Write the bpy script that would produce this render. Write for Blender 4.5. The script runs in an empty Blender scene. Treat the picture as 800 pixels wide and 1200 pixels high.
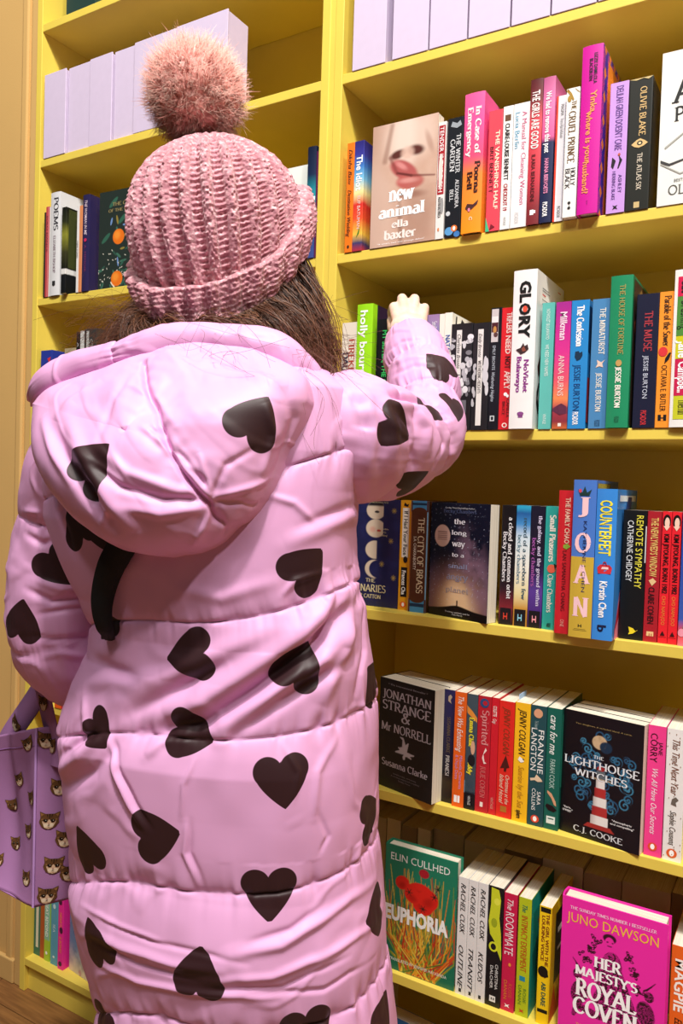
import bpy, bmesh, math, random
import numpy as np
from mathutils import Vector, Matrix
C = bpy.context
SC = C.scene
rnd = random.Random(7)
# ------------------------------------------------------------------ camera
CAM = np.array([0.0, -1.245, 1.2615])
cr = np.array([0.85772531, 0.51316449, 0.03113677])
cu = np.array([-0.04222038, 0.00995008, 0.99905877])
cf = np.array([-0.51237168, 0.8582326, -0.03020043])
cd = bpy.data.cameras.new('camera'); co = bpy.data.objects.new('camera', cd); SC.collection.objects.link(co)
M = Matrix.Identity(4)
for i in range(3):
    M[i][0] = cr[i]; M[i][1] = cu[i]; M[i][2] = -cf[i]; M[i][3] = CAM[i]
co.matrix_world = M
cd.sensor_fit = 'VERTICAL'; cd.sensor_height = 36.0; cd.lens = 919.04 / 1200 * 36.0
cd.clip_start = 0.02; cd.clip_end = 50
SC.camera = co
# ------------------------------------------------------------------ light and exposure
w = bpy.data.worlds.new('world'); SC.world = w; w.use_nodes = True
bg = w.node_tree.nodes['Background']; bg.inputs[0].default_value = (1.0, 0.97, 0.93, 1); bg.inputs[1].default_value = 0.035
def area(name, loc, tgt, size, power, col=(1, .96, .9), sy=None):
    l = bpy.data.lights.new(name, 'AREA'); l.shape = 'RECTANGLE' if sy else 'DISK'; l.size = size
    if sy: l.size_y = sy
    l.energy = power; l.color = col
    o = bpy.data.objects.new(name, l); SC.collection.objects.link(o); o.location = loc
    o.rotation_euler = (Vector(tgt) - Vector(loc)).to_track_quat('-Z', 'Y').to_euler()
    return o
area('ceiling_or_fill_lamp', (0.35, -1.80, 4.75), (-0.40, 0.0, 1.2), 0.22, 95)
area('ceiling_or_fill_lamp', (1.9, -2.0, 4.75), (-0.3, 0.0, 1.0), 0.25, 55)
area('ceiling_or_fill_lamp', (-1.3, -2.3, 4.75), (-0.95, 0.0, 1.1), 0.25, 10)
area('ceiling_or_fill_lamp', (-0.1, -3.1, 4.75), (-0.45, 0.0, .5), 0.25, 16)  # fill lamp added further back to brighten the lower shelves
area('fill_panel', (0.5, -2.2, 4.9), (-0.5, -.2, 1.0), 1.6, 60, (1, .98, .96), 1.0)  # soft overhead fill, added to brighten the spines and the coat
SC.view_settings.view_transform = 'Standard'; SC.view_settings.look = 'None'
SC.view_settings.exposure = 0.62; SC.view_settings.gamma = 1.0; SC.view_settings.use_curve_mapping = False
# ------------------------------------------------------------------ helpers
def lin(c):
    return tuple((v / 12.92 if v <= .04045 else ((v + .055) / 1.055) ** 2.4) for v in c)
def hexc(h):
    return lin((int(h[0:2], 16) / 255, int(h[2:4], 16) / 255, int(h[4:6], 16) / 255))
_m = {}
def mat(name, col, rough=.5, spec=.4, noise=0, nscale=40, bump=0, bscale=200, coat=0, attr=None, sheen=0, trans=0):
    key = (name, col, rough, bump, noise)
    if key in _m: return _m[key]
    m = bpy.data.materials.new(name); m.use_nodes = True; _m[key] = m
    nt = m.node_tree; b = nt.nodes['Principled BSDF']; N = nt.nodes.new; L = nt.links.new
    b.inputs['Base Color'].default_value = (*col, 1); b.inputs['Roughness'].default_value = rough
    b.inputs['Specular IOR Level'].default_value = spec
    b.inputs['Coat Weight'].default_value = coat
    if sheen: b.inputs['Sheen Weight'].default_value = sheen; b.inputs['Sheen Roughness'].default_value = .4
    if trans: b.inputs['Transmission Weight'].default_value = trans
    src = None
    if attr:
        a = N('ShaderNodeAttribute'); a.attribute_name = attr; src = a.outputs['Color']; L(src, b.inputs['Base Color'])
    tc = N('ShaderNodeTexCoord')
    if noise:
        n = N('ShaderNodeTexNoise'); n.inputs['Scale'].default_value = nscale; n.inputs['Detail'].default_value = 5
        L(tc.outputs['Object'], n.inputs['Vector'])
        mr = N('ShaderNodeMapRange'); mr.inputs[1].default_value = .3; mr.inputs[2].default_value = .7
        mr.inputs[3].default_value = 1 - noise; mr.inputs[4].default_value = 1 + noise
        L(n.outputs['Fac'], mr.inputs[0])
        mx = N('ShaderNodeVectorMath'); mx.operation = 'MULTIPLY'
        if src: L(src, mx.inputs[0])
        else: mx.inputs[0].default_value = col
        L(mr.outputs[0], mx.inputs[1]); L(mx.outputs[0], b.inputs['Base Color'])
    if bump:
        n2 = N('ShaderNodeTexNoise'); n2.inputs['Scale'].default_value = bscale; n2.inputs['Detail'].default_value = 4
        L(tc.outputs['Object'], n2.inputs['Vector'])
        bp = N('ShaderNodeBump'); bp.inputs['Strength'].default_value = bump; bp.inputs['Distance'].default_value = .002
        L(n2.outputs['Fac'], bp.inputs['Height']); L(bp.outputs[0], b.inputs['Normal'])
    return m
def gradmat(stops, h, rough=.4, wob=.0):
    """painted gradient along the height of a spine"""
    key = ('g', tuple(stops), h)
    if key in _m: return _m[key]
    m = bpy.data.materials.new('printed_gradient'); m.use_nodes = True; _m[key] = m
    nt = m.node_tree; b = nt.nodes['Principled BSDF']; N = nt.nodes.new; L = nt.links.new
    b.inputs['Roughness'].default_value = rough
    tc = N('ShaderNodeTexCoord'); sx = N('ShaderNodeSeparateXYZ'); L(tc.outputs['Object'], sx.inputs[0])
    n = N('ShaderNodeTexNoise'); n.inputs['Scale'].default_value = 55; n.inputs['Detail'].default_value = 4; L(tc.outputs['Object'], n.inputs['Vector'])
    ma = N('ShaderNodeMath'); ma.operation = 'MULTIPLY_ADD'; L(n.outputs['Fac'], ma.inputs[0]); ma.inputs[1].default_value = wob * h; L(sx.outputs[2], ma.inputs[2])
    d = N('ShaderNodeMath'); d.operation = 'DIVIDE'; L(ma.outputs[0], d.inputs[0]); d.inputs[1].default_value = h
    r = N('ShaderNodeValToRGB'); L(d.outputs[0], r.inputs[0])
    e = r.color_ramp.elements
    while len(e) > 1: e.remove(e[-1])
    for i, (t, c) in enumerate(stops):
        q = e[0] if i == 0 else e.new(t)
        q.position = t; q.color = (*hexc(c), 1)
    L(r.outputs[0], b.inputs['Base Color'])
    return m
def link(name, me, m=None, parent=None, loc=None, smooth=False):
    o = bpy.data.objects.new(name, me); SC.collection.objects.link(o)
    if m is not None and not me.materials: me.materials.append(m)
    if parent is not None: o.parent = parent
    if loc is not None: o.location = loc
    if smooth:
        me.polygons.foreach_set('use_smooth', [True] * len(me.polygons))
    return o
def mk(name, v, f, m=None, parent=None, loc=None, smooth=False):
    me = bpy.data.meshes.new(name); me.from_pydata([tuple(map(float, p)) for p in v], [], [tuple(map(int, q)) for q in f]); me.update()
    return link(name, me, m, parent, loc, smooth)
def root(name, loc, label, cat, group=None, rot=(0, 0, 0)):
    o = bpy.data.objects.new(name, None); SC.collection.objects.link(o); o.location = loc; o.rotation_euler = rot
    o.empty_display_size = .05; tag(o, label, cat, group); return o
def tag(o, label=None, cat=None, group=None, kind=None):
    if label: o['label'] = label
    if cat: o['category'] = cat
    if group: o['group'] = group
    if kind: o['kind'] = kind
    return o
def boxmesh(name, x0, x1, y0, y1, z0, z1, bev=0):
    bm = bmesh.new(); bmesh.ops.create_cube(bm, size=1)
    for v in bm.verts:
        v.co = Vector(((x0 + x1) / 2 + v.co.x * (x1 - x0), (y0 + y1) / 2 + v.co.y * (y1 - y0), (z0 + z1) / 2 + v.co.z * (z1 - z0)))
    if bev: bmesh.ops.bevel(bm, geom=bm.edges[:], offset=bev, segments=2, affect='EDGES', profile=.5)
    me = bpy.data.meshes.new(name); bm.to_mesh(me); bm.free(); return me
def gridfaces(nu, nv, closed=True):
    i = np.arange(nv - 1)[:, None] * nu; j = np.arange(nu if closed else nu - 1)[None, :]; k = (j + 1) % nu
    return np.stack([i + j, i + k, i + nu + k, i + nu + j], -1).reshape(-1, 4)
def gridmesh(name, V, nu, nv, closed, m, parent=None, loc=None, attrs=None, flip=False):
    F = gridfaces(nu, nv, closed)
    if flip: F = F[:, ::-1]
    me = bpy.data.meshes.new(name)
    me.vertices.add(len(V)); me.vertices.foreach_set('co', V.astype(np.float32).ravel())
    me.loops.add(F.size); me.loops.foreach_set('vertex_index', F.astype(np.int32).ravel())
    me.polygons.add(len(F)); me.polygons.foreach_set('loop_start', np.arange(0, F.size, 4, dtype=np.int32))
    me.update(calc_edges=True); me.validate()
    setattrs(me, attrs)
    return link(name, me, m, parent, loc, True)
def setattrs(me, attrs):
    for k, a in (attrs or {}).items():
        a = np.asarray(a, dtype=np.float32)
        if a.ndim == 1:
            t = me.attributes.new(k, 'FLOAT', 'POINT'); t.data.foreach_set('value', a)
        else:
            t = me.attributes.new(k, 'FLOAT_COLOR', 'POINT'); t.data.foreach_set('color', np.hstack([a, np.ones((len(a), 1))]).astype(np.float32).ravel())
# value noise
_rg = np.random.RandomState(3).rand(64, 64, 64).astype(np.float32)
def vn(p):
    i = np.floor(p).astype(int); f = p - i; f = f * f * (3 - 2 * f); i &= 63; j = (i + 1) & 63
    def g(a, b, c): return _rg[a, b, c]
    x0, y0, z0 = i.T; x1, y1, z1 = j.T; fx, fy, fz = f.T
    a = g(x0, y0, z0) * (1 - fx) + g(x1, y0, z0) * fx; b = g(x0, y1, z0) * (1 - fx) + g(x1, y1, z0) * fx
    c = g(x0, y0, z1) * (1 - fx) + g(x1, y0, z1) * fx; d = g(x0, y1, z1) * (1 - fx) + g(x1, y1, z1) * fx
    return (a * (1 - fy) + b * fy) * (1 - fz) + (c * (1 - fy) + d * fy) * fz
def fbm(p, o=4):
    s = 0; a = .5; t = 0
    for k in range(o):
        s = s + a * vn(p * 2 ** k + 7.3 * k); t += a; a *= .5
    return s / t
def smooth(a, b, x):
    t = np.clip((x - a) / (b - a), 0, 1); return t * t * (3 - 2 * t)
# ------------------------------------------------------------------ lettering
# a serif face drawn as pen strokes: "x,y" points, "@cx,cy,rx,ry,a0,a1" arcs, S/E = serif at start/end
SER = {
'A': (.76, '.06,0 .38,1 S|.38,1 .72,0 E|.17,.34 .6,.34'), 'B': (.66, '.14,0 .14,1 SE|.14,1 .3,1 @.32,.76,.2,.24,90,-90 .14,.52|.3,.52 @.34,.26,.24,.26,90,-90 .14,0'),
'C': (.72, '@.4,.5,.32,.5,40,320'), 'D': (.76, '.14,0 .14,1 SE|.14,1 .3,1 @.34,.5,.34,.5,90,-90 .14,0'),
'E': (.62, '.14,0 .14,1 SE|.14,1 .54,1 .54,.88|.14,.52 .44,.52|.14,0 .56,0 .56,.13'), 'F': (.58, '.14,0 .14,1 SE|.14,1 .53,1 .53,.88|.14,.52 .42,.52'),
'G': (.76, '@.4,.5,.32,.5,40,330 .68,.42 E'), 'H': (.8, '.14,0 .14,1 SE|.66,0 .66,1 SE|.14,.52 .66,.52'), 'I': (.34, '.17,0 .17,1 SE'),
'J': (.42, '.27,1 .27,.1 @.1,.05,.17,.2,0,-110 S'), 'K': (.74, '.14,0 .14,1 SE|.62,1 .16,.45 S|.3,.58 .68,0 E'), 'L': (.6, '.14,0 .14,1 SE|.14,0 .55,0 .55,.16'),
'M': (.92, '.13,0 .13,1 S|.13,1 .46,.1|.46,.1 .78,1|.78,1 .78,0 E'), 'N': (.8, '.14,0 .14,1 S|.14,1 .66,0|.66,0 .66,1 E'), 'O': (.8, '@.4,.5,.32,.5,0,360'),
'P': (.62, '.14,0 .14,1 SE|.14,1 .3,1 @.32,.74,.22,.26,90,-90 .14,.48'), 'Q': (.8, '@.4,.5,.32,.5,0,360|.42,.12 .7,-.16'),
'R': (.72, '.14,0 .14,1 SE|.14,1 .3,1 @.32,.74,.22,.26,90,-90 .14,.48|.34,.48 .64,0 E'), 'S': (.58, '@.29,.76,.2,.24,30,270 @.29,.26,.22,.26,90,-150'),
'T': (.66, '.33,0 .33,1 S|.05,.86 .05,1 .61,1 .61,.86'), 'U': (.78, '.14,1 .14,.3 S|@.38,.3,.24,.3,180,360|.62,.3 .62,1 E'), 'V': (.74, '.06,1 .37,0 S|.37,0 .68,1 E'),
'W': (1.02, '.06,1 .3,0 S|.3,0 .51,.95|.51,.95 .74,0|.74,0 .96,1 E'), 'X': (.72, '.07,1 .64,0 SE|.64,1 .07,0 SE'), 'Y': (.7, '.05,1 .35,.45 S|.65,1 .35,.45 .35,0 SE'), 'Z': (.64, '.09,.86 .09,1 .56,1 .07,0 .58,0 .58,.15'),
'a': (.5, '@.24,.46,.15,.2,150,0 .39,.1 .47,.02|@.24,.19,.17,.19,60,380'), 'b': (.56, '.13,0 .13,1 E|@.3,.33,.19,.33,0,360'), 'c': (.48, '@.27,.33,.2,.33,50,310'),
'd': (.58, '.44,0 .44,1 E|@.27,.33,.19,.33,0,360'), 'e': (.5, '.08,.36 .43,.36 @.26,.33,.19,.33,5,315'), 'f': (.36, '@.32,.82,.14,.18,60,180 .18,0 E|.05,.64 .33,.64'),
'g': (.54, '@.25,.42,.17,.24,0,360|@.27,-.1,.21,.14,0,360|.16,.2 .14,.04'), 'h': (.6, '.13,0 .13,1 SE|@.29,.42,.16,.24,180,0 .45,0 E'), 'i': (.3, '.15,0 .15,.64 SE|.15,.86 .15,.92'),
'j': (.3, '.17,.64 .17,-.1 @.04,-.1,.13,.14,0,-100 S|.17,.86 .17,.92'), 'k': (.58, '.13,0 .13,1 SE|.46,.64 .15,.28 S|.26,.38 .5,0 E'), 'l': (.3, '.15,0 .15,1 SE'),
'm': (.88, '.13,0 .13,.64 SE|@.28,.42,.15,.24,180,0 .43,0 E|@.58,.42,.15,.24,180,0 .73,0 E'), 'n': (.6, '.13,0 .13,.64 SE|@.29,.42,.16,.24,180,0 .45,0 E'), 'o': (.54, '@.27,.33,.2,.33,0,360'),
'p': (.56, '.13,-.28 .13,.64 SE|@.3,.33,.19,.33,0,360'), 'q': (.58, '.44,-.28 .44,.64 S|@.27,.33,.19,.33,0,360'), 'r': (.42, '.13,0 .13,.64 SE|@.29,.42,.16,.23,170,50'),
's': (.42, '@.21,.49,.14,.17,30,270 @.21,.17,.16,.17,90,-150'), 't': (.36, '.17,.88 .17,.15 @.27,.14,.1,.14,180,300|.04,.64 .32,.64'), 'u': (.6, '.13,.64 .13,.24 S|@.29,.24,.16,.24,180,360|.45,.64 .45,0 E'),
'v': (.54, '.05,.64 .27,0 S|.27,0 .49,.64 E'), 'w': (.78, '.05,.64 .22,0 S|.22,0 .39,.6|.39,.6 .56,0|.56,0 .73,.64 E'), 'x': (.54, '.06,.64 .47,0 SE|.47,.64 .06,0 SE'), 'y': (.54, '.05,.64 .28,0 S|.49,.64 .2,-.28 .08,-.24 S'), 'z': (.48, '.07,.64 .41,.64 .06,0 .43,0'),
'&': (.8, '.66,.0 .22,.7 @.34,.82,.13,.17,180,-60 @.28,.24,.22,.25,110,300 .66,.5'), '.': (.24, '.1,.0 .1,.07'), ',': (.24, '.12,.06 .06,-.14'), "'": (.2, '.1,1 .08,.8'), '?': (.5, '@.24,.78,.18,.22,170,-60 .24,.28|.24,.0 .24,.07'),
'1': (.4, '.06,.85 .22,1 .22,0 E'), '8': (.54, '@.27,.76,.17,.22,0,360|@.27,.27,.2,.27,0,360'), '9': (.54, '@.27,.7,.19,.28,0,360|.46,.7 .3,0'), '2': (.54, '@.26,.76,.18,.23,150,-40 .06,0 .48,0'), '-': (.3, '.04,.4 .26,.4'), ':': (.24, '.1,0 .1,.07|.1,.5 .1,.57')}
def serif_mesh(s, wt):
    V = []; F = []; x0 = 0; ZL = []; lay_i = 0
    thin = .035 + wt * .25
    for ch in s:
        if ch == ' ': x0 += .34; continue
        adv, g = SER.get(ch, SER.get(ch.upper(), SER['I']))
        for st in g.split('|'):
            pts = []; fl = ''
            for t in st.split():
                if t[0] == '@':
                    a = [float(q) for q in t[1:].split(',')]
                    n = max(3, int(abs(a[5] - a[4]) / 26))
                    for k in range(n + 1):
                        th = math.radians(a[4] + (a[5] - a[4]) * k / n); pts.append((a[0] + a[2] * math.cos(th), a[1] + a[3] * math.sin(th)))
                elif t[0] in 'SE': fl = t
                else: pts.append(tuple(float(q) for q in t.split(',')))
            L = []; R = []
            for k in range(len(pts)):
                a = pts[max(0, k - 1)]; b = pts[min(len(pts) - 1, k + 1)]
                dx, dy = b[0] - a[0], b[1] - a[1]; l = math.hypot(dx, dy) or 1; dx /= l; dy /= l
                hw = (thin + (wt - thin * .6) * (dy * .97 - dx * .26) ** 2) / 1.0
                L.append((x0 + pts[k][0] - dy * hw, pts[k][1] + dx * hw)); R.append((x0 + pts[k][0] + dy * hw, pts[k][1] - dx * hw))
            b0 = len(V); n = len(pts); V += L + R; ZL += [lay_i] * (2 * n)
            for k in range(n - 1): F.append((b0 + k, b0 + n + k, b0 + n + k + 1, b0 + k + 1))
            lay_i = (lay_i + 1) % 7
            for c, p in (('S', pts[0]), ('E', pts[-1])):
                if c in fl:
                    ZL += [lay_i + (7 if c == 'S' else 14)] * 4
                    b0 = len(V); hw = wt + .075; up = .03 if p[1] < .3 else -.03
                    y = p[1]; V += [(x0 + p[0] - hw, y - .001), (x0 + p[0] + hw, y - .001), (x0 + p[0] + hw, y + up * 1.6), (x0 + p[0] - hw, y + up * 1.6)]; F.append((b0, b0 + 1, b0 + 2, b0 + 3))
        x0 += adv
    return np.array(V), F, np.array(ZL)
_tx = {}
def text2d(s, font):
    k = (s, font)
    if k in _tx: return _tx[k]
    if font[0] == 's':
        wt = {'s': .054, 'sb': .085, 'sl': .04}[font]
        V, F, ZL = serif_mesh(s, wt)
    else:
        cu_ = bpy.data.curves.new('t', 'FONT'); cu_.body = s; cu_.resolution_u = 2; cu_.fill_mode = 'FRONT' if False else 'BOTH'
        cu_.offset = {'n': 0, 'nb': .022, 'nx': .045, 'ni': .006, 'nl': -.006}[font]
        if font == 'ni': cu_.shear = .35
        o = bpy.data.objects.new('t', cu_); SC.collection.objects.link(o)
        me = o.to_mesh(); V = np.zeros(len(me.vertices) * 3); me.vertices.foreach_get('co', V); V = V.reshape(-1, 3)[:, :2].copy()
        F = [tuple(p.vertices) for p in me.polygons]; ZL = np.zeros(len(V)); o.to_mesh_clear(); bpy.data.objects.remove(o); bpy.data.curves.remove(cu_)
    # fixed vertical reference: baseline 0, cap height measured
    x0, x1 = V[:, 0].min(), V[:, 0].max(); V[:, 0] = (V[:, 0] - x0) / (x1 - x0)
    cap = 1.0 if font[0] == 's' else .72
    if not any(c.isupper() or c in 'bdfhklt1890' for c in s): cap *= .72
    V[:, 1] /= cap
    V = np.hstack([V, (ZL * 6e-6)[:, None]])
    _tx[k] = (V, F); return _tx[k]
# ------------------------------------------------------------------ the setting and the bookcases
YEL = hexc('E6CC56')
yel = mat('yellow_paint', YEL, .42, .4, noise=.035, nscale=9, bump=.06, bscale=160)
wallm = mat('shaded_wall_paint', hexc('D0A868'), .7, .2, noise=.03, nscale=5, bump=.08, bscale=220)  # browner than the bookcase yellow; weaker light on this wall put into the colour
woodm = bpy.data.materials.new('brown_wood_floor'); woodm.use_nodes = True
def _wood():
    nt = woodm.node_tree; b = nt.nodes['Principled BSDF']; N = nt.nodes.new; L = nt.links.new
    tc = N('ShaderNodeTexCoord'); mp = N('ShaderNodeMapping'); mp.inputs['Scale'].default_value = (3, 34, 1); L(tc.outputs['Object'], mp.inputs[0])
    n = N('ShaderNodeTexNoise'); n.inputs['Scale'].default_value = 3; n.inputs['Detail'].default_value = 6; L(mp.outputs[0], n.inputs['Vector'])
    r = N('ShaderNodeValToRGB'); r.color_ramp.elements[0].position = .3; r.color_ramp.elements[0].color = (*hexc('6B4526'), 1)
    r.color_ramp.elements[1].position = .75; r.color_ramp.elements[1].color = (*hexc('9A6B3C'), 1)
    L(n.outputs['Fac'], r.inputs[0]); L(r.outputs[0], b.inputs['Base Color']); b.inputs['Roughness'].default_value = .45
_wood()
SH = {'L': 2.340, 'A': 2.0215, 'B': 1.6941, 'C': 1.3664, 'D': 1.0431, 'E': .7202, 'F': .3967, 'G': .0829}
fl = tag(mk('floor', [(-4, -4, -.02), (3, -4, -.02), (3, .4, -.02), (-4, .4, -.02)], [(0, 1, 2, 3)], mat('floor_gap', hexc('3A2415'), .8)), kind='structure')
pl = boxmesh('floor_plank', 0, 1.6, 0, .138, 0, .02, .0012)
pl.materials.append(woodm)
k = 0
for j in range(24):
    for i in range(4):
        o = link('floor_plank', pl, None, fl, (-3.9 + i * 1.602 - (j % 3) * .5, .36 - (j + 1) * .14, -.02))
def slab(name, box, parent, m=yel, bev=.0012):
    o = link(name, boxmesh(name, *box, bev), m, parent); return o
# wall left of the shelves and wall behind
wl = tag(link('wall_left', boxmesh('wall_left', -4, -1.655, .012, .36, 0, 5.2), wallm), kind='structure')
tag(link('wall_back', boxmesh('wall_back', -1.655, 3, .315, .42, 0, 5.2), wallm), kind='structure')
tag(link('trim_1', boxmesh('trim_1', -1.655, -1.631, 0.004, .315, 0, 2.9, .003), wallm), kind='structure')
tag(link('trim_2', boxmesh('trim_2', -1.69, -1.668, .004, .02, 0, 2.9, .004), wallm), kind='structure')
tag(link('trim_3', boxmesh('trim_3', -.7995, -.7885, .0015, .3, 0, 2.78), yel), kind='structure')
tag(link('baseboard_left', boxmesh('baseboard_left', -4, -1.656, -.0, .012, 0, .06, .003), wallm), kind='structure')
tag(link('ceiling', boxmesh('ceiling', -4, 3, -1.2e-3, .42, 5.2, 5.24), mat('ceiling_white', hexc('EDE8DD'), .8)), kind='structure')
def bookcase(xl, xr, label, keys):
    r = root('bookcase', ((xl + xr) / 2, 0, 0), label, 'bookcase', 'yellow bookcases')
    x0, x1 = xl - r.location.x, xr - r.location.x
    slab('side_panel', (x0 - .018, x0, 0, .30, 0, 2.78), r); slab('side_panel', (x1, x1 + .018, 0, .30, 0, 2.78), r)
    for kx in keys:
        y0 = .0015 if kx != 'G' else .0005
        slab('shelf', (x0, x1, y0, .291, SH[kx] - .018, SH[kx]), r)
    slab('top_board', (x0, x1, .001, .3, 2.66, 2.678), r)
    slab('back_panel', (x0, x1, .292, .300, 0, 2.78), r)
    slab('plinth', (x0, x1, .012, .03, 0, SH['G'] - .018), r)
    return r
bookcase(-1.611, -.8175, 'yellow painted bookcase bay behind the woman, next to the left wall', 'LABCDEFG')
bookcase(-.7705, .023, 'yellow painted bookcase bay full of novels right of the central upright', 'LABCDEFG')
# small paint drips and holes on the central upright are fine relief of the paint
# ------------------------------------------------------------------ books
PAGE = bpy.data.materials.new('page_edges'); PAGE.use_nodes = True
def _page():
    nt = PAGE.node_tree; b = nt.nodes['Principled BSDF']; N = nt.nodes.new; L = nt.links.new
    tc = N('ShaderNodeTexCoord'); mp = N('ShaderNodeMapping'); mp.inputs['Scale'].default_value = (2600, 12, 12); L(tc.outputs['Object'], mp.inputs[0])
    n = N('ShaderNodeTexNoise'); n.inputs['Scale'].default_value = 1; n.inputs['Detail'].default_value = 2; L(mp.outputs[0], n.inputs['Vector'])
    r = N('ShaderNodeValToRGB'); r.color_ramp.elements[0].position = .3; r.color_ramp.elements[0].color = (*hexc('C9BDA6'), 1)
    r.color_ramp.elements[1].position = .7; r.color_ramp.elements[1].color = (*hexc('F1EADB'), 1)
    L(n.outputs['Fac'], r.inputs[0]); L(r.outputs[0], b.inputs['Base Color']); b.inputs['Roughness'].default_value = .85
_page()
def covmat(c):
    return mat('cover_' , hexc(c), .38, .45, noise=.03, nscale=30) if isinstance(c, str) else None
ink = lambda c: mat('ink', hexc(c), .45, .4)
artm = mat('printed_cover', (1, 1, 1), .35, .45, attr='Col')
def put(book, name, V2, F, mapf, c, w=None):
    if len(V2) == 0: return
    P = [mapf(a, b) for a, b in V2]
    return mk(name, P, F, ink(c), book)
def make_book(x, y, z, w, h, d, kind, col, label, group, texts=(), decs=(), rotz=0.0, lean=0.0, art=None, ftexts=(), cat='book'):
    b = root('book', (x, y, z), label, cat, group, (0, lean, rotz))
    hard = kind == 'h'; hw = w / 2; bulge = min(.0018, w * .06) if hard else .0004
    th = .0024 if hard else .0005; ins = .003 if hard else .0006
    def spy(xx):
        t = min(1, abs(xx) / hw); 
        return -bulge * (1 - t * t) if hard else -bulge + (.0006 * max(0, (t - .93) / .07) ** 2)
    outer = [(hw, d), (hw, .003)] + [(hw * math.cos(a), spy(hw * math.cos(a))) for a in [math.pi * i / 14 for i in range(15)]] + [(-hw, .003), (-hw, d)]
    iw = hw - th
    inner = [(iw, d), (iw, .003)] + [(iw * math.cos(a), th + spy(iw * math.cos(a))) for a in [math.pi * i / 14 for i in range(15)]] + [(-iw, .003), (-iw, d)]
    n = len(outer); V = []; F = []
    for zz in (0, h):
        V += [(p[0], p[1], zz) for p in outer] + [(p[0], p[1], zz) for p in inner]
    for i in range(n - 1):
        F.append((i, 2 * n + i, 2 * n + i + 1, i + 1)); F.append((n + i, n + i + 1, 3 * n + i + 1, 3 * n + i))
        F.append((i, i + 1, n + i + 1, n + i)); F.append((2 * n + i, 3 * n + i, 3 * n + i + 1, 2 * n + i + 1))
    for i in (0, n - 1):
        F.append((i, n + i, 3 * n + i, 2 * n + i) if i == 0 else (i, 2 * n + i, 3 * n + i, n + i))
    m = covmat(col) if isinstance(col, str) else gradmat(col[0], h, .38, col[1])
    bcov = mk('cover', V, F, m, b)
    pb = boxmesh('page_block', -iw + .0001, iw - .0001, th + .0008, d - (.004 if hard else .0004), ins, h - ins)
    link('page_block', pb, PAGE, b)
    e = .0006 if hard else .0004
    def onspine(cx, hh):   # local text (t along reading, v up) -> spine
        return lambda a, v: (cx * w + v * hh * w, spy(cx * w + v * hh * w) - e, h * (1 - a))
    names = {}
    for k, (s, a0, a1, c, hh, cc, fo) in enumerate(texts):
        V2, F2 = text2d(s, fo.rstrip('^'))
        if fo[-1] == '^':      # upright letters
            P = [(c * w + (u - .5) * hh * w, spy(c * w + (u - .5) * hh * w) - e - l, h * (1 - a1 + (a1 - a0) * v)) for u, v, l in V2]
            mk('spine_lettering', P, F2, ink(cc), bcov); continue
        P = [(c * w + (v - .5) * hh * w, spy(c * w + (v - .5) * hh * w) - e - l, h * (1 - (a0 + (a1 - a0) * u))) for u, v, l in V2]
        o = mk('spine_lettering', P, F2, ink(cc), bcov)
    for qi, q in enumerate(decs):
        e = (.0006 if hard else .0004) + qi * 4e-6
        if q[0] == 'R':
            _, a0, a1, c0, c1, cc = q
            nn = 6; P = []; Fq = []
            for i in range(nn + 1):
                xx = (c0 + (c1 - c0) * i / nn) * w * .998
                P += [(xx, spy(xx) - e * .6, h * (1 - a0)), (xx, spy(xx) - e * .6, h * (1 - a1))]
            for i in range(nn): Fq.append((2 * i, 2 * i + 1, 2 * i + 3, 2 * i + 2))
            mk('spine_panel', P, Fq, ink(cc), bcov)
        elif q[0] == 'D':
            _, a, c, ra, rc, cc = q
            P = []
            for i in range(20):
                t = 2 * math.pi * i / 20; xx = (c + rc * math.cos(t)) * w
                P.append((xx, spy(xx) - e * 1.3, h * (1 - a) + ra * math.sin(t)))
            mk('spine_emblem', P, [tuple(range(20))], ink(cc), bcov)
        elif q[0] == 'P':   # polygon in (a, c)
            P = [(c * w, spy(c * w) - e * 1.3, h * (1 - a)) for a, c in q[1]]
            mk('spine_emblem', P, [tuple(range(len(P)))], ink(q[2]), bcov)
        elif q[0] == 'C':   # patch on the front cover (fractions of depth, height)
            _, u0, u1, v0, v1, cc = q
            mk('cover_print', [(hw + e, d * u0, h * v0), (hw + e, d * u1, h * v0), (hw + e, d * u1, h * v1), (hw + e, d * u0, h * v1)], [(0, 1, 2, 3)], ink(cc), bcov)
        elif q[0] == 'CP':
            mk('cover_print', [(hw + e, d * u, h * v) for u, v in q[1]], [tuple(range(len(q[1])))], ink(q[2]), bcov)
    if art:
        nx, nz = int(d * 1000), int(h * 1000)
        gx, gz = np.meshgrid(np.linspace(0, 1, nx), np.linspace(0, 1, nz))
        V = np.stack([np.full(gx.size, hw + .00015), .0005 + gx.ravel() * (d - .0008), .0004 + gz.ravel() * (h - .0008)], 1)
        col3 = ART[art](gx.ravel() * d * 1000, gz.ravel() * h * 1000, d * 1000, h * 1000)
        gridmesh('cover_art', V, nx, nz, False, artm, bcov, attrs={'Col': np.clip(col3, 0, 1)}).data.polygons.foreach_set('use_smooth', [False] * ((nx - 1) * (nz - 1)))
    for (s, u0, u1, v0, v1, cc, fo) in ftexts:
        V2, F2 = text2d(s, fo)
        P = [(hw + .0005 + l, d * (u0 + (u1 - u0) * u), h * (v0 + (v1 - v0) * v)) for u, v, l in V2]
        mk('cover_lettering', P, F2, ink(cc), bcov)
    return b
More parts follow.
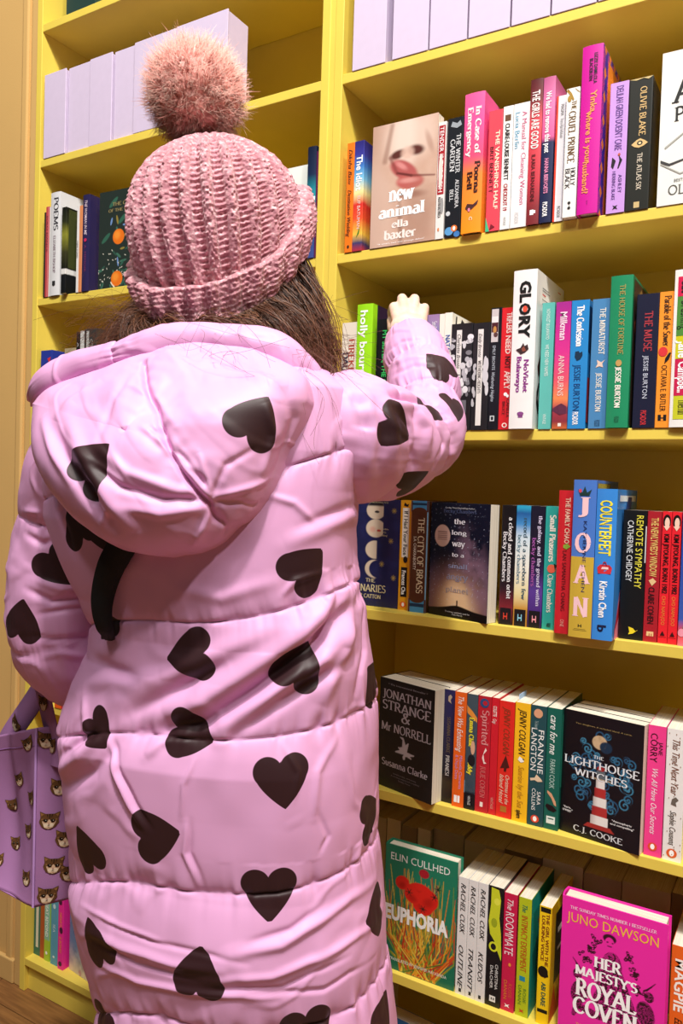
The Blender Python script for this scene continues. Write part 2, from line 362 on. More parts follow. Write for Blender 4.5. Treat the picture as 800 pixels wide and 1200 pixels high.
# ---- painted covers (x to the right, z up, millimetres); colours are the print's own
def colr(h): return np.array(hexc(h))
def lay(c, mask, col):
    m = np.clip(mask, 0, 1)[:, None]; return c * (1 - m) + np.array(col) * m
def ell(x, z, cx, cz, rx, rz, rot=0, soft=.08):
    a = math.radians(rot); dx = x - cx; dz = z - cz
    u = (dx * math.cos(a) + dz * math.sin(a)) / rx; v = (-dx * math.sin(a) + dz * math.cos(a)) / rz
    return smooth(1 + soft, 1 - soft, np.sqrt(u * u + v * v))
def seg(x, z, x0, z0, x1, z1, w0, w1=None, soft=.6):
    w1 = w0 if w1 is None else w1
    dx, dz = x1 - x0, z1 - z0; t = np.clip(((x - x0) * dx + (z - z0) * dz) / (dx * dx + dz * dz + 1e-9), 0, 1)
    d_ = np.hypot(x - x0 - t * dx, z - z0 - t * dz); ww = w0 + (w1 - w0) * t
    return smooth(ww + soft, ww - soft * .3, d_)
def nz(x, z, s, k=0, o=4): return fbm(np.stack([x * s + 11 + k, z * s + 5, np.full_like(x, 3.3 + k)], 1), o)
def face(x, z, W, H):
    n = nz(x, z, .03)
    c = np.tile(colr('C9A490'), (len(x), 1)); c = lay(c, smooth(.3, .8, n) * .5, colr('DDC0AE'))
    c = lay(c, ell(x, z, W * .55, H * .86, W * .42, H * .2, 0, .5) * .8, colr('E2C9BA'))
    c = lay(c, ell(x, z, W * .5, H * .86, W * .16, H * .24, 0, .6) * .7, colr('E9D6C8'))
    c = lay(c, smooth(W * .3, 0, x) * .75, colr('B99583'))
    c = lay(c, ell(x, z, W * .12, H * .3, W * .22, H * .42, 8, .4) * .7, colr('D2B3A2'))
    c = lay(c, seg(x, z, W * .3, H * .98, W * .2, H * .7, 2, 3, 6) * .6, colr('8E6555'))
    c = lay(c, ell(x, z, W * .4, H * .735, W * .12, H * .035, 12, .4), colr('5A2E28'))
    c = lay(c, ell(x, z, W * .68, H * .745, W * .12, H * .04, -8, .4), colr('5A2E28'))
    c = lay(c, ell(x, z, W * .55, H * .735, W * .1, H * .05, 0, .4) * .8, colr('D9B4A3'))
    c = lay(c, ell(x, z, W * .88, H * .79, W * .04, H * .09, 20, .6) * .5, colr('9E7363'))
    lip = ell(x, z, W * .5, H * .6, W * .24, H * .07, -32, .2); c = lay(c, lip, colr('B25A58'))
    c = lay(c, ell(x, z, W * .46, H * .64, W * .1, H * .02, -35, .6) * .7, colr('E39A96'))
    lip = ell(x, z, W * .6, H * .5, W * .21, H * .062, -6, .2); c = lay(c, lip, colr('B9605A'))
    c = lay(c, ell(x, z, W * .58, H * .51, W * .14, H * .02, -4, .7) * .7, colr('E0A29A'))
    c = lay(c, seg(x, z, W * .40, H * .585, W * .62, H * .545, 1.0, 1.4, 2.5) * .9, colr('5A2422')); c = lay(c, seg(x, z, W * .62, H * .545, W * .97, H * .515, 1.2, .5, 2.5) * .8, colr('6E3430'))
    c = lay(c, seg(x, z, W * .28, H * .72, W * .40, H * .585, 1.5, 1.2, 4) * .6, colr('7A3A36'))
    c = lay(c, ell(x, z, W * .62, H * .395, W * .2, H * .03, -4, .6) * .8, colr('8A5A4B'))
    c = lay(c, ell(x, z, W * .47, H * .15, W * .035, H * .2, 4, .7) * .6, colr('7D5848'))
    c = lay(c, ell(x, z, W * .75, H * .2, W * .25, H * .25, 0, .6) * .6, colr('A07866'))
    return c
def luminaries(x, z, W, H):
    c = np.tile(colr('1B2150'), (len(x), 1)); c = lay(c, smooth(.45, .8, nz(x, z, .06)) * .3, colr('2A3474'))
    for k, (cz, ph) in enumerate(((.9, 0), (.73, .15), (.53, .55), (.35, 1.3))):
        cx = W * .6; m = ell(x, z, cx, H * cz, W * .16, H * .085, 0, .05)
        if k == 3: m = m * (1 - ell(x, z, cx + W * .07, H * cz, W * .16, H * .085, 0, .05))
        if k == 2: m = m * smooth(cx + 5, cx + 2, x)
        if k < 2: m = m * smooth(cx + W * .13, cx + W * .12, x) 
        c = lay(c, m, colr('D9C9B4'))
        if k == 0:
            c = lay(c, m * smooth(H * .93, H * .95, z), colr('1B1A22')); c = lay(c, ell(x, z, cx + 2, H * .885, 5, 2.2, 0, .2) * m, colr('2B2426'))
        if k == 1: c = lay(c, ell(x, z, cx + 7, H * .71, 4.5, 2, 0, .2) * m, colr('B5322E')); c = lay(c, ell(x, z, cx - 6, H * .72, 6, 5, 0, .6) * m * .6, colr('D99484'))
    for a, b_ in ((.9, .9), (.86, .62), (.72, .4), (.92, .28), (.25, .3)):
        for t in range(4):
            th = t * math.pi / 4; c = lay(c, seg(x, z, W * a - 5 * math.cos(th), H * b_ - 5 * math.sin(th), W * a + 5 * math.cos(th), H * b_ + 5 * math.sin(th), .25), colr('B9A04E'))
    return c
def galaxy(x, z, W, H):
    t = z / H; n = nz(x, z, .03, 1, 5)
    c = np.tile(colr('0C1026'), (len(x), 1))
    c = lay(c, smooth(.62, .18, t + (n - .5) * .5) * smooth(0, .1, t), colr('39406E'))
    c = lay(c, ell(x, z, W * .5, H * .12, W * .55, H * .3, 0, .6) * .9, colr('9A6E55'))
    c = lay(c, ell(x, z, W * .5, H * .13, W * .28, H * .18, 0, .6) * .9, colr('F0CDA0'))
    c = lay(c, ell(x, z, W * .78, H * .42, W * .2, H * .3, 18, .7) * smooth(.42, .62, n) * .8, colr('8A6A80'))
    st = vn(np.stack([x * .9, z * .9, x * 0 + 8], 1)); c = lay(c, smooth(.9, .97, st) * .6, colr('C9D2F0'))
    gr = H * .085 + 5 * np.exp(-((x - W * .5) / (W * .22)) ** 2) - np.abs(x - W * .5) * .06
    c = lay(c, smooth(gr + .8, gr - .8, z), colr('07070A')); c = lay(c, seg(x, z, W * .5, H * .1, W * .5, H * .15, 1.1), colr('07070A'))
    c = lay(c, ell(x, z, W * .21, H * .71, W * .135, W * .15, 0, .03), colr('C9A79A'))
    for k in range(5): c = lay(c, seg(x, z, W * .13, H * (.745 - k * .017), W * .29, H * (.745 - k * .017), .5), colr('7A5A56'))
    return c
def bird(x, z, W, H):
    c = np.tile(colr('17171B'), (len(x), 1)); c = lay(c, smooth(.4, .8, nz(x, z, .1)) * .2, colr('2A2A30'))
    g = colr('C4BFC4'); s = lambda *a: seg(x, z, *a)
    cx, cz = W * .48, H * .38
    m = np.maximum.reduce([ell(x, z, cx, cz, 10, 5, -30, .1), s(cx + 2, cz + 2, cx - 2, cz + 22, 6, 1.5), s(cx + 4, cz + 6, cx + 10, cz + 16, 5, 1), s(cx - 4, cz - 2, cx - 19, cz - 5, 4, 1), s(cx - 4, cz, cx - 12, cz + 4, 3, 1),
        s(cx + 4, cz - 4, cx + 24, cz - 2, 4.5, .8), s(cx + 6, cz - 4, cx + 18, cz - 9, 3, .8), ell(x, z, cx + 1, cz - 11, 3, 4, 10, .1), s(cx - 3, cz + 22, cx - 9, cz + 24, 2, .6)])
    return lay(c, m, g)
def swirls(x, z, W, H):
    c = np.tile(colr('0C0D11'), (len(x), 1)); r2 = np.random.RandomState(5)
    inside = ell(x, z, W * .5, H * .58, W * .48, H * .38, 0, .1)
    for k in range(46):
        a = r2.rand() * 6.28; rr = math.sqrt(r2.rand()); cx = W * (.5 + .4 * rr * math.cos(a)); cz = H * (.55 + .33 * rr * math.sin(a)); s = 5 + r2.rand() * 7
        dx, dz = x - cx, z - cz; rad = np.hypot(dx, dz); th = np.arctan2(dz, dx) * (1 if k % 2 else -1)
        sp = np.abs(((rad / s * 1.6 + th / 6.283 + r2.rand()) % 1) - .5) * s / 1.6
        m = smooth(1.5, .5, sp) * smooth(s, s * .9, rad) * inside
        c = lay(c, m, colr(('2F6E92', '245478', '3F86A8')[k % 3]))
    c = lay(c, ell(x, z, W * .47, H * .79, 12, 11, 0, .05), colr('CDB08A')); c = lay(c, ell(x, z, W * .55, H * .76, 10, 9, 0, .1), colr('123048'))
    c = lay(c, smooth(.5, .7, nz(x, z, .2)) * ell(x, z, W * .47, H * .79, 12, 11, 0, .05) * .3, colr('8A6A48'))
    for k in range(5):
        z0 = H * (.13 + .075 * k); z1 = z0 + H * .075; hw_ = 14 - k * 1.7; inside2 = smooth(z0 - .3, z0 + .3, z) * smooth(z1 + .3, z1 - .3, z)
        m = inside2 * smooth(hw_ + .5, hw_ - .5, np.abs(x - W * .5)); c = lay(c, m, colr('B3322F' if k % 2 else 'EDE9E4')); c = lay(c, m * smooth(W * .5 - 2, W * .5 - hw_, x) * .35, colr('5A1A1C'))
    c = lay(c, smooth(7.5, 6.5, np.abs(x - W * .5)) * smooth(H * .505, H * .51, z) * smooth(H * .57, H * .565, z), colr('5E6A70'))
    c = lay(c, ell(x, z, W * .5, H * .585, 6.5, 4, 0, .1), colr('9E2A28')); c = lay(c, seg(x, z, W * .38, H * .5, W * .62, H * .5, 1), colr('A8957A'))
    c = lay(c, (z < H * .135) * (z > H * .1) * smooth(26, 24, np.abs(x - W * .5) + (z - H * .1)), colr('A8322C'))
    return c
def poppies(x, z, W, H):
    c = np.tile(colr('1F7A5C'), (len(x), 1)); r2 = np.random.RandomState(8)
    c = lay(c, smooth(H * .5, H * .1, z) * .4, colr('14503A'))
    cols = ('D9A02A', 'C6441E', 'E0C04A', '7C8E2C', 'B52A1C', 'D97A22', '4E6E2C')
    for k in range(130):
        x0 = W * (.5 + (r2.rand() - .5) * .5); x1 = W * (.5 + (r2.rand() - .5) * 1.1) ; z1 = H * (.35 + r2.rand() * .5); cx = (x0 + x1) / 2 + (x1 - W / 2) * .4
        xm = cx; zm = z1 * .45
        m = np.maximum(seg(x, z, x0, 2, xm, zm, .9, .9), seg(x, z, xm, zm, x1, z1, .9, .3)); c = lay(c, m, colr(cols[k % 7]))
    for (a, b_, rx, rz, ro) in ((.25, .72, .1, .055, 20), (.5, .68, .19, .075, 0), (.55, .6, .15, .09, 10), (.4, .64, .12, .06, -20), (.62, .64, .14, .08, 30)):
        c = lay(c, ell(x, z, W * a, H * b_, W * rx, H * rz, ro, .06), colr('D8261C')); c = lay(c, ell(x, z, W * a, H * (b_ - .02), W * rx * .5, H * rz * .4, ro, .7) * .5, colr('8E120E'))
    c = lay(c, ell(x, z, W * .55, H * .84, W * .07, H * .035, 0, .1), colr('A8202C'))
    for (a, b_) in ((.35, .66), (.3, .5), (.55, .56), (.45, .5), (.75, .75), (.7, .68)):
        for t in range(6): th = t * 1.05; c = lay(c, seg(x, z, W * a, H * b_, W * a + 7 * math.cos(th), H * b_ + 7 * math.sin(th), .7, .2), colr('14241C'))
    return c
def engraving(x, z, W, H):
    c = np.tile(colr('EE2AA6'), (len(x), 1)); k_ = colr('35081F'); r2 = np.random.RandomState(11)
    hat = (np.abs(((x * .55 + z * .5 + 6 * nz(x, z, .05)) % 1.0) - .5) < .36).astype(float)
    def fig(m, edge=True): return m
    body = np.maximum.reduce([ell(x, z, W * .5, H * .62, 15, 22, 0, .05), seg(x, z, W * .4, H * .6, W * .5, H * .3, 11, 16), seg(x, z, W * .55, H * .58, W * .7, H * .28, 9, 14), ell(x, z, W * .5, H * .37, 26, 24, 0, .05)])
    c = lay(c, body * hat, k_); head = ell(x, z, W * .47, H * .77, 7, 9, 0, .05); c = lay(c, ell(x, z, W * .47, H * .8, 10, 7, 0, .1), k_); c = lay(c, head, colr('EE2AA6')); c = lay(c, ell(x, z, W * .45, H * .775, 1.6, 1, 0, .2), k_); c = lay(c, ell(x, z, W * .5, H * .775, 1.6, 1, 0, .2), k_); c = lay(c, seg(x, z, W * .455, H * .75, W * .49, H * .75, .6), k_)
    for sx_, cx, cz in ((-1, .28, .7), (1, .72, .62), (-1, .34, .76), (1, .66, .72), (1, .78, .52), (-1, .24, .62)):
        for t in range(9):
            a = r2.rand() * 6.28; rr = r2.rand() * 10; px, pz = W * cx + rr * math.cos(a), H * cz + rr * math.sin(a)
            c = lay(c, ell(x, z, px, pz, 3.4, 2.2, r2.rand() * 180, .1) * (1 - ell(x, z, px, pz, 1.4, .8, 0, .1)), k_)
    for sx_, cx in ((-1, .2), (1, .83)):
        c = lay(c, np.maximum.reduce([ell(x, z, W * cx, H * .38, 13, 20, 12 * sx_, .05), ell(x, z, W * cx + 4 * sx_, H * .5, 7, 8, 0, .05), seg(x, z, W * cx, H * .33, W * cx + 8 * sx_, H * .22, 6, 3)]) * np.maximum(hat, .35), k_)
        c = lay(c, seg(x, z, W * cx, H * .54, W * cx + 12 * sx_, H * .6, 1.2, .4), k_); c = lay(c, seg(x, z, W * cx - 4, H * .53, W * cx + 7 * sx_, H * .57, 1.2, .4), k_)
    c = lay(c, ell(x, z, W * .3, H * .27, 24, 6, -12, .08) * np.maximum(hat, .3), k_); c = lay(c, ell(x, z, W * .72, H * .24, 24, 6, 12, .08) * np.maximum(hat, .3), k_)
    s5 = [(W * .52 + 13 * math.cos(math.radians(90 + 144 * i)), H * .11 + 13 * math.sin(math.radians(90 + 144 * i))) for i in range(6)]
    for i in range(5): c = lay(c, seg(x, z, *s5[i], *s5[i + 1], 1.0), k_)
    return c
def oranges(x, z, W, H):
    c = np.tile(colr('26302C'), (len(x), 1)); r2 = np.random.RandomState(2)
    for k in range(40):
        cx, cz, a = r2.rand() * W, r2.rand() * H * .75, r2.rand() * 180
        c = lay(c, ell(x, z, cx, cz, 6 + r2.rand() * 5, 2 + r2.rand(), a, .1), colr(('3E6A58', '2F5044', '6E8EC0', 'E9DFC8', '8A7A3A')[k % 5] if k > 16 else ('2F5A4C', '3E6A58')[k % 2]))
    for k in range(60): c = lay(c, ell(x, z, r2.rand() * W, r2.rand() * H * .4, 2.4, .7, r2.rand() * 180, .2), colr('E4DFCF'))
    for (a, b_) in ((.3, .88), (.5, .7), (.15, .52), (.7, .85)): c = lay(c, ell(x, z, W * a, H * b_, 16, 5, 40, .1), colr('33604E'))
    for (a, b_) in ((.42, .52), (.4, .09), (.86, .6)):
        c = lay(c, ell(x, z, W * a, H * b_, 17, 17, 0, .04), colr('E0701C')); c = lay(c, ell(x, z, W * a - 4, H * b_ + 4, 9, 9, 0, .6) * .6, colr('F5A03C'))
    return c
def sea(x, z, W, H):
    n = nz(x, z, .04, 2); c = np.tile(colr('5F86A8'), (len(x), 1)); c = lay(c, smooth(.4, .6, n), colr('2F4E72')); c = lay(c, smooth(H * .5, H * .1, z + n * 60), colr('E0CDB8')); c = lay(c, smooth(.6, .7, n) * .8, colr('B87A8A')); return c
def blobs(x, z, W, H):
    n = nz(x, z, .12, 5, 3); c = np.tile(colr('17171A'), (len(x), 1)); c = lay(c, smooth(.52, .56, n) * smooth(H * .9, H * .8, z), colr('C9C8CC')); c = lay(c, smooth(.47, .5, nz(x, z, .3, 9, 2)) * smooth(.5, .54, n) * .8, colr('4A4A50')); return c
def patterned(x, z, W, H):
    c = np.tile(colr('3B2AA8'), (len(x), 1)); u = (x / 30) % 1; v = (z / 36) % 1
    a = np.abs(np.arctan2(v - .5, u - .02)) ; c = lay(c, ((a * 5) % 1 < .5) * (np.hypot(u, v - .5) < .45), colr('E8489A')); c = lay(c, smooth(.3, .28, np.abs(u - .5) + np.abs(v)), colr('F58A3A')); c = lay(c, smooth(.28, .26, np.abs(u - .5) + np.abs(v - 1)), colr('F58A3A'))
    c = lay(c, (x > 34) * (z < H * .96) * (x < W - 8) * (z > 8), colr('F08A30')); return c
ART = dict(face=face, luminaries=luminaries, galaxy=galaxy, bird=bird, swirls=swirls, poppies=poppies, engraving=engraving, oranges=oranges, sea=sea, blobs=blobs, patterned=patterned)
W_ = 'FFFFFF'; K_ = '141414'
G1 = 'books on the shelf below the lilac boxes'; G2 = 'books on the shelf the woman reaches for'; G3 = 'books on the shelf at her elbow'; G4 = 'books on the shelf by her hip'; G5 = 'books on the shelf near the bottom'
def B(s, x, y, w, h, k, col, label, t=(), d=(), grp=G1, dep=None, art=None, ft=()):
    dep = dep or (.153 if k == 'h' else .129)
    return make_book(x + w / 2, y, SH[s], w, h, dep, k, col, label, grp, t, d, art=art, ftexts=ft)
def FO(s, xl, yl, ang, th, h, W, k, col, label, grp, art=None, ft=(), t=(), d=(), n=1, lab2=None):
    r = math.radians(ang); bx, by = math.sin(-r), math.cos(r)
    for i in range(n):
        o = i * (th + .0006) + th / 2
        make_book(xl + bx * o, yl + by * o, SH[s], th, h, W, k, col, label if i == 0 else lab2[i - 1], grp, t, d, rotz=r - math.pi / 2, art=art if i == 0 else None, ftexts=ft if i == 0 else ())
g = lambda *st, wob=.0: (st, wob)
# shelf B, right bay
B('B', -.7545, .0, .0155, .198, 'p', 'F47A1E', 'thin orange paperback, first on the shelf beside the upright', [('Diksha Basu', .06, .38, 0, .5, '3A2A1A', 'ni'), ('Destination Wedding', .43, .86, 0, .5, '3A2A1A', 'ni')], [('D', .95, 0, .003, .15, '3A2A1A')])
B('B', -.7385, .0, .0200, .198, 'p', g((0, 'C22A22'), (.1, '3A3A6A'), (.18, 'F2C24A'), (.32, 'E8542E'), (.45, 'D9332E'), (.56, 'F6E9A0'), (.68, '7CC4E8'), (.8, '3F7CC8'), (.9, '3A3A9A'), (1, '2E2A7A'), wob=.05), 'paperback with rainbow painted spine, second from the upright', [('The Idiot', .13, .45, .06, .62, W_, 'nb'), ('ELIF BATUMAN', .5, .8, .1, .32, 'F6D9D0', 'n')], [('P', [(.82, .1), (.78, .3), (.76, .34), (.84, .2), (.88, -.1)], '3E7A2E')])
FO('B', -.7015, .0, 0, .022, .216, .1275, 'p', 'C9A490', 'paperback facing out with a close-up photo of nose and lips', G1, 'face', [('new', .28, .68, .36, .452, W_, 'sb'), ('animal', .13, .84, .235, .33, W_, 'sb'), ('ella', .34, .6, .145, .205, 'F7E9E2', 'sb'), ('baxter', .22, .72, .055, .13, 'F7E9E2', 'sb'), ('"A smart, taut and strange debut"', .12, .85, .02, .032, W_, 'n')])
B('B', -.5735, .0, .0150, .198, 'p', 'E9E4E0', 'paperback spine red above and white below, right of the lips cover', [('TENDER IS THE FLESH', .04, .6, .0, .5, W_, 'n'), ('AGUSTINA BAZTERRICA', .64, .82, -.05, .35, K_, 'nb')], [('R', .03, .62, -.5, .5, 'A8222A'), ('D', .42, -.05, .03, .25, 'E9D9D0'), ('D', .72, .25, .014, .2, '9A9A9A'), ('D', .92, -.1, .003, .12, 'D98A5A')])
B('B', -.5560, .0, .0285, .2, 'p', '14181F', 'black paperback with silver lettering and blue flowers at its foot', [('THE WINTER', .14, .47, .22, .26, 'D9DBDD', 's'), ('GARDEN', .18, .45, -.14, .28, 'D9DBDD', 's'), ('ALEXANDRA', .52, .76, .22, .22, 'D9DBDD', 's'), ('BELL', .6, .7, -.12, .22, 'D9DBDD', 's')], [('P', [(.03, -.2), (.05, .1), (.03, .3), (.07, .4), (.09, .1), (.07, -.3)], '9AA2A8'), ('D', .8, -.3, .004, .14, 'C9CDD2'), ('D', .95, -.2, .007, .28, '5A9BD0'), ('D', .98, .3, .005, .2, '3F78B8'), ('D', .93, .12, .0055, .2, 'E8762E'), ('D', .93, .12, .0035, .08, W_)])
B('B', -.5235, -.006, .0350, .2305, 'h', g((0, 'F79A1E'), (.42, 'F88A3A'), (.55, 'F0507A'), (.8, 'F0569A'), (1, 'F25F9E')), 'tall hardback with spine fading from pink to orange', [('In Case of', .1, .44, .22, .26, 'FFE6E8', 'sb'), ('Emergency', .1, .46, -.18, .26, 'FFE6E8', 'sb'), ('Poorna', .49, .72, .24, .26, '3A1A12', 'sb'), ('Bell', .56, .69, -.12, .26, '3A1A12', 'sb'), ('C', .885, .91, 0, .16, 'FFE0C0', 'nb')], [('P', [(.79, -.2), (.8, .1), (.77, .35), (.8, .3), (.83, .05), (.84, -.15), (.82, -.3)], '4A2A2A'), ('D', .835, -.1, .003, .06, 'F48AA8')])
B('B', -.4825, .0, .0235, .197, 'p', 'E84A5A', 'coral red paperback right of the pink and orange hardback', [('THE VANISHING HALF', .17, .82, .2, .3, 'FBE9D0', 'nb'), ('BRIT BENNETT', .3, .68, -.2, .28, '1E1414', 'n')], [('P', [(.88, -.5), (.96, -.3), (1, -.2), (1, -.5)], '3FC28A'), ('P', [(.94, -.1), (.97, .2), (.99, -.2)], '7A1A2A')])
B('B', -.4580, .0, .0165, .199, 'p', 'F1F0EC', 'slim white paperback with small photo at the top of its spine', [('CLAIRE-LOUISE BENNETT', .14, .6, 0, .46, K_, 'nb'), ('CHECKOUT 19', .63, .85, 0, .42, 'B02A3A', 'nb'), ('VINTAGE', .9, .97, 0, .25, '8A8A8A', 'n')], [('R', .07, .12, -.3, .3, '6A4A32')])
B('B', -.4405, .0, .0270, .199, 'p', 'F2F0EF', 'white paperback with pink and pale blue lettering', [('A Manual for Cleaning Women', .07, .82, .2, .3, 'D46A92', 'n'), ('Lucia Berlin', .07, .36, -.22, .3, '5AA8C8', 'n'), ('PICADOR', .88, .97, -.1, .26, 'C9C9C9', 'n')])
B('B', -.4125, -.003, .0200, .230, 'h', g((0, '7A2A2E'), (.12, '8A2E34'), (.3, 'C83A4A'), (.7, 'E0505A'), (.86, '7A3236'), (1, '5A2226')), 'hardback with dark red spine and tall white capitals', [('THE GIRLS ARE GOOD', .08, .48, 0, .62, 'FBEDEA', 'nb'), ('ILARIA BERNARDINI', .52, .84, -.05, .34, '2A1212', 'n')], [('R', .9, .935, -.2, .1, W_), ('R', .905, .925, .12, .25, W_)])
B('B', -.3915, -.003, .0190, .2285, 'h', g((0, '1E2448'), (.56, '232A52'), (.6, 'E0609A'), (.85, 'E47AAE'), (1, 'C0608E'), wob=.02), 'hardback pink above and navy below on its spine', [('We had to remove this post', .1, .52, 0, .45, W_, 'nb'), ('HANNA BERVOETS', .56, .8, 0, .34, 'E890B8', 'nb'), ('PICADOR', .86, .96, 0, .4, W_, 'nb')])
B('B', -.3708, .0, .0165, .196, 'p', 'E9E8EC', 'slim white paperback with a red line down its left edge', [('MAGMA', .07, .16, .1, .3, '6A6A6A', 'n'), ('Thora Hjorleifsdottir', .18, .34, .1, .3, '6A6A6A', 'n'), ('PICADOR', .88, .97, .08, .3, '3A3A3A', 'n')], [('R', 0, 1, -.5, -.3, 'E8452E'), ('R', .06, .98, .3, .49, 'C9C9D2')])
B('B', -.3520, -.012, .0205, .198, 'p', 'F1EFEA', 'white paperback with curling gold branch and bronze capitals', [('THE', .1, .17, .1, .34, '7A5A22', 's'), ('CRUEL PRINCE', .18, .58, -.0, .5, '6A4A1A', 's'), ('HOLLY', .62, .76, .2, .34, '3A3A3A', 's'), ('BLACK', .62, .78, -.2, .34, '3A3A3A', 's')], [('P', [(0, -.4), (.04, -.1), (.09, .1), (.1, 0), (.05, -.25), (.02, -.5)], 'A88232'), ('P', [(.0, .1), (.03, .3), (.05, .5), (.04, .5)], '8A6A2A'), ('D', .08, -.25, .005, .15, 'B08A3A'), ('D', .89, 0, .002, .12, '2A2A2A'), ('D', .93, 0, .002, .12, '2A2A2A'), ('R', .89, .93, -.02, .02, '2A2A2A')])
B('B', -.3290, -.014, .0310, .2545, 'h', 'D01A9A', 'tallest hardback, magenta spine and patterned purple and orange cover', [('LIZZIE DAMILOLA', .05, .23, .18, .17, '1E0A2A', 'nb'), ('BLACKBURN', .08, .21, -.04, .17, '1E0A2A', 'nb'), ('Yinka,', .27, .41, .14, .3, 'F79A5A', 'nb'), ('where is your', .39, .70, -.04, .3, 'F79A5A', 'nb'), ('husband?', .69, .88, -.12, .3, 'F79A5A', 'nb'), ('PENGUIN VIKING', .92, .945, 0, .08, '8A1270', 'n')], art='patterned')
B('B', -.2885, .0, .0270, .1965, 'p', 'C89AE0', 'lilac paperback right of the magenta hardback', [('DELILAH GREEN DOESN\'T CARE', .03, .52, .05, .4, '5A3A8A', 'n'), ('ASHLEY', .71, .85, .22, .2, '4A2E7A', 'n'), ('HERRING BLAKE', .68, .9, -.12, .2, '4A2E7A', 'n')], [('P', [(.56, .1), (.6, .3), (.66, .12), (.66, .05), (.6, .15)], '1E1620'), ('P', [(.57, -.25), (.6, -.05), (.66, -.18), (.64, -.3)], '1E1620'), ('D', .555, .12, .002, .07, 'C05A3A'), ('P', [(.94, -.15), (.95, 0), (.94, .15), (.955, .05), (.975, .15), (.965, 0), (.975, -.15), (.955, -.05)], K_)])
B('B', -.2608, .0, .0340, .1955, 'p', '23241F', 'black paperback with gold eye on its spine', [('OLIVIE BLAKE', .07, .44, .12, .26, 'D9B67A', 's'), ('THE ATLAS SIX', .57, .85, .06, .2, 'D9CDB8', 's')], [('P', [(.5, -.32), (.47, -.1), (.46, .05), (.48, .25), (.5, .38), (.52, .2), (.53, .0), (.52, -.18)], 'D9B67A'), ('D', .495, .04, .0035, .12, '23241F'), ('D', .495, .04, .0018, .06, 'E9CF9A'), ('R', .94, .985, -.12, .12, 'C9B07A'), ('P', [(0, -.5), (.015, -.2), (.005, .1), (.02, .3), (.0, .5)], 'B8A26A'), ('C', .05, .3, .1, .95, '3A3A34')])
FO('B', -.2150, .0, 0, .034, .2235, .153, 'h', 'E8E9E2', 'white hardback facing out at the right edge with thin black capitals', G1, None, [('ATLAS', .1, .95, .66, .815, '1E1E1E', 's'), ('PARADOX', .13, .92, .54, .63, '1E1E1E', 's'), ('DO YOU WANT THE TRUTH', .3, .75, .475, .495, '6A6A62', 'n'), ('BESTSELLING AUTHOR OF THE ATLAS SIX', .15, .85, .145, .165, '3A3A36', 'n'), ('OLIVIE BLAKE', .1, .9, .065, .125, '5A5A54', 'sl')],
   d=[('CP', [(.02, .3), (.1, .27), (.3, .3), (.5, .28), (.5, .275), (.3, .29), (.1, .255), (.02, .28)], '3A3A3A'), ('CP', [(.02, .28), (.2, .2), (.45, .24), (.45, .235), (.2, .19), (.02, .27)], 'A8A8A0'), ('CP', [(.05, .38), (.3, .5), (.5, .52), (.5, .515), (.3, .49), (.06, .37)], 'A8A8A0')])
# shelf C, right bay
B('C', -.7560, .004, .0320, .2, 'p', 'E4DACB', 'cream paperback with dark blue and red capitals, first on its shelf', [('FIREKEEPER\'S', .15, .75, .17, .36, 'B0402E', 's'), ('DAUGHTER', .27, .72, -.22, .36, '23304A', 'sb')], grp=G2)
B('C', -.7230, .001, .0325, .230, 'h', '9BE01E', 'tall lime green book with round white lettering', [('holly bourne', .05, .62, -.02, .46, W_, 'nb'), ('girl friends', .68, .97, -.02, .44, '8A2A2A', 'nb')], [('C', .1, 1, .0, 1, '2A1836'), ('CP', [(.15, .5), (.3, .8), (.5, .95), (.4, .7), (.25, .45)], '8A5AA8'), ('CP', [(.15, .25), (.3, .5), (.2, .6)], 'C02A6A')], grp=G2)
B('C', -.6800, .002, .0300, .2, 'p', '14171A', 'black paperback with green capitals left of the hand', [('MY SISTER, THE SERIAL KILLER', .1, .92, .0, .3, '3FD06A', 'nb')], grp=G2)
B('C', -.6440, .006, .0400, .198, 'p', '3A3F4A', 'dark paperback under the reaching fingers', grp=G2)
B('C', -.6010, .003, .0395, .2, 'p', g((0, '3A5AA8'), (.8, '6A7ABA'), (.92, '9A82B0'), (1, '9A7AA8')), 'paperback with purple and blue spine just right of the hand', [('Small', .06, .12, .3, .22, 'E9E4F0', 's')], grp=G2)
B('C', -.5605, .003, .0100, .1995, 'p', 'E9E6DC', 'very slim white paperback with blue capitals', [('NATASHA', .2, .5, 0, .75, '2A5AA0', 'nb')], grp=G2)
B('C', -.5500, .002, .0135, .2005, 'p', 'EDE9DE', 'slim white book with blue capitals against the black and white pair', [('NATASHA BROWN', .19, .62, 0, .62, '2A5AA0', 'nb')], [('CP', [(.1, .9), (.12, .98), (.16, .98), (.14, .9)], K_), ('CP', [(.25, .9), (.32, .98), (.4, .96), (.36, .9), (.3, .93)], K_), ('CP', [(.5, .9), (.52, .97), (.66, .95), (.64, .9)], K_)], grp=G2)
B('C', -.5362, .0, .0385, .1795, 'p', '1C1C20', 'black paperback with white blots and a title strip, left of its twin', [('Charlotte Bronte', .1, .42, -.12, .17, '2A2A2A', 'ni'), ('JANE EYRE', .47, .74, -.12, .17, '2A2A2A', 's')], [('R', .06, .985, -.24, .0, 'E4E0DC')] + [('D', .12 + rnd.random() * .55, rnd.choice([-.38, -.42, .2, .32, .1, .4]) + rnd.uniform(-.04, .04), .002 + rnd.random() * .006, .05 + rnd.random() * .1, rnd.choice(['D2D0D4', 'B4B2B8', '7A787E', 'E2E0E4'])) for _ in range(46)] + [('R', .72, .84, .02, .3, '6E6C74')], grp=G2)
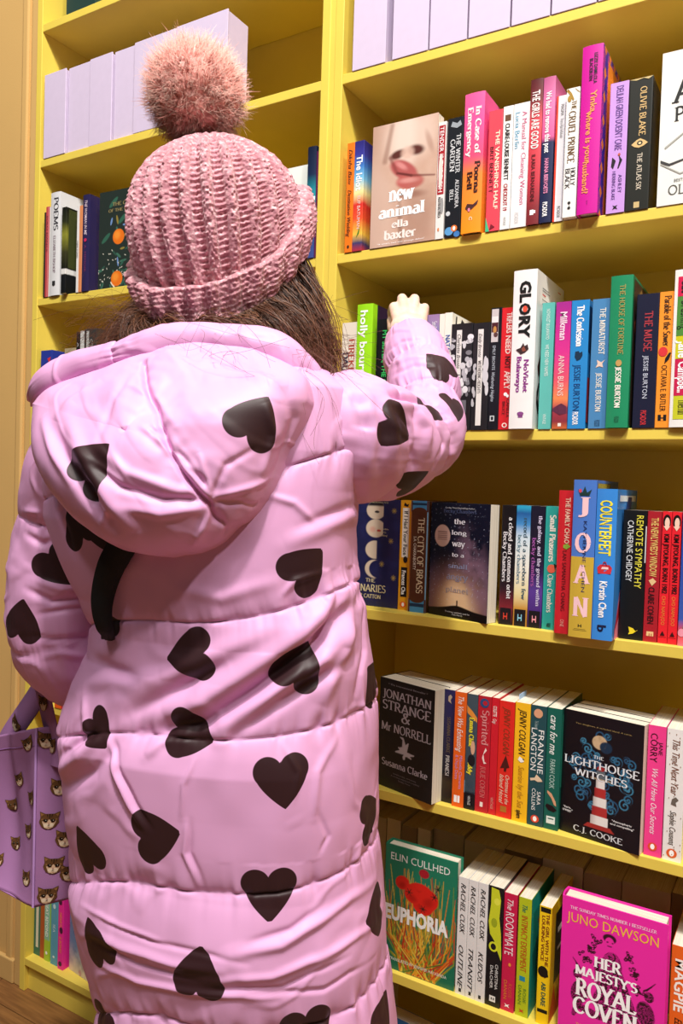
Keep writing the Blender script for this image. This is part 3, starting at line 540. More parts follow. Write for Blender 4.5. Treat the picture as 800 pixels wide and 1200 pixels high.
B('C', -.4968, .0, .0297, .178, 'p', '1E1E22', 'black paperback with a title strip over one white blot', [('Emily Bronte', .1, .32, -.05, .2, '2A2A2A', 'ni'), ('WUTHERING HEIGHTS', .35, .66, -.05, .18, '2A2A2A', 's')], [('R', .06, .96, -.2, .12, 'E4E0DC')] + [('D', .36 + rnd.random() * .28, .3 + rnd.uniform(-.08, .12), .004 + rnd.random() * .008, .1, 'CFCDD2') for _ in range(14)] + [('D', .36 + rnd.random() * .4, -.38 + rnd.uniform(-.05, .08), .003 + rnd.random() * .004, .07, 'BDBBC0') for _ in range(12)], grp=G2)
B('C', -.4665, .0, .0185, .2005, 'p', '10141C', 'slim black paperback with a small painting at the top of its spine', [('EMILY BRONTE', .31, .51, -.1, .28, 'B9C2CC', 'n'), ('Wuthering Heights', .53, .77, -.1, .3, 'B9C2CC', 'ni')], [('R', .01, .28, -.42, .22, 'C9C2C2'), ('R', .07, .12, -.4, .2, 'E4E2E0'), ('R', .12, .2, -.4, .2, '4A1E26'), ('D', .18, -.1, .006, .16, 'C08A4A'), ('D', .22, .0, .004, .2, '5A3A3A'), ('R', .885, .93, -.28, .14, 'C9CDD0'), ('R', .893, .922, -.18, .04, '10141C')], grp=G2)
B('C', -.4478, .0, .0218, .199, 'p', 'D2222A', 'red paperback left of the large white hardback', [('TRIFLERS', .04, .21, .12, .42, 'F6D9D0', 'nb'), ('NEED', .23, .38, .08, .4, 'F6D9D0', 'nb'), ('NOT', .4, .5, .08, .4, '2A1414', 'nb'), ('APPLY', .52, .67, .1, .46, 'F6D9D0', 'nb'), ('CAMILLA', .75, .9, .22, .22, '2A1414', 'n'), ('BRUCE', .77, .88, -.12, .22, '2A1414', 'n')], [('D', .71, .0, .003, .14, W_), ('D', .725, .16, .0025, .1, W_), ('D', .965, 0, .004, .2, 'F6E9E0'), ('D', .965, 0, .0025, .12, 'D2222A')], grp=G2)
B('C', -.4255, -.012, .0385, .2535, 'h', 'F0EEEC', 'tall thick white hardback with heavy black title', [('GL', .07, .205, .04, .46, K_, 'nx'), ('O', .21, .285, .04, .46, K_, 'nx'), ('RY', .29, .43, .04, .46, K_, 'nx'), ('NoViolet', .565, .77, .18, .21, '8A2A8A', 'nb'), ('Bulawayo', .545, .77, -.13, .21, '8A2A8A', 'nb')], [('D', .247, .04, .005, .1, 'F0553E'), ('P', [(.5, -.3), (.49, -.1), (.46, .02), (.48, .08), (.47, .2), (.5, .25), (.52, .1), (.53, -.08), (.515, -.18)], '3A2A2A'), ('P', [(.495, -.05), (.48, .05), (.51, .15), (.515, 0)], '8A4A3A'), ('D', .905, 0, .003, .14, '8A4A8A'), ('R', .915, .93, -.1, .1, '8A4A8A'), ('C', .18, .42, .9, .907, '8A8A8A'), ('C', .18, .45, .885, .892, '8A8A8A'), ('C', .18, .3, .86, .868, 'D0403A'), ('C', .18, .45, .83, .837, '8A8A8A'), ('C', .18, .42, .8, .807, '8A8A8A'), ('C', .75, .86, .95, .957, 'D0403A'), ('CP', [(.1, .4), (.2, .5), (.3, .42), (.24, .33), (.14, .35)], '4A2E2A'), ('CP', [(.1, .24), (.16, .3), (.3, .3), (.3, .27), (.17, .27), (.14, .2), (.2, .13), (.3, .14), (.3, .11), (.16, .1), (.1, .17)], K_)], grp=G2)
B('C', -.3810, .0, .0200, .2008, 'p', '5FB8AE', 'turquoise paperback just right of the tall white hardback', [('NOVIOLET BULAWAYO', .05, .29, .02, .3, 'E4F4EE', 'n'), ('WE NEED NEW NAMES', .33, .58, .02, .3, 'E4F4EE', 'n'), ('VINTAGE', .88, .96, .0, .26, 'E4F4EE', 'n')], grp=G2)
B('C', -.3588, .0, .0238, .200, 'p', g((0, 'D8702E'), (.08, '8A2E3A'), (.18, 'A83A4A'), (.26, 'F08A52'), (.4, 'E2566A'), (.62, 'D8348E'), (.8, 'C82A8E'), (1, 'A82A8E'), wob=.04), 'magenta and sunset orange paperback', [('Milkman', .08, .3, .05, .46, 'F6D9E8', 'nb'), ('ANNA BURNS', .42, .74, .0, .4, 'F6D9D2', 'n')], [('R', .955, .98, -.1, .12, 'F6E9E0'), ('P', [(.84, -.5), (.81, -.1), (.8, .1), (.83, .5), (.88, .5), (.89, .0), (.86, -.5)], '5E2A44')], grp=G2)
B('C', -.3343, .0, .0275, .2, 'p', '2A88CC', 'bright blue paperback with the word confession', [('The Confession', .04, .36, .02, .38, W_, 'sb'), ('JESSIE BURTON', .5, .86, -.03, .38, '123A72', 'n'), ('PICADOR', .87, .97, -.05, .32, W_, 'nb')], [('P', [(.4, -.2), (.395, .0), (.41, .05), (.4, .2), (.43, .22), (.46, .1), (.47, -.1), (.44, -.22)], '12304A'), ('C', .02, .2, .05, .4, 'B8323A'), ('C', .0, .15, .6, .95, '0F3A6A')], grp=G2)
B('C', -.3022, .0, .0278, .199, 'p', '4A86B8', 'dull blue paperback between bright blue and green ones', [('THE MINIATURIST', .07, .43, .08, .3, 'F2EEE2', 's'), ('JESSIE BURTON', .57, .87, .0, .28, 'F2EEE2', 's'), ('PICADOR', .935, .985, 0, .3, '16344E', 'n')], [('P', [(.47, -.15), (.49, .1), (.47, .3), (.5, .15), (.53, .2), (.52, 0), (.53, -.2), (.5, -.1)], 'E9C9B8')], grp=G2)
B('C', -.2738, -.008, .0320, .2292, 'h', '1F8A5E', 'tall green hardback with gold lettering', [('THE HOUSE OF FORTUNE', .06, .52, .05, .24, 'A8A05A', 's'), ('JESSIE BURTON', .6, .87, .0, .24, 'F6F4E8', 'sb'), ('PICADOR', .925, .965, 0, .22, '1A4A34', 'n')], [('D', .575, 0, .005, .14, 'C09A5A'), ('C', .05, .95, .02, .98, '3A2A20'), ('CP', [(.3, .9), (.4, .96), (.85, .88), (.6, .84)], '8A6A3A'), ('CP', [(.2, .8), (.3, .92), (.35, .8)], 'E4E0D0'), ('CP', [(.1, .7), (.3, .78), (.2, .6)], 'C05A3A')], grp=G2)
B('C', -.2368, .0, .0318, .2, 'p', '191B34', 'dark navy paperback right of the tall green hardback', [('THE MUSE', .13, .43, .06, .34, 'B03A44', 's'), ('JESSIE BURTON', .46, .78, .02, .22, 'C9CFE0', 'n'), ('PICADOR', .87, .98, 0, .26, 'C8343E', 'nb')], grp=G2)
B('C', -.2046, .0, .0200, .2005, 'p', 'F5962E', 'orange paperback beside the white one with colour blocks', [('Parable of the Sower', .03, .4, .08, .46, '3A2A1A', 's'), ('OCTAVIA E. BUTLER', .54, .88, .02, .42, '2A1A10', 'n')], [('D', .44, -.12, .007, .32, 'D8343A'), ('P', [(.45, .3), (.45, .45), (.5, .3), (.53, .0), (.49, .05)], '14141A'), ('R', .905, .95, -.3, .3, '14141A'), ('R', .905, .925, -.08, .08, 'F5962E'), ('R', .935, .95, -.08, .08, 'F5962E')], grp=G2)
B('C', -.1840, -.004, .0330, .2295, 'h', 'EFEDE8', 'white hardback with stacked red, green and yellow spine blocks', [('Cat', .06, .15, .05, .5, '1E1E1E', 'nb'), ('Brushing', .2, .38, .05, .5, '1E2A1E', 'n'), ('Jane', .45, .56, .0, .46, W_, 'nb'), ('Campbell', .585, .78, .0, .42, W_, 'nb'), ('riverrun', .83, .92, .0, .3, '4A4A1E', 'si' if False else 's')], [('R', .045, .17, -.36, .46, 'D21E4E'), ('R', .172, .42, -.36, .46, '4E8A3A'), ('R', .422, .565, -.36, .46, 'CFCB1E'), ('R', .567, .8, -.36, .46, 'C81E4E'), ('R', .802, .95, -.36, .46, 'C9CC2A')], grp=G2)
# shelf D
FO('D', -.7690, .042, 0, .046, .2, .1265, 'p', '1B2150', 'thick navy paperback facing out with moon phases and gold stars', G3, 'luminaries', [('THE', .46, .62, .225, .258, 'D9CFA8', 's'), ('LUMINARIES', .08, .8, .135, .2, 'D9CFA8', 's'), ('ELEANOR CATTON', .1, .72, .075, .11, 'D9CFA8', 's'), ('THE WINNER OF THE MAN BOOKER PRIZE', .2, .8, .965, .978, 'C9C2A0', 'n'), ('\'Irresistible,', .62, .82, .72, .735, 'D9CFA8', 'n'), ('masterly,', .62, .78, .69, .705, 'D9CFA8', 'n'), ('compelling\'', .62, .8, .66, .675, 'D9CFA8', 'n')])
B('D', -.6412, .040, .0215, .2005, 'p', 'E8A41E', 'mustard yellow paperback next to the navy facing one', [('If I Had Your Face', .1, .5, .05, .36, K_, 'nb'), ('Frances Cha', .64, .86, .0, .36, W_, 'nb')], [('R', .07, .52, -.28, .34, 'F1EDE2'), ('R', .61, .88, -.28, .3, K_), ('P', [(.02, -.1), (.04, .1), (.03, .3), (.06, .2), (.05, -.2)], K_), ('D', .54, .1, .006, .2, K_), ('D', .95, .0, .0055, .3, 'E4662A'), ('D', .95, .0, .0035, .12, W_)], grp=G3)
B('D', -.6160, .031, .0345, .2005, 'p', '4E2A18', 'brown paperback with ornate bright blue bands', [('THE CITY OF BRASS', .15, .83, .12, .34, 'D9C9A8', 's'), ('S.A. CHAKRABORTY', .32, .62, -.2, .16, 'E9E2D2', 'n')], [('R', 0, .1, -.5, .5, '3F86B8'), ('R', .02, .04, -.4, .4, '12304E'), ('R', .88, 1, -.5, .5, '3F86B8'), ('R', .92, .95, -.4, .4, '12304E'), ('R', .1, .88, .43, .5, '7AA8C8'), ('R', .1, .88, -.5, -.44, 'A8642E'), ('D', .1, 0, .008, .42, '4E2A18'), ('D', .87, 0, .009, .44, '4E2A18')], grp=G3)
FO('D', -.5775, .0345, -16.8, .025, .199, .129, 'p', '0C1026', 'dark paperback facing out with a starry night sky and a tiny figure', G3, 'galaxy', [('Sunday Times Bestselling Author', .25, .75, .952, .965, 'D9D9E0', 'n'), ('Becky Chambers', .22, .78, .915, .945, '4A5478', 's'), ('the', .41, .6, .82, .865, 'E9E9F2', 's'), ('long', .37, .63, .725, .765, 'E9E9F2', 's'), ('way', .38, .61, .625, .665, 'E9E9F2', 's'), ('to a', .39, .6, .535, .57, 'E4E4EE', 's'), ('small', .33, .66, .435, .475, '8A90B0', 's'), ('angry', .31, .68, .335, .375, '8A88A0', 's'), ('planet', .3, .69, .225, .27, 'A89A98', 's'), ('Touching, optimistic and fun', .3, .72, .045, .058, 'D9D9E0', 'n'), ('Claire North', .42, .6, .025, .037, 'D9D9E0', 'n')])
hb = lambda c: [('R', .86, 1, -.5, .5, '141218'), ('R', .9, .955, -.16, -.1, c), ('R', .9, .955, .08, .14, c), ('R', .925, .937, -.1, .14, c)]
B('D', -.4398, .0145, .0235, .199, 'p', g((0, '141014'), (.14, '7A222C'), (.3, '2A1620'), (.4, '0E1016'), (1, '0C0D12')), 'black paperback fading to red near its foot, right of the starry cover', [('a closed and common orbit', .1, .78, .18, .3, 'F0EEF0', 's'), ('Becky Chambers', .22, .64, -.2, .28, 'E4E2E6', 's')], hb('D0402E'), grp=G3)
B('D', -.4155, .0150, .0238, .1995, 'p', g((0, 'A8702A'), (.16, 'C8923A'), (.28, 'E8D9A0'), (.5, 'F2F0E2'), (.75, 'CFE2EE'), (.86, '3F8AC8'), (.95, '1E5A9A'), (1, '2AA0C8'), wob=.03), 'paperback with sky blue, cream and gold spine', [('record of a spaceborn few', .1, .78, .2, .28, '3A5A6A', 's'), ('becky chambers', .24, .65, -.2, .26, '6A8A9A', 's')], hb('8ACDE8'), grp=G3)
B('D', -.3912, .0155, .0232, .1995, 'p', g((0, '2A1446'), (.14, '4A2A7E'), (.3, '5A3A94'), (.45, '2A1E4A'), (.6, '141428'), (1, '12142A')), 'paperback fading from dark navy to violet', [('the galaxy, and the ground within', .08, .82, .2, .26, 'D9D2EE', 's'), ('becky chambers', .26, .66, -.2, .26, 'A85AA8', 's')], hb('F09AA8'), grp=G3)
B('D', -.3672, .0160, .0230, .2, 'p', '2AA39A', 'turquoise paperback left of the tall red hardback', [('Small Pleasures', .07, .45, .04, .4, 'F2EFE2', 'sb'), ('Clare Chambers', .55, .86, .0, .36, 'F2EFE2', 's'), ('W&N', .945, .98, 0, .3, '123A3A', 'nb')], [('D', .505, .05, .007, .3, 'E4664A'), ('P', [(.46, .2), (.48, .5), (.49, .35), (.52, .3)], '1E2A1E')], grp=G3)
B('D', -.3408, -.005, .0250, .2262, 'h', 'C8222C', 'tall red hardback left of the blue and gold one', [('THE FAMILY CHAO', .05, .37, .1, .3, 'F0BFA8', 'nb'), ('LAN SAMANTHA CHANG', .42, .84, .0, .26, '5E1218', 'n'), ('ONE', .9, .95, 0, .24, 'E8A090', 'n')], [('P', [(.38, -.1), (.37, .15), (.39, .35), (.41, .1), (.4, -.1)], '8AA83A')], grp=G3)
B('D', -.3145, -.020, .0345, .243, 'h', '4A78C8', 'thick hardback with blue upper and gold lower half', [('J', .11, .215, .0, .5, 'F6C9CF', 'sb^'), ('O', .34, .455, .0, .7, 'F6C9CF', 'sb^'), ('A', .54, .655, .0, .74, 'F6C9CF', 'sb^'), ('N', .745, .865, .0, .7, 'F6C9CF', 'sb^'), ('KATHERINE J. CHEN', .26, .71, .08, .15, '1E2A5A', 'n')], [('R', .487, 1, -.5, .5, 'C8A83A'), ('P', [(.08, -.1), (.04, 0), (.08, .1), (.06, .3), (.1, .2), (.1, -.2), (.06, -.3)], '1E3A3A'), ('D', .07, -.2, .003, .07, 'D2445A'), ('R', .915, .935, -.08, -.04, K_), ('R', .915, .935, .04, .08, K_), ('R', .923, .928, -.04, .04, K_), ('R', .945, .948, -.25, .25, '5A4A1A'), ('R', .953, .956, -.3, .3, '5A4A1A'), ('C', .03, .6, .02, .98, '9A8A34')], grp=G3)
B('D', -.2792, -.019, .0300, .230, 'h', '3A8ADB', 'bright blue hardback with yellow capitals and a red handbag', [('COUNTERFEIT', .075, .44, .0, .6, 'F2E43A', 'nb'), ('Kirstin Chen', .61, .85, .0, .38, W_, 'nb'), ('b', .9, .945, 0, .44, '10143A', 'nb')], [('P', [(.52, -.35), (.5, -.2), (.5, .25), (.52, .38), (.56, .32), (.56, -.3)], 'D2303A'), ('P', [(.505, -.1), (.48, -.05), (.48, .08), (.505, .14), (.505, .1), (.488, .05), (.488, -.02), (.505, -.07)], 'A8202A'), ('R', .515, .53, -.2, .2, 'F0D2D0'), ('CP', [(.06, 0), (.9, 0), (.9, .35), (.5, .45), (.25, .3)], 'F28AA8'), ('CP', [(.06, .04), (.4, .2), (.5, .3), (.25, .24)], 'C82A3A'), ('C', .1, .9, .92, .96, 'E4EEF8'), ('CP', [(.35, .8), (.5, .95), (.7, .95), (.6, .7), (.4, .6)], '1E3A7A')], grp=G3)
B('D', -.2460, .0145, .0345, .199, 'p', '121214', 'black paperback with yellow and white capitals', [('REMOTE SYMPATHY', .04, .6, .22, .3, 'EDE24A', 'n'), ('CATHERINE CHIDGEY', .08, .55, -.17, .26, 'E9E9E9', 'n')], [('P', [(.9, -.1), (.91, .1), (.93, .2), (.92, .3), (.95, .1), (.96, -.1), (.94, -.05)], 'E8D22A'), ('R', .12, .4, .46, .5, 'D9D9D9')], grp=G3)
B('D', -.2108, .0145, .0200, .1985, 'p', 'A81E2A', 'dark red paperback with gold brush lettering', [('THE NEWLYWED\'S WINDOW', .05, .5, .05, .52, 'E4B86A', 'nb'), ('HARINI NAGENDRA' if False else 'CLAIRE COHEN', .58, .86, .0, .44, '3A0E14', 'nb')], [('P', [(.53, -.25), (.51, .05), (.535, .3), (.57, .0)], 'E4C08A'), ('R', .92, .955, -.25, .25, 'E4C08A'), ('R', .935, .955, -.08, -.02, 'A81E2A'), ('R', .935, .955, .08, .14, 'A81E2A')], grp=G3)
for xk, lb in ((-.1898, 'slim bright red paperback with a black bobbed head, left of two'), (-.1760, 'slim bright red paperback with a black bobbed head, right of two')):
    B('D', xk, .0145, .0132, .1988, 'p', 'E4222E', lb, [('KIM JIYOUNG, BORN 1982', .17, .62, .04, .55, '1A0A0C', 'nb'), ('CHO NAM-JOO', .64, .86, .0, .4, 'F28A3A', 'n')], [('D', .075, 0, .0105, .42, '12090A'), ('D', .085, .03, .008, .26, 'F6CDB8'), ('P', [(.11, -.35), (.11, .35), (.145, 0)], 'F6CDB8'), ('P', [(.93, -.2), (.905, .0), (.93, .2), (.94, .25), (.94, -.25)], '3A0A0E'), ('R', .95, .953, -.4, .4, '7A1018')], grp=G3)
B('D', -.1615, .012, .026, .1985, 'p', g((0, 'F0708A'), (.1, 'E84A3A'), (.2, '3A5AB0'), (1, '22409A')), 'royal blue paperback with pink flowers at its foot, at the right edge', [], [('D', .9, -.3, .006, .2, 'F09AB0'), ('D', .86, -.1, .004, .15, '3A8A4A')], grp=G3)
# shelf E
FO('E', -.6630, .0240, -15.3, .040, .199, .1285, 'p', '17171B', 'black paperback facing out with a pale flying bird', G4, 'bird', [('* The International Bestseller *', .16, .88, .945, .96, 'B9B4BC', 'n'), ('JONATHAN', .06, .95, .825, .9, 'C4BFC8', 's'), ('STRANGE', .06, .95, .72, .8, 'C4BFC8', 's'), ('&', .42, .58, .635, .7, 'C4BFC8', 's'), ('Mr NORRELL', .05, .96, .525, .6, 'C4BFC8', 's'), ('Susanna Clarke', .08, .92, .205, .265, 'C4BFC8', 's'), ('Unfathomably, enchanting', .3, .72, .145, .157, '8A868E', 'n'), ('A ravishing, original and compelling', .26, .78, .12, .132, '8A868E', 'n'), ('Sunday Times', .4, .62, .095, .107, '8A868E', 'n')], n=2, lab2=['second copy of the black bird book, hidden right behind the facing one'])
B('E', -.5330, .0165, .0205, .198, 'p', g((0, '14121A'), (.18, '3A2E1E'), (.26, '12121A'), (1, '2A2A5E')), 'slim black and navy paperback between the bird cover and an orange spine', [('SUSANNA CLARKE', .24, .56, .02, .3, '6A5A4A', 's'), ('PIRANESI', .58, .76, .0, .32, 'C9C4C0', 's')], [('P', [(.06, -.1), (.04, .1), (.06, .25), (.09, .1), (.12, .2), (.1, -.1)], 'B9A890')], grp=G4)
B('E', -.5100, .010, .0210, .199, 'p', 'E8641E', 'orange paperback with white script title', [('The View Was Exhausting', .04, .52, .05, .5, 'F8E9E0', 'ni'), ('Mikaella Clements', .55, .84, .2, .26, 'D9A0D2', 'n'), ('& Onjuli Datta', .55, .76, -.15, .26, 'D9A0D2', 'n')], [('R', .9, .96, -.3, -.05, W_), ('R', .9, .96, .0, .2, W_)], grp=G4)
B('E', -.4882, .0110, .0190, .1985, 'p', g((0, '10121A'), (.14, '12141C'), (.16, '3A4A56'), (1, '42545E')), 'slate paperback with yellow lettering and a painted figure', [('Emma Cline', .2, .46, .02, .42, 'F0E23A', 'sb'), ('Daddy', .55, .7, .0, .42, 'F0E23A', 'sb'), ('VINTAGE', .88, .96, 0, .26, 'D9D9D9', 'n')], [('P', [(.1, -.5), (.15, .1), (.2, .5), (.24, .5), (.2, 0), (.16, -.5)], 'E4923A'), ('D', .46, .2, .012, .2, 'D9A88A'), ('D', .57, .1, .01, .35, '1A1A20'), ('P', [(.75, -.5), (.82, .2), (.86, .5), (.86, -.5)], '8AB0C8')], grp=G4)
B('E', -.4688, .0120, .0232, .1985, 'p', 'B8202E', 'dark red paperback with curly title and blue swirl', [('Spirited', .12, .42, .12, .5, 'D88A8A', 's'), ('JULIE COHEN', .6, .87, .05, .36, 'D86A6A', 's')], [('D', .06, 0, .008, .34, '2A4A7A'), ('D', .06, .05, .004, .18, 'B8202E'), ('P', [(.44, .2), (.46, .3), (.5, .05), (.56, .15), (.57, .3), (.58, .1), (.53, -.05), (.47, .1)], 'F2D9D2'), ('R', .91, .95, -.1, .12, 'F2E4E0')], grp=G4)
B('E', -.4450, .0130, .0125, .1985, 'p', 'CC1E2C', 'very slim crimson paperback between two thicker red spines', [('COLETTE', .07, .16, 0, .5, 'F2D9D2', 'nb'), ('Gigi', .18, .22, 0, .5, 'F2D9D2', 'n'), ('VINTAGE', .85, .95, 0, .4, 'E8A090', 'n')], grp=G4)
B('E', -.4318, .0128, .0265, .196, 'p', 'DC2A20', 'scarlet paperback with gold script and a small fir tree', [('JENNY COLGAN', .05, .46, .05, .42, '8A3A1E', 'ni'), ('Christmas at the', .63, .88, .2, .26, 'F0C9B0', 'ni'), ('Island Hotel', .63, .88, -.16, .28, 'F0C9B0', 'ni')], [('P', [(.46, .05), (.56, .3), (.57, .12), (.6, .1), (.6, -.05), (.57, -.05), (.58, -.3)], '4A1A14'), ('R', .9, .95, -.2, .2, 'B0702A')], grp=G4)
B('E', -.4040, .0120, .0255, .198, 'p', 'F5BC1E', 'golden yellow paperback with a gull on its spine', [('JENNY COLGAN', .05, .44, .05, .46, '1E1A14', 'ni'), ('Sunrise by the Sea', .53, .88, .05, .4, 'C08A1E', 'ni'), ('sphere', .9, .97, .0, .34, '2A2418', 'nb')], [('P', [(.45, -.1), (.47, .15), (.49, .2), (.5, 0), (.48, -.2)], 'F6F4EE'), ('P', [(.46, .1), (.47, .25), (.475, .12)], K_), ('C', .0, .3, .25, .45, 'E8D0D8')], grp=G4)
B('E', -.3778, .0120, .0262, .198, 'p', '1E4A50', 'dark teal paperback with white leaning capitals and a moth', [('The Confessions of', .13, .2, -.1, .22, '9AB0B0', 'ni'), ('FRANNIE', .2, .56, .22, .36, 'F2F4F0', 'n'), ('LANGTON', .19, .54, -.22, .36, 'F2F4F0', 'n'), ('SARA', .71, .82, .2, .24, 'F2F4F0', 'n'), ('COLLINS', .69, .87, -.12, .24, 'F2F4F0', 'n')], [('D', .065, -.02, .0075, .28, 'D9A07A'), ('P', [(.57, .0), (.6, .3), (.62, .4), (.63, .1), (.62, -.1), (.63, -.35), (.61, -.4), (.6, -.1)], 'E4C9A8'), ('D', .94, .0, .0062, .26, 'E04A2E'), ('D', .94, .0, .0042, .12, W_)], grp=G4)
B('E', -.3508, .0125, .0235, .198, 'p', '0E5E50', 'deep green paperback with a slanting white title', [('care for me', .06, .38, .0, .5, 'EDF4EE', 'ni'), ('FARAH COOK', .42, .66, .0, .36, 'B9D9CE', 'n')], [('P', [(.68, -.3), (.7, .0), (.76, .3), (.8, .35), (.79, .2), (.74, .0), (.7, -.3)], 'D9A07A'), ('P', [(.79, -.3), (.8, .1), (.83, .4), (.85, .2), (.84, -.2), (.81, -.4)], '1A0E12'), ('R', .89, .95, -.3, .3, 'E4EEE8'), ('R', .905, .915, -.2, .2, '0E5E50'), ('C', 0, 1, .35, .95, '1F7A66')], grp=G4)
FO('E', -.3262, .0208, -10.3, .025, .1985, .1285, 'p', '0C0D11', 'black paperback facing out with a red and white lighthouse', G4, 'swirls', [('THE', .4, .53, .655, .68, 'E9EEF2', 's'), ('LIGHTHOUSE', .03, .97, .575, .635, 'E9EEF2', 's'), ('WITCHES', .16, .83, .49, .545, 'E9EEF2', 's'), ('C.J. COOKE', .18, .8, .04, .085, 'D9DCE0', 's'), ('Two daughters. A secluded island. A curse.', .16, .86, .9, .912, 'A8915A', 'n'), ('"Eerie,', .04, .14, .2, .215, 'E4E4E4', 'nb'), ('creepy."', .03, .16, .175, .19, 'E4E4E4', 'nb'), ('"Atmospheric', .66, .9, .2, .215, 'E4E4E4', 'nb'), ('and compelling"', .64, .93, .175, .19, 'E4E4E4', 'nb')], n=3, lab2=['second copy behind the lighthouse book', 'third copy at the back of the lighthouse books'])
B('E', -.1958, .0088, .0252, .199, 'p', 'F0408E', 'hot pink paperback right of the lighthouse cover', [('JANE', .12, .22, .24, .24, '2A1218', 'n'), ('CORRY', .06, .28, -.14, .42, '2A1218', 'n'), ('We All Have Our Secrets', .33, .83, -.02, .34, 'F8D9E8', 'ni')], [('D', .925, .0, .0062, .26, 'E4522A'), ('D', .925, .0, .0042, .12, W_)], grp=G4)
B('E', -.1694, .0090, .0265, .1985, 'p', 'ECE9E6', 'white speckled paperback with handwritten title at the right edge', [('This Time Next Year', .08, .5, .02, .4, '7A4A34', 'ni'), ('Sophie Cousens', .62, .88, .0, .34, '5A5048', 'ni')], [('D', .94, .0, .0068, .28, 'E0622E'), ('D', .94, .0, .0046, .13, W_), ('P', [(.53, -.1), (.51, .1), (.53, .25), (.55, .1), (.58, .15), (.57, -.15)], '6A6058')] + [('D', rnd.uniform(.02, .97), rnd.uniform(-.45, .45), .0009, .025, '9A7A62') for _ in range(26)], grp=G4)
# shelf F
FO('F', -.6335, .0105, 0.5, .027, .2255, .139, 'h', '1F7A5C', 'green hardback facing out with red poppies and flame-like grass', G5, 'poppies', [('ELIN CULLHED', .08, .9, .885, .945, 'EDF0EA', 'n'), ('EUPHORIA', .02, .9, .405, .52, 'F6F6F2', 'nx'), ('TRANSLATED BY JENNIFER HAYASHIDA', .1, .9, .075, .1, 'E9EDE4', 'n')])
for nm, xk, wk, lb in (('OUTLINE', -.4918, .0178, 'first of three matching pale grey paperbacks, next to the poppies'), ('TRANSIT', -.4735, .0172, 'middle of three matching pale grey paperbacks'), ('KUDOS', -.4558, .0172, 'last of three matching pale grey paperbacks, beside a black one')):
    B('F', xk, .0110, wk, .2045, 'p', 'E2E0DE', lb, [('RACHEL CUSK', .05, .48, .04, .5, '1C1C1C', 'ni'), (nm, .58, .58 + .052 * len(nm), .0, .5, '1C1C1C', 'ni')], [('R', .945, .975, -.12, .14, '2A2A2A')], grp=G5)
B('F', -.4380, .0120, .0262, .2045, 'p', '16171A', 'black paperback splashed yellow down to a yellow ring', [('CHRISTINA', .64, .85, .22, .2, 'E4E4E0', 'n'), ('DALCHER', .66, .85, -.1, .2, 'E4E4E0', 'n')], [('P', [(.01, -.3), (.02, .2), (.1, .35), (.25, .28), (.38, .42), (.46, .45), (.56, .49), (.6, .48), (.52, .2), (.45, .0), (.4, -.3), (.3, -.42), (.15, -.3)], 'C9D22A'), ('D', .5, -.05, .0085, .3, 'D6DC2E'), ('D', .5, -.05, .0055, .18, '16171A'), ('D', .12, .1, .006, .2, 'E2E44A'), ('D', .3, -.05, .008, .2, '9AA822'), ('R', .91, .96, -.2, .2, 'E4E4E0'), ('R', .925, .945, -.1, -.03, '16171A'), ('R', .925, .945, .04, .12, '16171A')], grp=G5)
B('F', -.4112, .0140, .0225, .1995, 'p', 'C81E4A', 'crimson pink paperback with tall white title', [('The', .05, .14, .0, .46, 'F6E0E4', 'ni'), ('ROOMMATE', .16, .52, .0, .66, 'F8E6EA', 'n'), ('ROSIE', .76, .88, .2, .26, 'D9603A', 'n'), ('DANAN', .74, .9, -.16, .26, 'E0862E', 'n')], [('D', .6, .1, .003, .1, 'F09A3A'), ('P', [(.935, -.2), (.945, 0), (.935, .2), (.95, .08), (.965, .2), (.958, 0), (.965, -.2), (.95, -.08)], W_)], grp=G5)
B('F', -.3862, .0145, .0215, .199, 'p', 'B4C21E', 'lime green paperback with red capitals and teal cover', [('The', .06, .12, .0, .4, '1E7A5A', 'ni'), ('INTIMACY EXPERIMENT', .15, .62, .02, .5, 'C8501E', 'n'), ('ROSIE', .76, .88, .2, .26, '5A8A2A', 'n'), ('DANAN', .74, .9, -.16, .26, '5A8A2A', 'n')], [('R', .66, .7, -.25, .2, '1E8AA8'), ('P', [(.935, -.2), (.945, 0), (.935, .2), (.95, .08), (.965, .2), (.958, 0), (.965, -.2), (.95, -.08)], 'C83A1E'), ('C', 0, 1, 0, 1, '15948A'), ('CP', [(.1, .5), (.3, .62), (.4, .3), (.2, .25)], '0F6A66'), ('CP', [(.3, .75), (.6, .8), (.7, .5), (.5, .5)], '8A3A4A')], grp=G5)
B('F', -.3512, .0140, .0205, .1955, 'p', 'F2CC14', 'yellow paperback with dark silhouette beside the pink hardback', [('THE GIRL WITH THE', .06, .5, .2, .26, '7A2A14', 'nb'), ('LOUDING VOICE', .08, .46, -.14, .26, '7A2A14', 'nb'), ('ABI DARE', .64, .84, .05, .36, '1E5A4A', 'nb')], [('R', .01, .05, -.5, .5, '14160E'), ('D', .55, -.05, .009, .4, '14120E'), ('P', [(.56, -.3), (.6, .1), (.58, .4), (.54, .3)], '14120E'), ('R', .87, .9, -.5, .5, '14160E'), ('C', .18, 1, .3, .9, '16140E'), ('CP', [(.0, .02), (.2, .3), (.3, .1), (.5, .28), (.6, .05), (.8, .2), (.9, 0)], 'E4541E'), ('C', .3, .5, .7, .75, 'F2F0EA'), ('C', .3, .5, .55, .58, 'F2F0EA')], grp=G5)
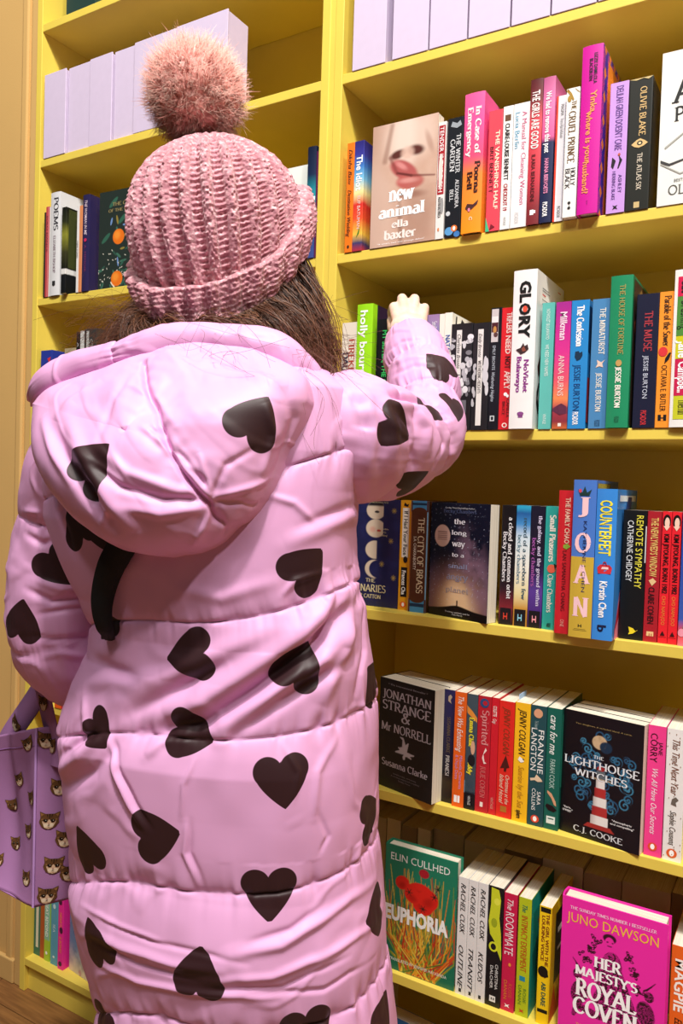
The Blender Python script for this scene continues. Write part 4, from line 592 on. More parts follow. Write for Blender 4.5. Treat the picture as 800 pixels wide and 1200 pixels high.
FO('F', -.3095, -.008, 0, .033, .234, .156, 'h', 'EE2AA6', 'shocking pink hardback facing out with a dark engraving', G5, 'engraving', [('THE SUNDAY TIMES NUMBER 1 BESTSELLER', .08, .9, .925, .945, 'FBD9EE', 's'), ('JUNO DAWSON', .05, .92, .84, .905, 'F4C23A', 'n'), ('HER', .33, .6, .585, .655, W_, 'sb'), ('MAJESTY\'S', .15, .75, .5, .56, W_, 'sb'), ('ROYAL', .16, .75, .36, .47, W_, 'sb'), ('COVEN', .14, .76, .24, .345, W_, 'sb'), ('THIS IS HOW YOU START A REVOLUTION', .18, .85, .15, .17, 'F4C23A', 'n')])
B('F', -.1500, .0117, .0265, .198, 'p', 'E8641E', 'orange paperback with white capitals right of the pink hardback', [('MAGPIE', .1, .5, .0, .56, 'FBF4EE', 'nb'), ('ELIZABETH DAY', .55, .95, .0, .4, '3A1A10', 'ni')], grp=G5)
ORD = 'first second third fourth fifth sixth seventh eighth ninth tenth eleventh twelfth thirteenth fourteenth'.split()
k = 0
x = -.764
while x < -.06:
    wd = (.030, .028, .031, .034, .027)[k] if k < 5 else (.072, .064, .078, .070)[k % 4]
    b_ = make_book(x + wd / 2, .160 if k > 4 else .150, SH['F'], wd, .200 + .003 * (k * 13 % 3), .125, 'p', ['D8D2C8', 'B8AE9C', 'CFC6B4', '8A7A62'][k % 4], f"{'pale' if k < 5 else 'thick'} book in the shaded second row near the bottom, {ORD[k]} from the left", 'back row of the shelf near the bottom')
    x += wd + .0015; k += 1
# shelf G, right bay: only the tops show
B('G', -.700, .03, .030, .2, 'p', 'D8D2C8', 'pale book low on the bottom shelf beside the coat hem', grp='books on the bottom shelf')
FO('G', -.655, .05, -4, .03, .2, .129, 'p', '2A6AA8', 'blue, pink and purple book facing out on the bottom shelf', 'books on the bottom shelf', None, d=[('CP', [(.1, .7), (.5, .98), (.5, .8)], 'C8327A'), ('CP', [(.5, .98), (.95, .9), (.6, .7)], '3A2A8A'), ('CP', [(.1, .5), (.4, .7), (.6, .5)], '2AA0C8')])
FO('G', -.665, .005, -6, .026, .185, .20, 'h', 'E8C23A', 'yellow and white flat book standing low on the bottom shelf', 'books on the bottom shelf')
for i, (c_, lb) in enumerate((('8A7A62', 'tan paperback, first of the spines on the bottom shelf'), ('C9C2B4', 'pale paperback, second of the spines on the bottom shelf'), ('5A4A3A', 'brown paperback, third of the spines on the bottom shelf'), ('B0A48E', 'beige paperback, last of the spines on the bottom shelf'))):
    B('G', -.455 + i * .034, .02, .032, .198, 'p', c_, lb, grp='books on the bottom shelf')
# left bay
G6 = 'books on the shelf left of the knitted hat'
B('B', -1.5900, .0, .0055, .2, 'p', '2A2422', 'thin dark book against the left side of the bookcase', grp=G6)
B('B', -1.5840, .0, .0110, .212, 'p', 'C0464A', 'thin red book next to the white poems', [('SOLO DANCE', .1, .5, 0, .5, '5A1E20', 'n')], [('R', 0, 1, .2, .34, 'E4A0A0')], grp=G6)
B('B', -1.5715, .0, .0050, .21, 'p', 'E4DEDA', 'very thin white book between red and grey', grp=G6)
B('B', -1.5650, -.002, .0340, .240, 'h', 'DCDCDE', 'tall pale grey hardback at the left of its shelf', [('POEMS', .05, .37, .1, .42, '3A3A40', 's'), ('ELIZABETH BISHOP', .42, .78, .0, .24, '9A8A92', 's')], [('P', [(.86, -.15), (.86, .15), (.9, .15), (.91, 0), (.9, -.15)], '2A2A2A')], grp=G6)
B('B', -1.5180, -.008, .0150, .198, 'p', g((0, '0E1012'), (.24, '14161A'), (.25, 'E4E2E0'), (.3, 'E4E2E0'), (.31, '12140E'), (.5, '3A3A1E'), (.7, '8A8A2E'), (.85, '2A2E18'), (1, '14160E'), wob=.04), 'slim black book with a white band and forest photograph', [], [('C', .05, .98, .3, .98, '3E4420')], grp=G6)
B('B', -1.4760, .0, .0070, .196, 'p', 'E0DEDC', 'thin white book beside a thin orange one', [('FABER STORIES', .4, .6, 0, .6, '6A6A6A', 'n')], grp=G6)
B('B', -1.4680, .0, .0095, .197, 'p', 'D98A5A', 'thin salmon orange book left of the navy one', grp=G6)
B('B', -1.4570, .0, .0230, .2185, 'h', '2A2450', 'navy hardback with neon pink scribble on its cover', [('THE WOMAN IN ME', .06, .42, .0, .38, 'E4D0E0', 'ni'), ('A. MEMOIR', .52, .8, .0, .3, '7A3A6A', 'n')], [('D', .47, 0, .004, .2, 'C02A5A')] + [('CP', [(a, b_), (a + .14, b_ + .05), (a + .2, b_ - .02), (a + .16, b_ - .03), (a + .1, b_ + .02), (a + .02, b_ - .04)], 'F04A8A') for a, b_ in ((.2, .88), (.5, .86), (.3, .74), (.55, .7), (.2, .6), (.5, .55), (.3, .42), (.6, .4), (.2, .25), (.5, .2), (.3, .1), (.65, .08))] + [('C', .6, .66, .1, .85, 'F04A8A')], grp=G6)
FO('B', -1.4050, .002, 3, .03, .2158, .14, 'h', '26302C', 'dark hardback facing out with oranges and leaves', G6, 'oranges', [('THE GARDEN', .28, .9, .84, .875, '9A8A5A', 's'), ('OF THE CHAMBER', .2, .95, .78, .81, '9A8A5A', 's')])
FO('B', -.9820, .0190, 0, .012, .186, .13, 'p', 'E9EEE8', 'white book facing out behind the right side of the hat', G6, None, [('flowers', .4, .95, .5, .58, '4A5A62', 's')])
B('B', -.8410, .0, .0190, .208, 'h', g((0, '3A4A8A'), (.3, '2A4A7A'), (.5, '1FA0A8'), (.6, '1F8A98'), (.75, '1A2A4A'), (1, '141C38')), 'dark blue and teal book between the hat and the upright', [('FINA', .4, .48, -.1, .4, 'C9E9EE', 'nb'), ('B.S', .45, .62, .2, .6, W_, 'nb')], grp=G6)
B('B', -.8210, .0, .0030, .197, 'p', '5E1E4A', 'thin plum booklet against the central upright', [], grp=G6)
B('C', -.8380, .0, .0195, .2245, 'h', 'F0406A', 'pink book behind the tips of the hair, by the central upright', [], grp='books half hidden by the hair')
B('C', -1.5930, .0, .0400, .201, 'p', '2A3A9A', 'blue book with a red star just above the hood', [], [('CP', [(.2, .8), (.35, .9), (.3, .75), (.45, .7), (.28, .65), (.2, .55), (.18, .68)], 'D8343A'), ('CP', [(.5, .6), (.8, .85), (.9, .6), (.7, .5)], 'E8A03A'), ('P', [(.1, .1), (.08, .4), (.16, .3)], 'D8343A')], grp='books half hidden by the hair')
B('C', -1.5100, .0, .0380, .201, 'p', 'A89A7A', 'faded beige book above the hood, between blue and black ones', [], grp='books half hidden by the hair')
B('C', -1.4700, .0, .0120, .236, 'p', '1A1A1C', 'tall thin black book above the hood', [('A SHORT HISTORY', .1, .7, 0, .4, 'C9C9C9', 'n')], grp='books half hidden by the hair')
B('C', -1.4570, .0, .0120, .238, 'p', 'C9C9C6', 'tall thin silver grey book above the hood', [], grp='books half hidden by the hair')
B('C', -1.4440, .0, .0400, .241, 'p', '3A3836', 'thick charcoal book beside the brown hair', [('STORIES', .1, .4, 0, .4, '9A9A96', 's')], [('R', .02, .98, -.3, -.1, 'B9B9B6')], grp='books half hidden by the hair')
for i, (c_, lb) in enumerate((('F0641E', 'bright orange book showing between sleeve and coat'), ('D2303A', 'red book right of the bright orange one under the elbow'), ('B82A30', 'dark red book third under the elbow'), ('E4443A', 'light red book fourth under the elbow'))):
    B('E', -1.520 + i * .023, .0, .0215, .2, 'p', c_, lb, [('NOVEL' if False else 'STORIES', .5, .9, 0, .5, ('F8E0C0', 'F8C8C0', 'F8C8C0', 'F8C8C0')[i], 'n')], grp='red books under the left elbow')
G7 = 'books at the left end of the bottom shelf'
B('G', -1.6095, .0250, .0235, .2, 'p', '2A6A5A', 'green book with a cream strip, first on the bottom shelf', [], [('R', .1, .9, -.15, .25, 'D9D4C0')], grp=G7)
B('G', -1.5845, .0238, .0160, .2, 'p', 'B0562A', 'rust brown book second on the bottom shelf', grp=G7)
B('G', -1.5670, .0220, .0190, .2, 'p', g((0, 'A8C83A'), (.25, 'A8C83A'), (.27, '8AC0A0'), (1, '8AC8B0')), 'pale green and lime book on the bottom shelf', [('THE GREAT BEYOND', .1, .7, 0, .5, 'F6F8EE', 'nb')], [('D', .9, 0, .004, .2, W_), ('C', 0, 1, 0, 1, 'B4DC3A')], grp=G7)
B('G', -1.5425, .0210, .0250, .2, 'p', '5AA0B8', 'light blue book left of the neon pink one', [('SEA', .5, .6, 0, .3, 'D9ECF0', 's')], [('D', .28, 0, .006, .2, 'C9E4EA'), ('D', .9, 0, .003, .14, 'E4F0F2')], grp=G7)
B('G', -1.5120, .0175, .0190, .2, 'p', 'F02A9A', 'neon pink book on the bottom shelf', [('HEARTS', .3, .5, 0, .4, 'F2963A', 'ni'), ('& BONES', .6, .8, 0, .4, 'F2963A', 'ni')], [('D', .18, -.1, .007, .3, '4A123A'), ('D', .52, .1, .008, .3, '4A123A'), ('D', .93, .0, .006, .3, '4A123A'), ('C', .3, .5, .3, .31, '6A124A'), ('C', .2, .5, .62, .63, '6A124A')], grp=G7)
FO('G', -1.487, .031, -7, .03, .2, .13, 'p', '5F86A8', 'blue and cream book facing out beside the coat', G7, 'sea')
# bookmark
# bookmark stuck in one of the page tops
bk = tag(link('bookmark', boxmesh('bookmark', -.0006, .0006, 0, .035, 0, .02), mat('pale_blue_paper', hexc('A8C8EA'), .6), loc=(-.4035, .030, SH['E'] + .186)), 'small pale blue tab standing up out of the page tops', 'bookmark')
# boxes
boxm = mat('lilac_paper', hexc('D3C3DC'), .55, .35, noise=.02, nscale=60, bump=.05, bscale=500)
def filebox(x, y, z, w, h, d, label, grp):
    r = root('box_file', (x + w / 2, y, z), label, 'box', grp)
    link('front', boxmesh('front', -w / 2, w / 2, 0, .003, 0, h, .0008), boxm, r)
    link('body', boxmesh('body', -w / 2 + .0022, w / 2 - .0022, .003, d, .001, h - .0015, .0008), boxm, r)
xs = [(-1.5990, .0770, 'leftmost'), (-1.5210, .0740, 'second'), (-1.4460, .0735, 'third'), (-1.3715, .0655, 'narrowest, fourth'), (-1.3050, .1225, 'fifth and wide'), (-1.1815, .1400, 'widest, right side showing')]
for kx, (x, wd, nm) in enumerate(xs):
    wd -= .0022
    filebox(x, (.0, .006, .002, .007, .001, -.001)[kx], SH['A'], wd, .1955, .068, f'lilac box in the left bay, {nm}', 'lilac boxes in the left bay')
xs = [(-.7500, .0700), (-.6685, .0710), (-.5965, .0705), (-.5250, .0735), (-.4505, .0650), (-.3848, .0715), (-.3125, .07), (-.2420, .07), (-.1715, .07), (-.101, .07), (-.031, .052)]
nm = ['first beside the central upright', 'second from the upright', 'third from the upright', 'fourth from the upright', 'fifth from the upright', 'sixth from the upright', 'at the top right where the shelf leaves the picture', 'out past the top right corner', 'further past the top right corner', 'last but one on its shelf', 'last and narrow on its shelf']
for (x, wd), n_ in zip(xs, nm):
    wd -= .0022
    filebox(x, .0, SH['A'], wd, .30 if False else .2455, .068, f'pale lilac box, {n_}', 'lilac boxes in the right bay')
mk_ = root('box_file', (-1.515, .03, SH['L']), 'dark green box on the topmost shelf of the left bay', 'box')
link('front', boxmesh('front', -.05, .05, 0, .004, 0, .26, .001), mat('dark_green_card', hexc('1E3A38'), .5), mk_); link('body', boxmesh('body', -.048, .048, .004, .2, .001, .258, .001), mat('dark_green_card2', hexc('26423E'), .5), mk_)
# ------------------------------------------------------------------ the woman
BX, BY = -.690, -.420
person = root('person', (BX, BY, 0), 'woman seen from behind in a long pink puffer coat, reaching up to a shelf', 'person')
ROOT = np.array([BX, BY, 0.0])
e1 = np.array([.978, .208, 0]); e2 = np.array([-.208, .978, 0])   # her right, her front
def cr_spline(pts, n):
    p = np.array(pts, float); q = np.vstack([2 * p[0] - p[1], p, 2 * p[-1] - p[-2]]); out = []
    m = len(p) - 1
    for k in range(n):
        t = k / (n - 1) * m; i = min(int(t), m - 1); f = t - i
        a, b, c, d = q[i], q[i + 1], q[i + 2], q[i + 3]
        out.append(.5 * ((2 * b) + (-a + c) * f + (2 * a - 5 * b + 4 * c - d) * f * f + (-a + 3 * b - 3 * c + d) * f ** 3))
    return np.array(out)
# fabric: colour attribute not needed, only the heart distance field
def coatmat(name, col, heart=True, rough=.5):
    m = bpy.data.materials.new(name); m.use_nodes = True
    nt = m.node_tree; b = nt.nodes['Principled BSDF']; N = nt.nodes.new; L = nt.links.new
    b.inputs['Roughness'].default_value = rough; b.inputs['Specular IOR Level'].default_value = .35
    
    tc = N('ShaderNodeTexCoord')
    n = N('ShaderNodeTexNoise'); n.inputs['Scale'].default_value = 5; n.inputs['Detail'].default_value = 3; L(tc.outputs['Object'], n.inputs['Vector'])
    mr = N('ShaderNodeMapRange'); mr.inputs[3].default_value = .95; mr.inputs[4].default_value = 1.05; L(n.outputs['Fac'], mr.inputs[0])
    mul = N('ShaderNodeVectorMath'); mul.operation = 'MULTIPLY'; mul.inputs[0].default_value = col; L(mr.outputs[0], mul.inputs[1])
    if heart:
        a = N('ShaderNodeAttribute'); a.attribute_name = 'heart'
        g_ = N('ShaderNodeMapRange'); g_.inputs[1].default_value = .0004; g_.inputs[2].default_value = -.0004; g_.inputs[3].default_value = 0; g_.inputs[4].default_value = 1
        L(a.outputs['Fac'], g_.inputs[0])
        mx = N('ShaderNodeMix'); mx.data_type = 'RGBA'; L(g_.outputs[0], mx.inputs[0]); L(mul.outputs[0], mx.inputs[6]); mx.inputs[7].default_value = (*hexc('30181C'), 1)
        L(mx.outputs[2], b.inputs['Base Color'])
    else: L(mul.outputs[0], b.inputs['Base Color'])
    # fine crinkles of the thin shell fabric
    mp = N('ShaderNodeMapping'); mp.inputs['Scale'].default_value = (1, 1, .45); L(tc.outputs['Object'], mp.inputs[0])
    w1 = N('ShaderNodeTexNoise'); w1.noise_type = 'RIDGED_MULTIFRACTAL'; w1.inputs['Scale'].default_value = 7; w1.inputs['Detail'].default_value = 3; w1.inputs['Distortion'].default_value = .9; L(mp.outputs[0], w1.inputs['Vector'])
    w2 = N('ShaderNodeTexNoise'); w2.inputs['Scale'].default_value = 900; w2.inputs['Detail'].default_value = 1; L(tc.outputs['Object'], w2.inputs['Vector'])
    b1 = N('ShaderNodeBump'); b1.inputs['Strength'].default_value = .5; b1.inputs['Distance'].default_value = .006; L(w1.outputs['Fac'], b1.inputs['Height'])
    b2 = N('ShaderNodeBump'); b2.inputs['Strength'].default_value = .05; b2.inputs['Distance'].default_value = .001; L(w2.outputs['Fac'], b2.inputs['Height']); L(b1.outputs[0], b2.inputs['Normal'])
    L(b2.outputs[0], b.inputs['Normal'])
    return m
PINK = hexc('E0A6D2')
coat_m = coatmat('pink_nylon', PINK)
def normals(V, nu, nv, closed):
    G = V.reshape(nv, nu, 3)
    if closed: du = np.roll(G, -1, 1) - np.roll(G, 1, 1)
    else: du = np.gradient(G, axis=1)
    dv = np.gradient(G, axis=0)
    n = np.cross(du, dv).reshape(-1, 3); return n / (np.linalg.norm(n, axis=1, keepdims=True) + 1e-12)
def heartsdf(x, y):
    # unit heart: width ~1, tip at (0,-.5), lobes up; negative inside
    x = np.abs(x); y = y + .5
    r = .27
    c1 = np.hypot(x - .245, y - .71) - r
    # side: curve from lobe to tip
    t = np.clip(y / .72, 0, 1)
    wdt = .51 * np.sin(np.clip(t, 0, 1) * 1.45) ** .92
    side = np.where((y > 0) & (y < .74), x - wdt, 9)
    return np.minimum(c1, side)
def hearts_attr(V, Nn, part):
    f = np.full(len(V), .05, np.float32)
    for (pt, c, nn, up, s) in HEARTS:
        if pt != part: continue
        c = np.array(c); nn = np.array(nn, float); nn /= np.linalg.norm(nn)
        up = np.array(up, float); up -= nn * (up @ nn); up /= np.linalg.norm(up); rt = np.cross(up, nn)
        d = V - c; m = (np.einsum('ij,ij->i', d, d) < (s * .95) ** 2) & (Nn @ nn > .0)
        if not m.any(): continue
        dd = d[m]; f[m] = np.minimum(f[m], heartsdf(dd @ rt / s, dd @ up / s) * s)
    return f
HEARTS = [
('hood', (-0.6611, -0.6642, 1.2779), (0.130, -0.985, 0.113), (-0.655, -0.171, -0.736), 0.064),
('hood', (-0.5150, -0.5686, 1.3321), (0.806, -0.583, 0.100), (-0.219, -0.451, -0.865), 0.062),
('coat', (-0.7548, -0.5999, 1.2116), (-0.042, -0.998, 0.043), (0.470, -0.058, -0.881), 0.064),
('coat', (-0.7125, -0.6007, 1.2051), (0.047, -0.999, -0.013), (0.966, 0.042, 0.255), 0.060),
('sleeve_left', (-0.8656, -0.5348, 1.1444), (0.618, -0.785, -0.029), (-0.455, -0.388, 0.801), 0.062),
('sleeve_left', (-0.9126, -0.5568, 1.0692), (0.209, -0.978, -0.027), (-0.214, -0.018, -0.977), 0.062),
('coat', (-0.7274, -0.5726, 1.0857), (-0.317, -0.948, -0.032), (0.552, -0.212, 0.806), 0.045),
('coat', (-0.4900, -0.4985, 1.1696), (0.865, -0.495, -0.077), (-0.391, -0.571, -0.722), 0.060),
('coat', (-0.6010, -0.5669, 1.0656), (0.236, -0.961, 0.142), (0.938, 0.264, 0.226), 0.060),
('coat', (-0.4907, -0.5054, 1.0583), (0.715, -0.694, 0.085), (-0.222, -0.340, -0.914), 0.060),
('coat', (-0.4661, -0.3755, 1.0201), (0.973, 0.229, -0.017), (-0.175, 0.691, -0.701), 0.060),
('coat', (-0.7213, -0.5861, 0.9612), (-0.037, -0.995, 0.089), (-0.762, 0.086, 0.642), 0.052),
('coat', (-0.5953, -0.5673, 0.9762), (0.387, -0.921, -0.048), (-0.898, -0.388, 0.207), 0.058),
('coat', (-0.4956, -0.5254, 0.9293), (0.650, -0.752, 0.110), (-0.173, -0.005, 0.985), 0.062),
('coat', (-0.4540, -0.3909, 0.8557), (0.987, 0.159, 0.011), (0.158, -0.966, -0.204), 0.062),
('coat', (-0.6278, -0.5854, 0.8558), (0.250, -0.966, -0.068), (-0.935, -0.223, -0.277), 0.063),
('coat', (-0.7425, -0.5855, 0.8104), (-0.137, -0.967, -0.213), (0.509, 0.116, -0.853), 0.062),
('coat', (-0.5089, -0.5266, 0.7994), (0.534, -0.845, 0.012), (-0.061, -0.024, 0.998), 0.062),
('coat', (-0.4416, -0.3921, 0.7357), (0.975, 0.183, 0.125), (-0.173, 0.981, -0.088), 0.062),
('coat', (-0.7177, -0.5899, 0.7039), (-0.101, -0.972, -0.210), (0.544, 0.123, -0.830), 0.062),
('coat', (-0.5701, -0.5739, 0.7095), (0.269, -0.960, -0.077), (-0.078, 0.058, -0.995), 0.062),
('coat', (-0.7289, -0.5656, 0.5780), (-0.446, -0.890, 0.095), (0.151, 0.029, 0.988), 0.060),
('coat', (-0.4685, -0.4998, 0.6369), (0.686, -0.706, 0.177), (-0.235, 0.015, 0.972), 0.060),
('coat', (-0.4306, -0.3832, 0.6050), (0.967, 0.155, 0.201), (0.252, -0.700, -0.668), 0.060),
('coat', (-0.6076, -0.5728, 0.5755), (0.137, -0.990, 0.028), (-0.759, -0.087, 0.645), 0.060),
('coat', (-0.5071, -0.5411, 0.5282), (0.441, -0.889, -0.126), (0.654, 0.222, 0.723), 0.060),
('sleeve_right', (-0.4853, -0.1554, 1.4522), (0.642, -0.456, 0.616), (0.737, 0.149, -0.659), 0.058),
('sleeve_right', (-0.4281, -0.4012, 1.3376), (0.933, -0.352, 0.071), (-0.353, -0.863, 0.361), 0.058),
('sleeve_right', (-0.4372, -0.2795, 1.3713), (0.711, 0.100, 0.696), (-0.250, -0.889, 0.383), 0.050),
('sleeve_right', (-0.4379, -0.3334, 1.2718), (0.707, -0.081, -0.703), (-0.589, -0.616, -0.522), 0.052),
('sleeve_right', (-0.4408, -0.2003, 1.3809), (0.861, -0.096, 0.499), (-0.428, 0.394, 0.814), 0.050),
]
def capd(V, a, b):
    a = np.array(a); b = np.array(b); ab = b - a; t = np.clip((V - a) @ ab / (ab @ ab), 0, 1)
    return np.linalg.norm(V - a - t[:, None] * ab, axis=1), t
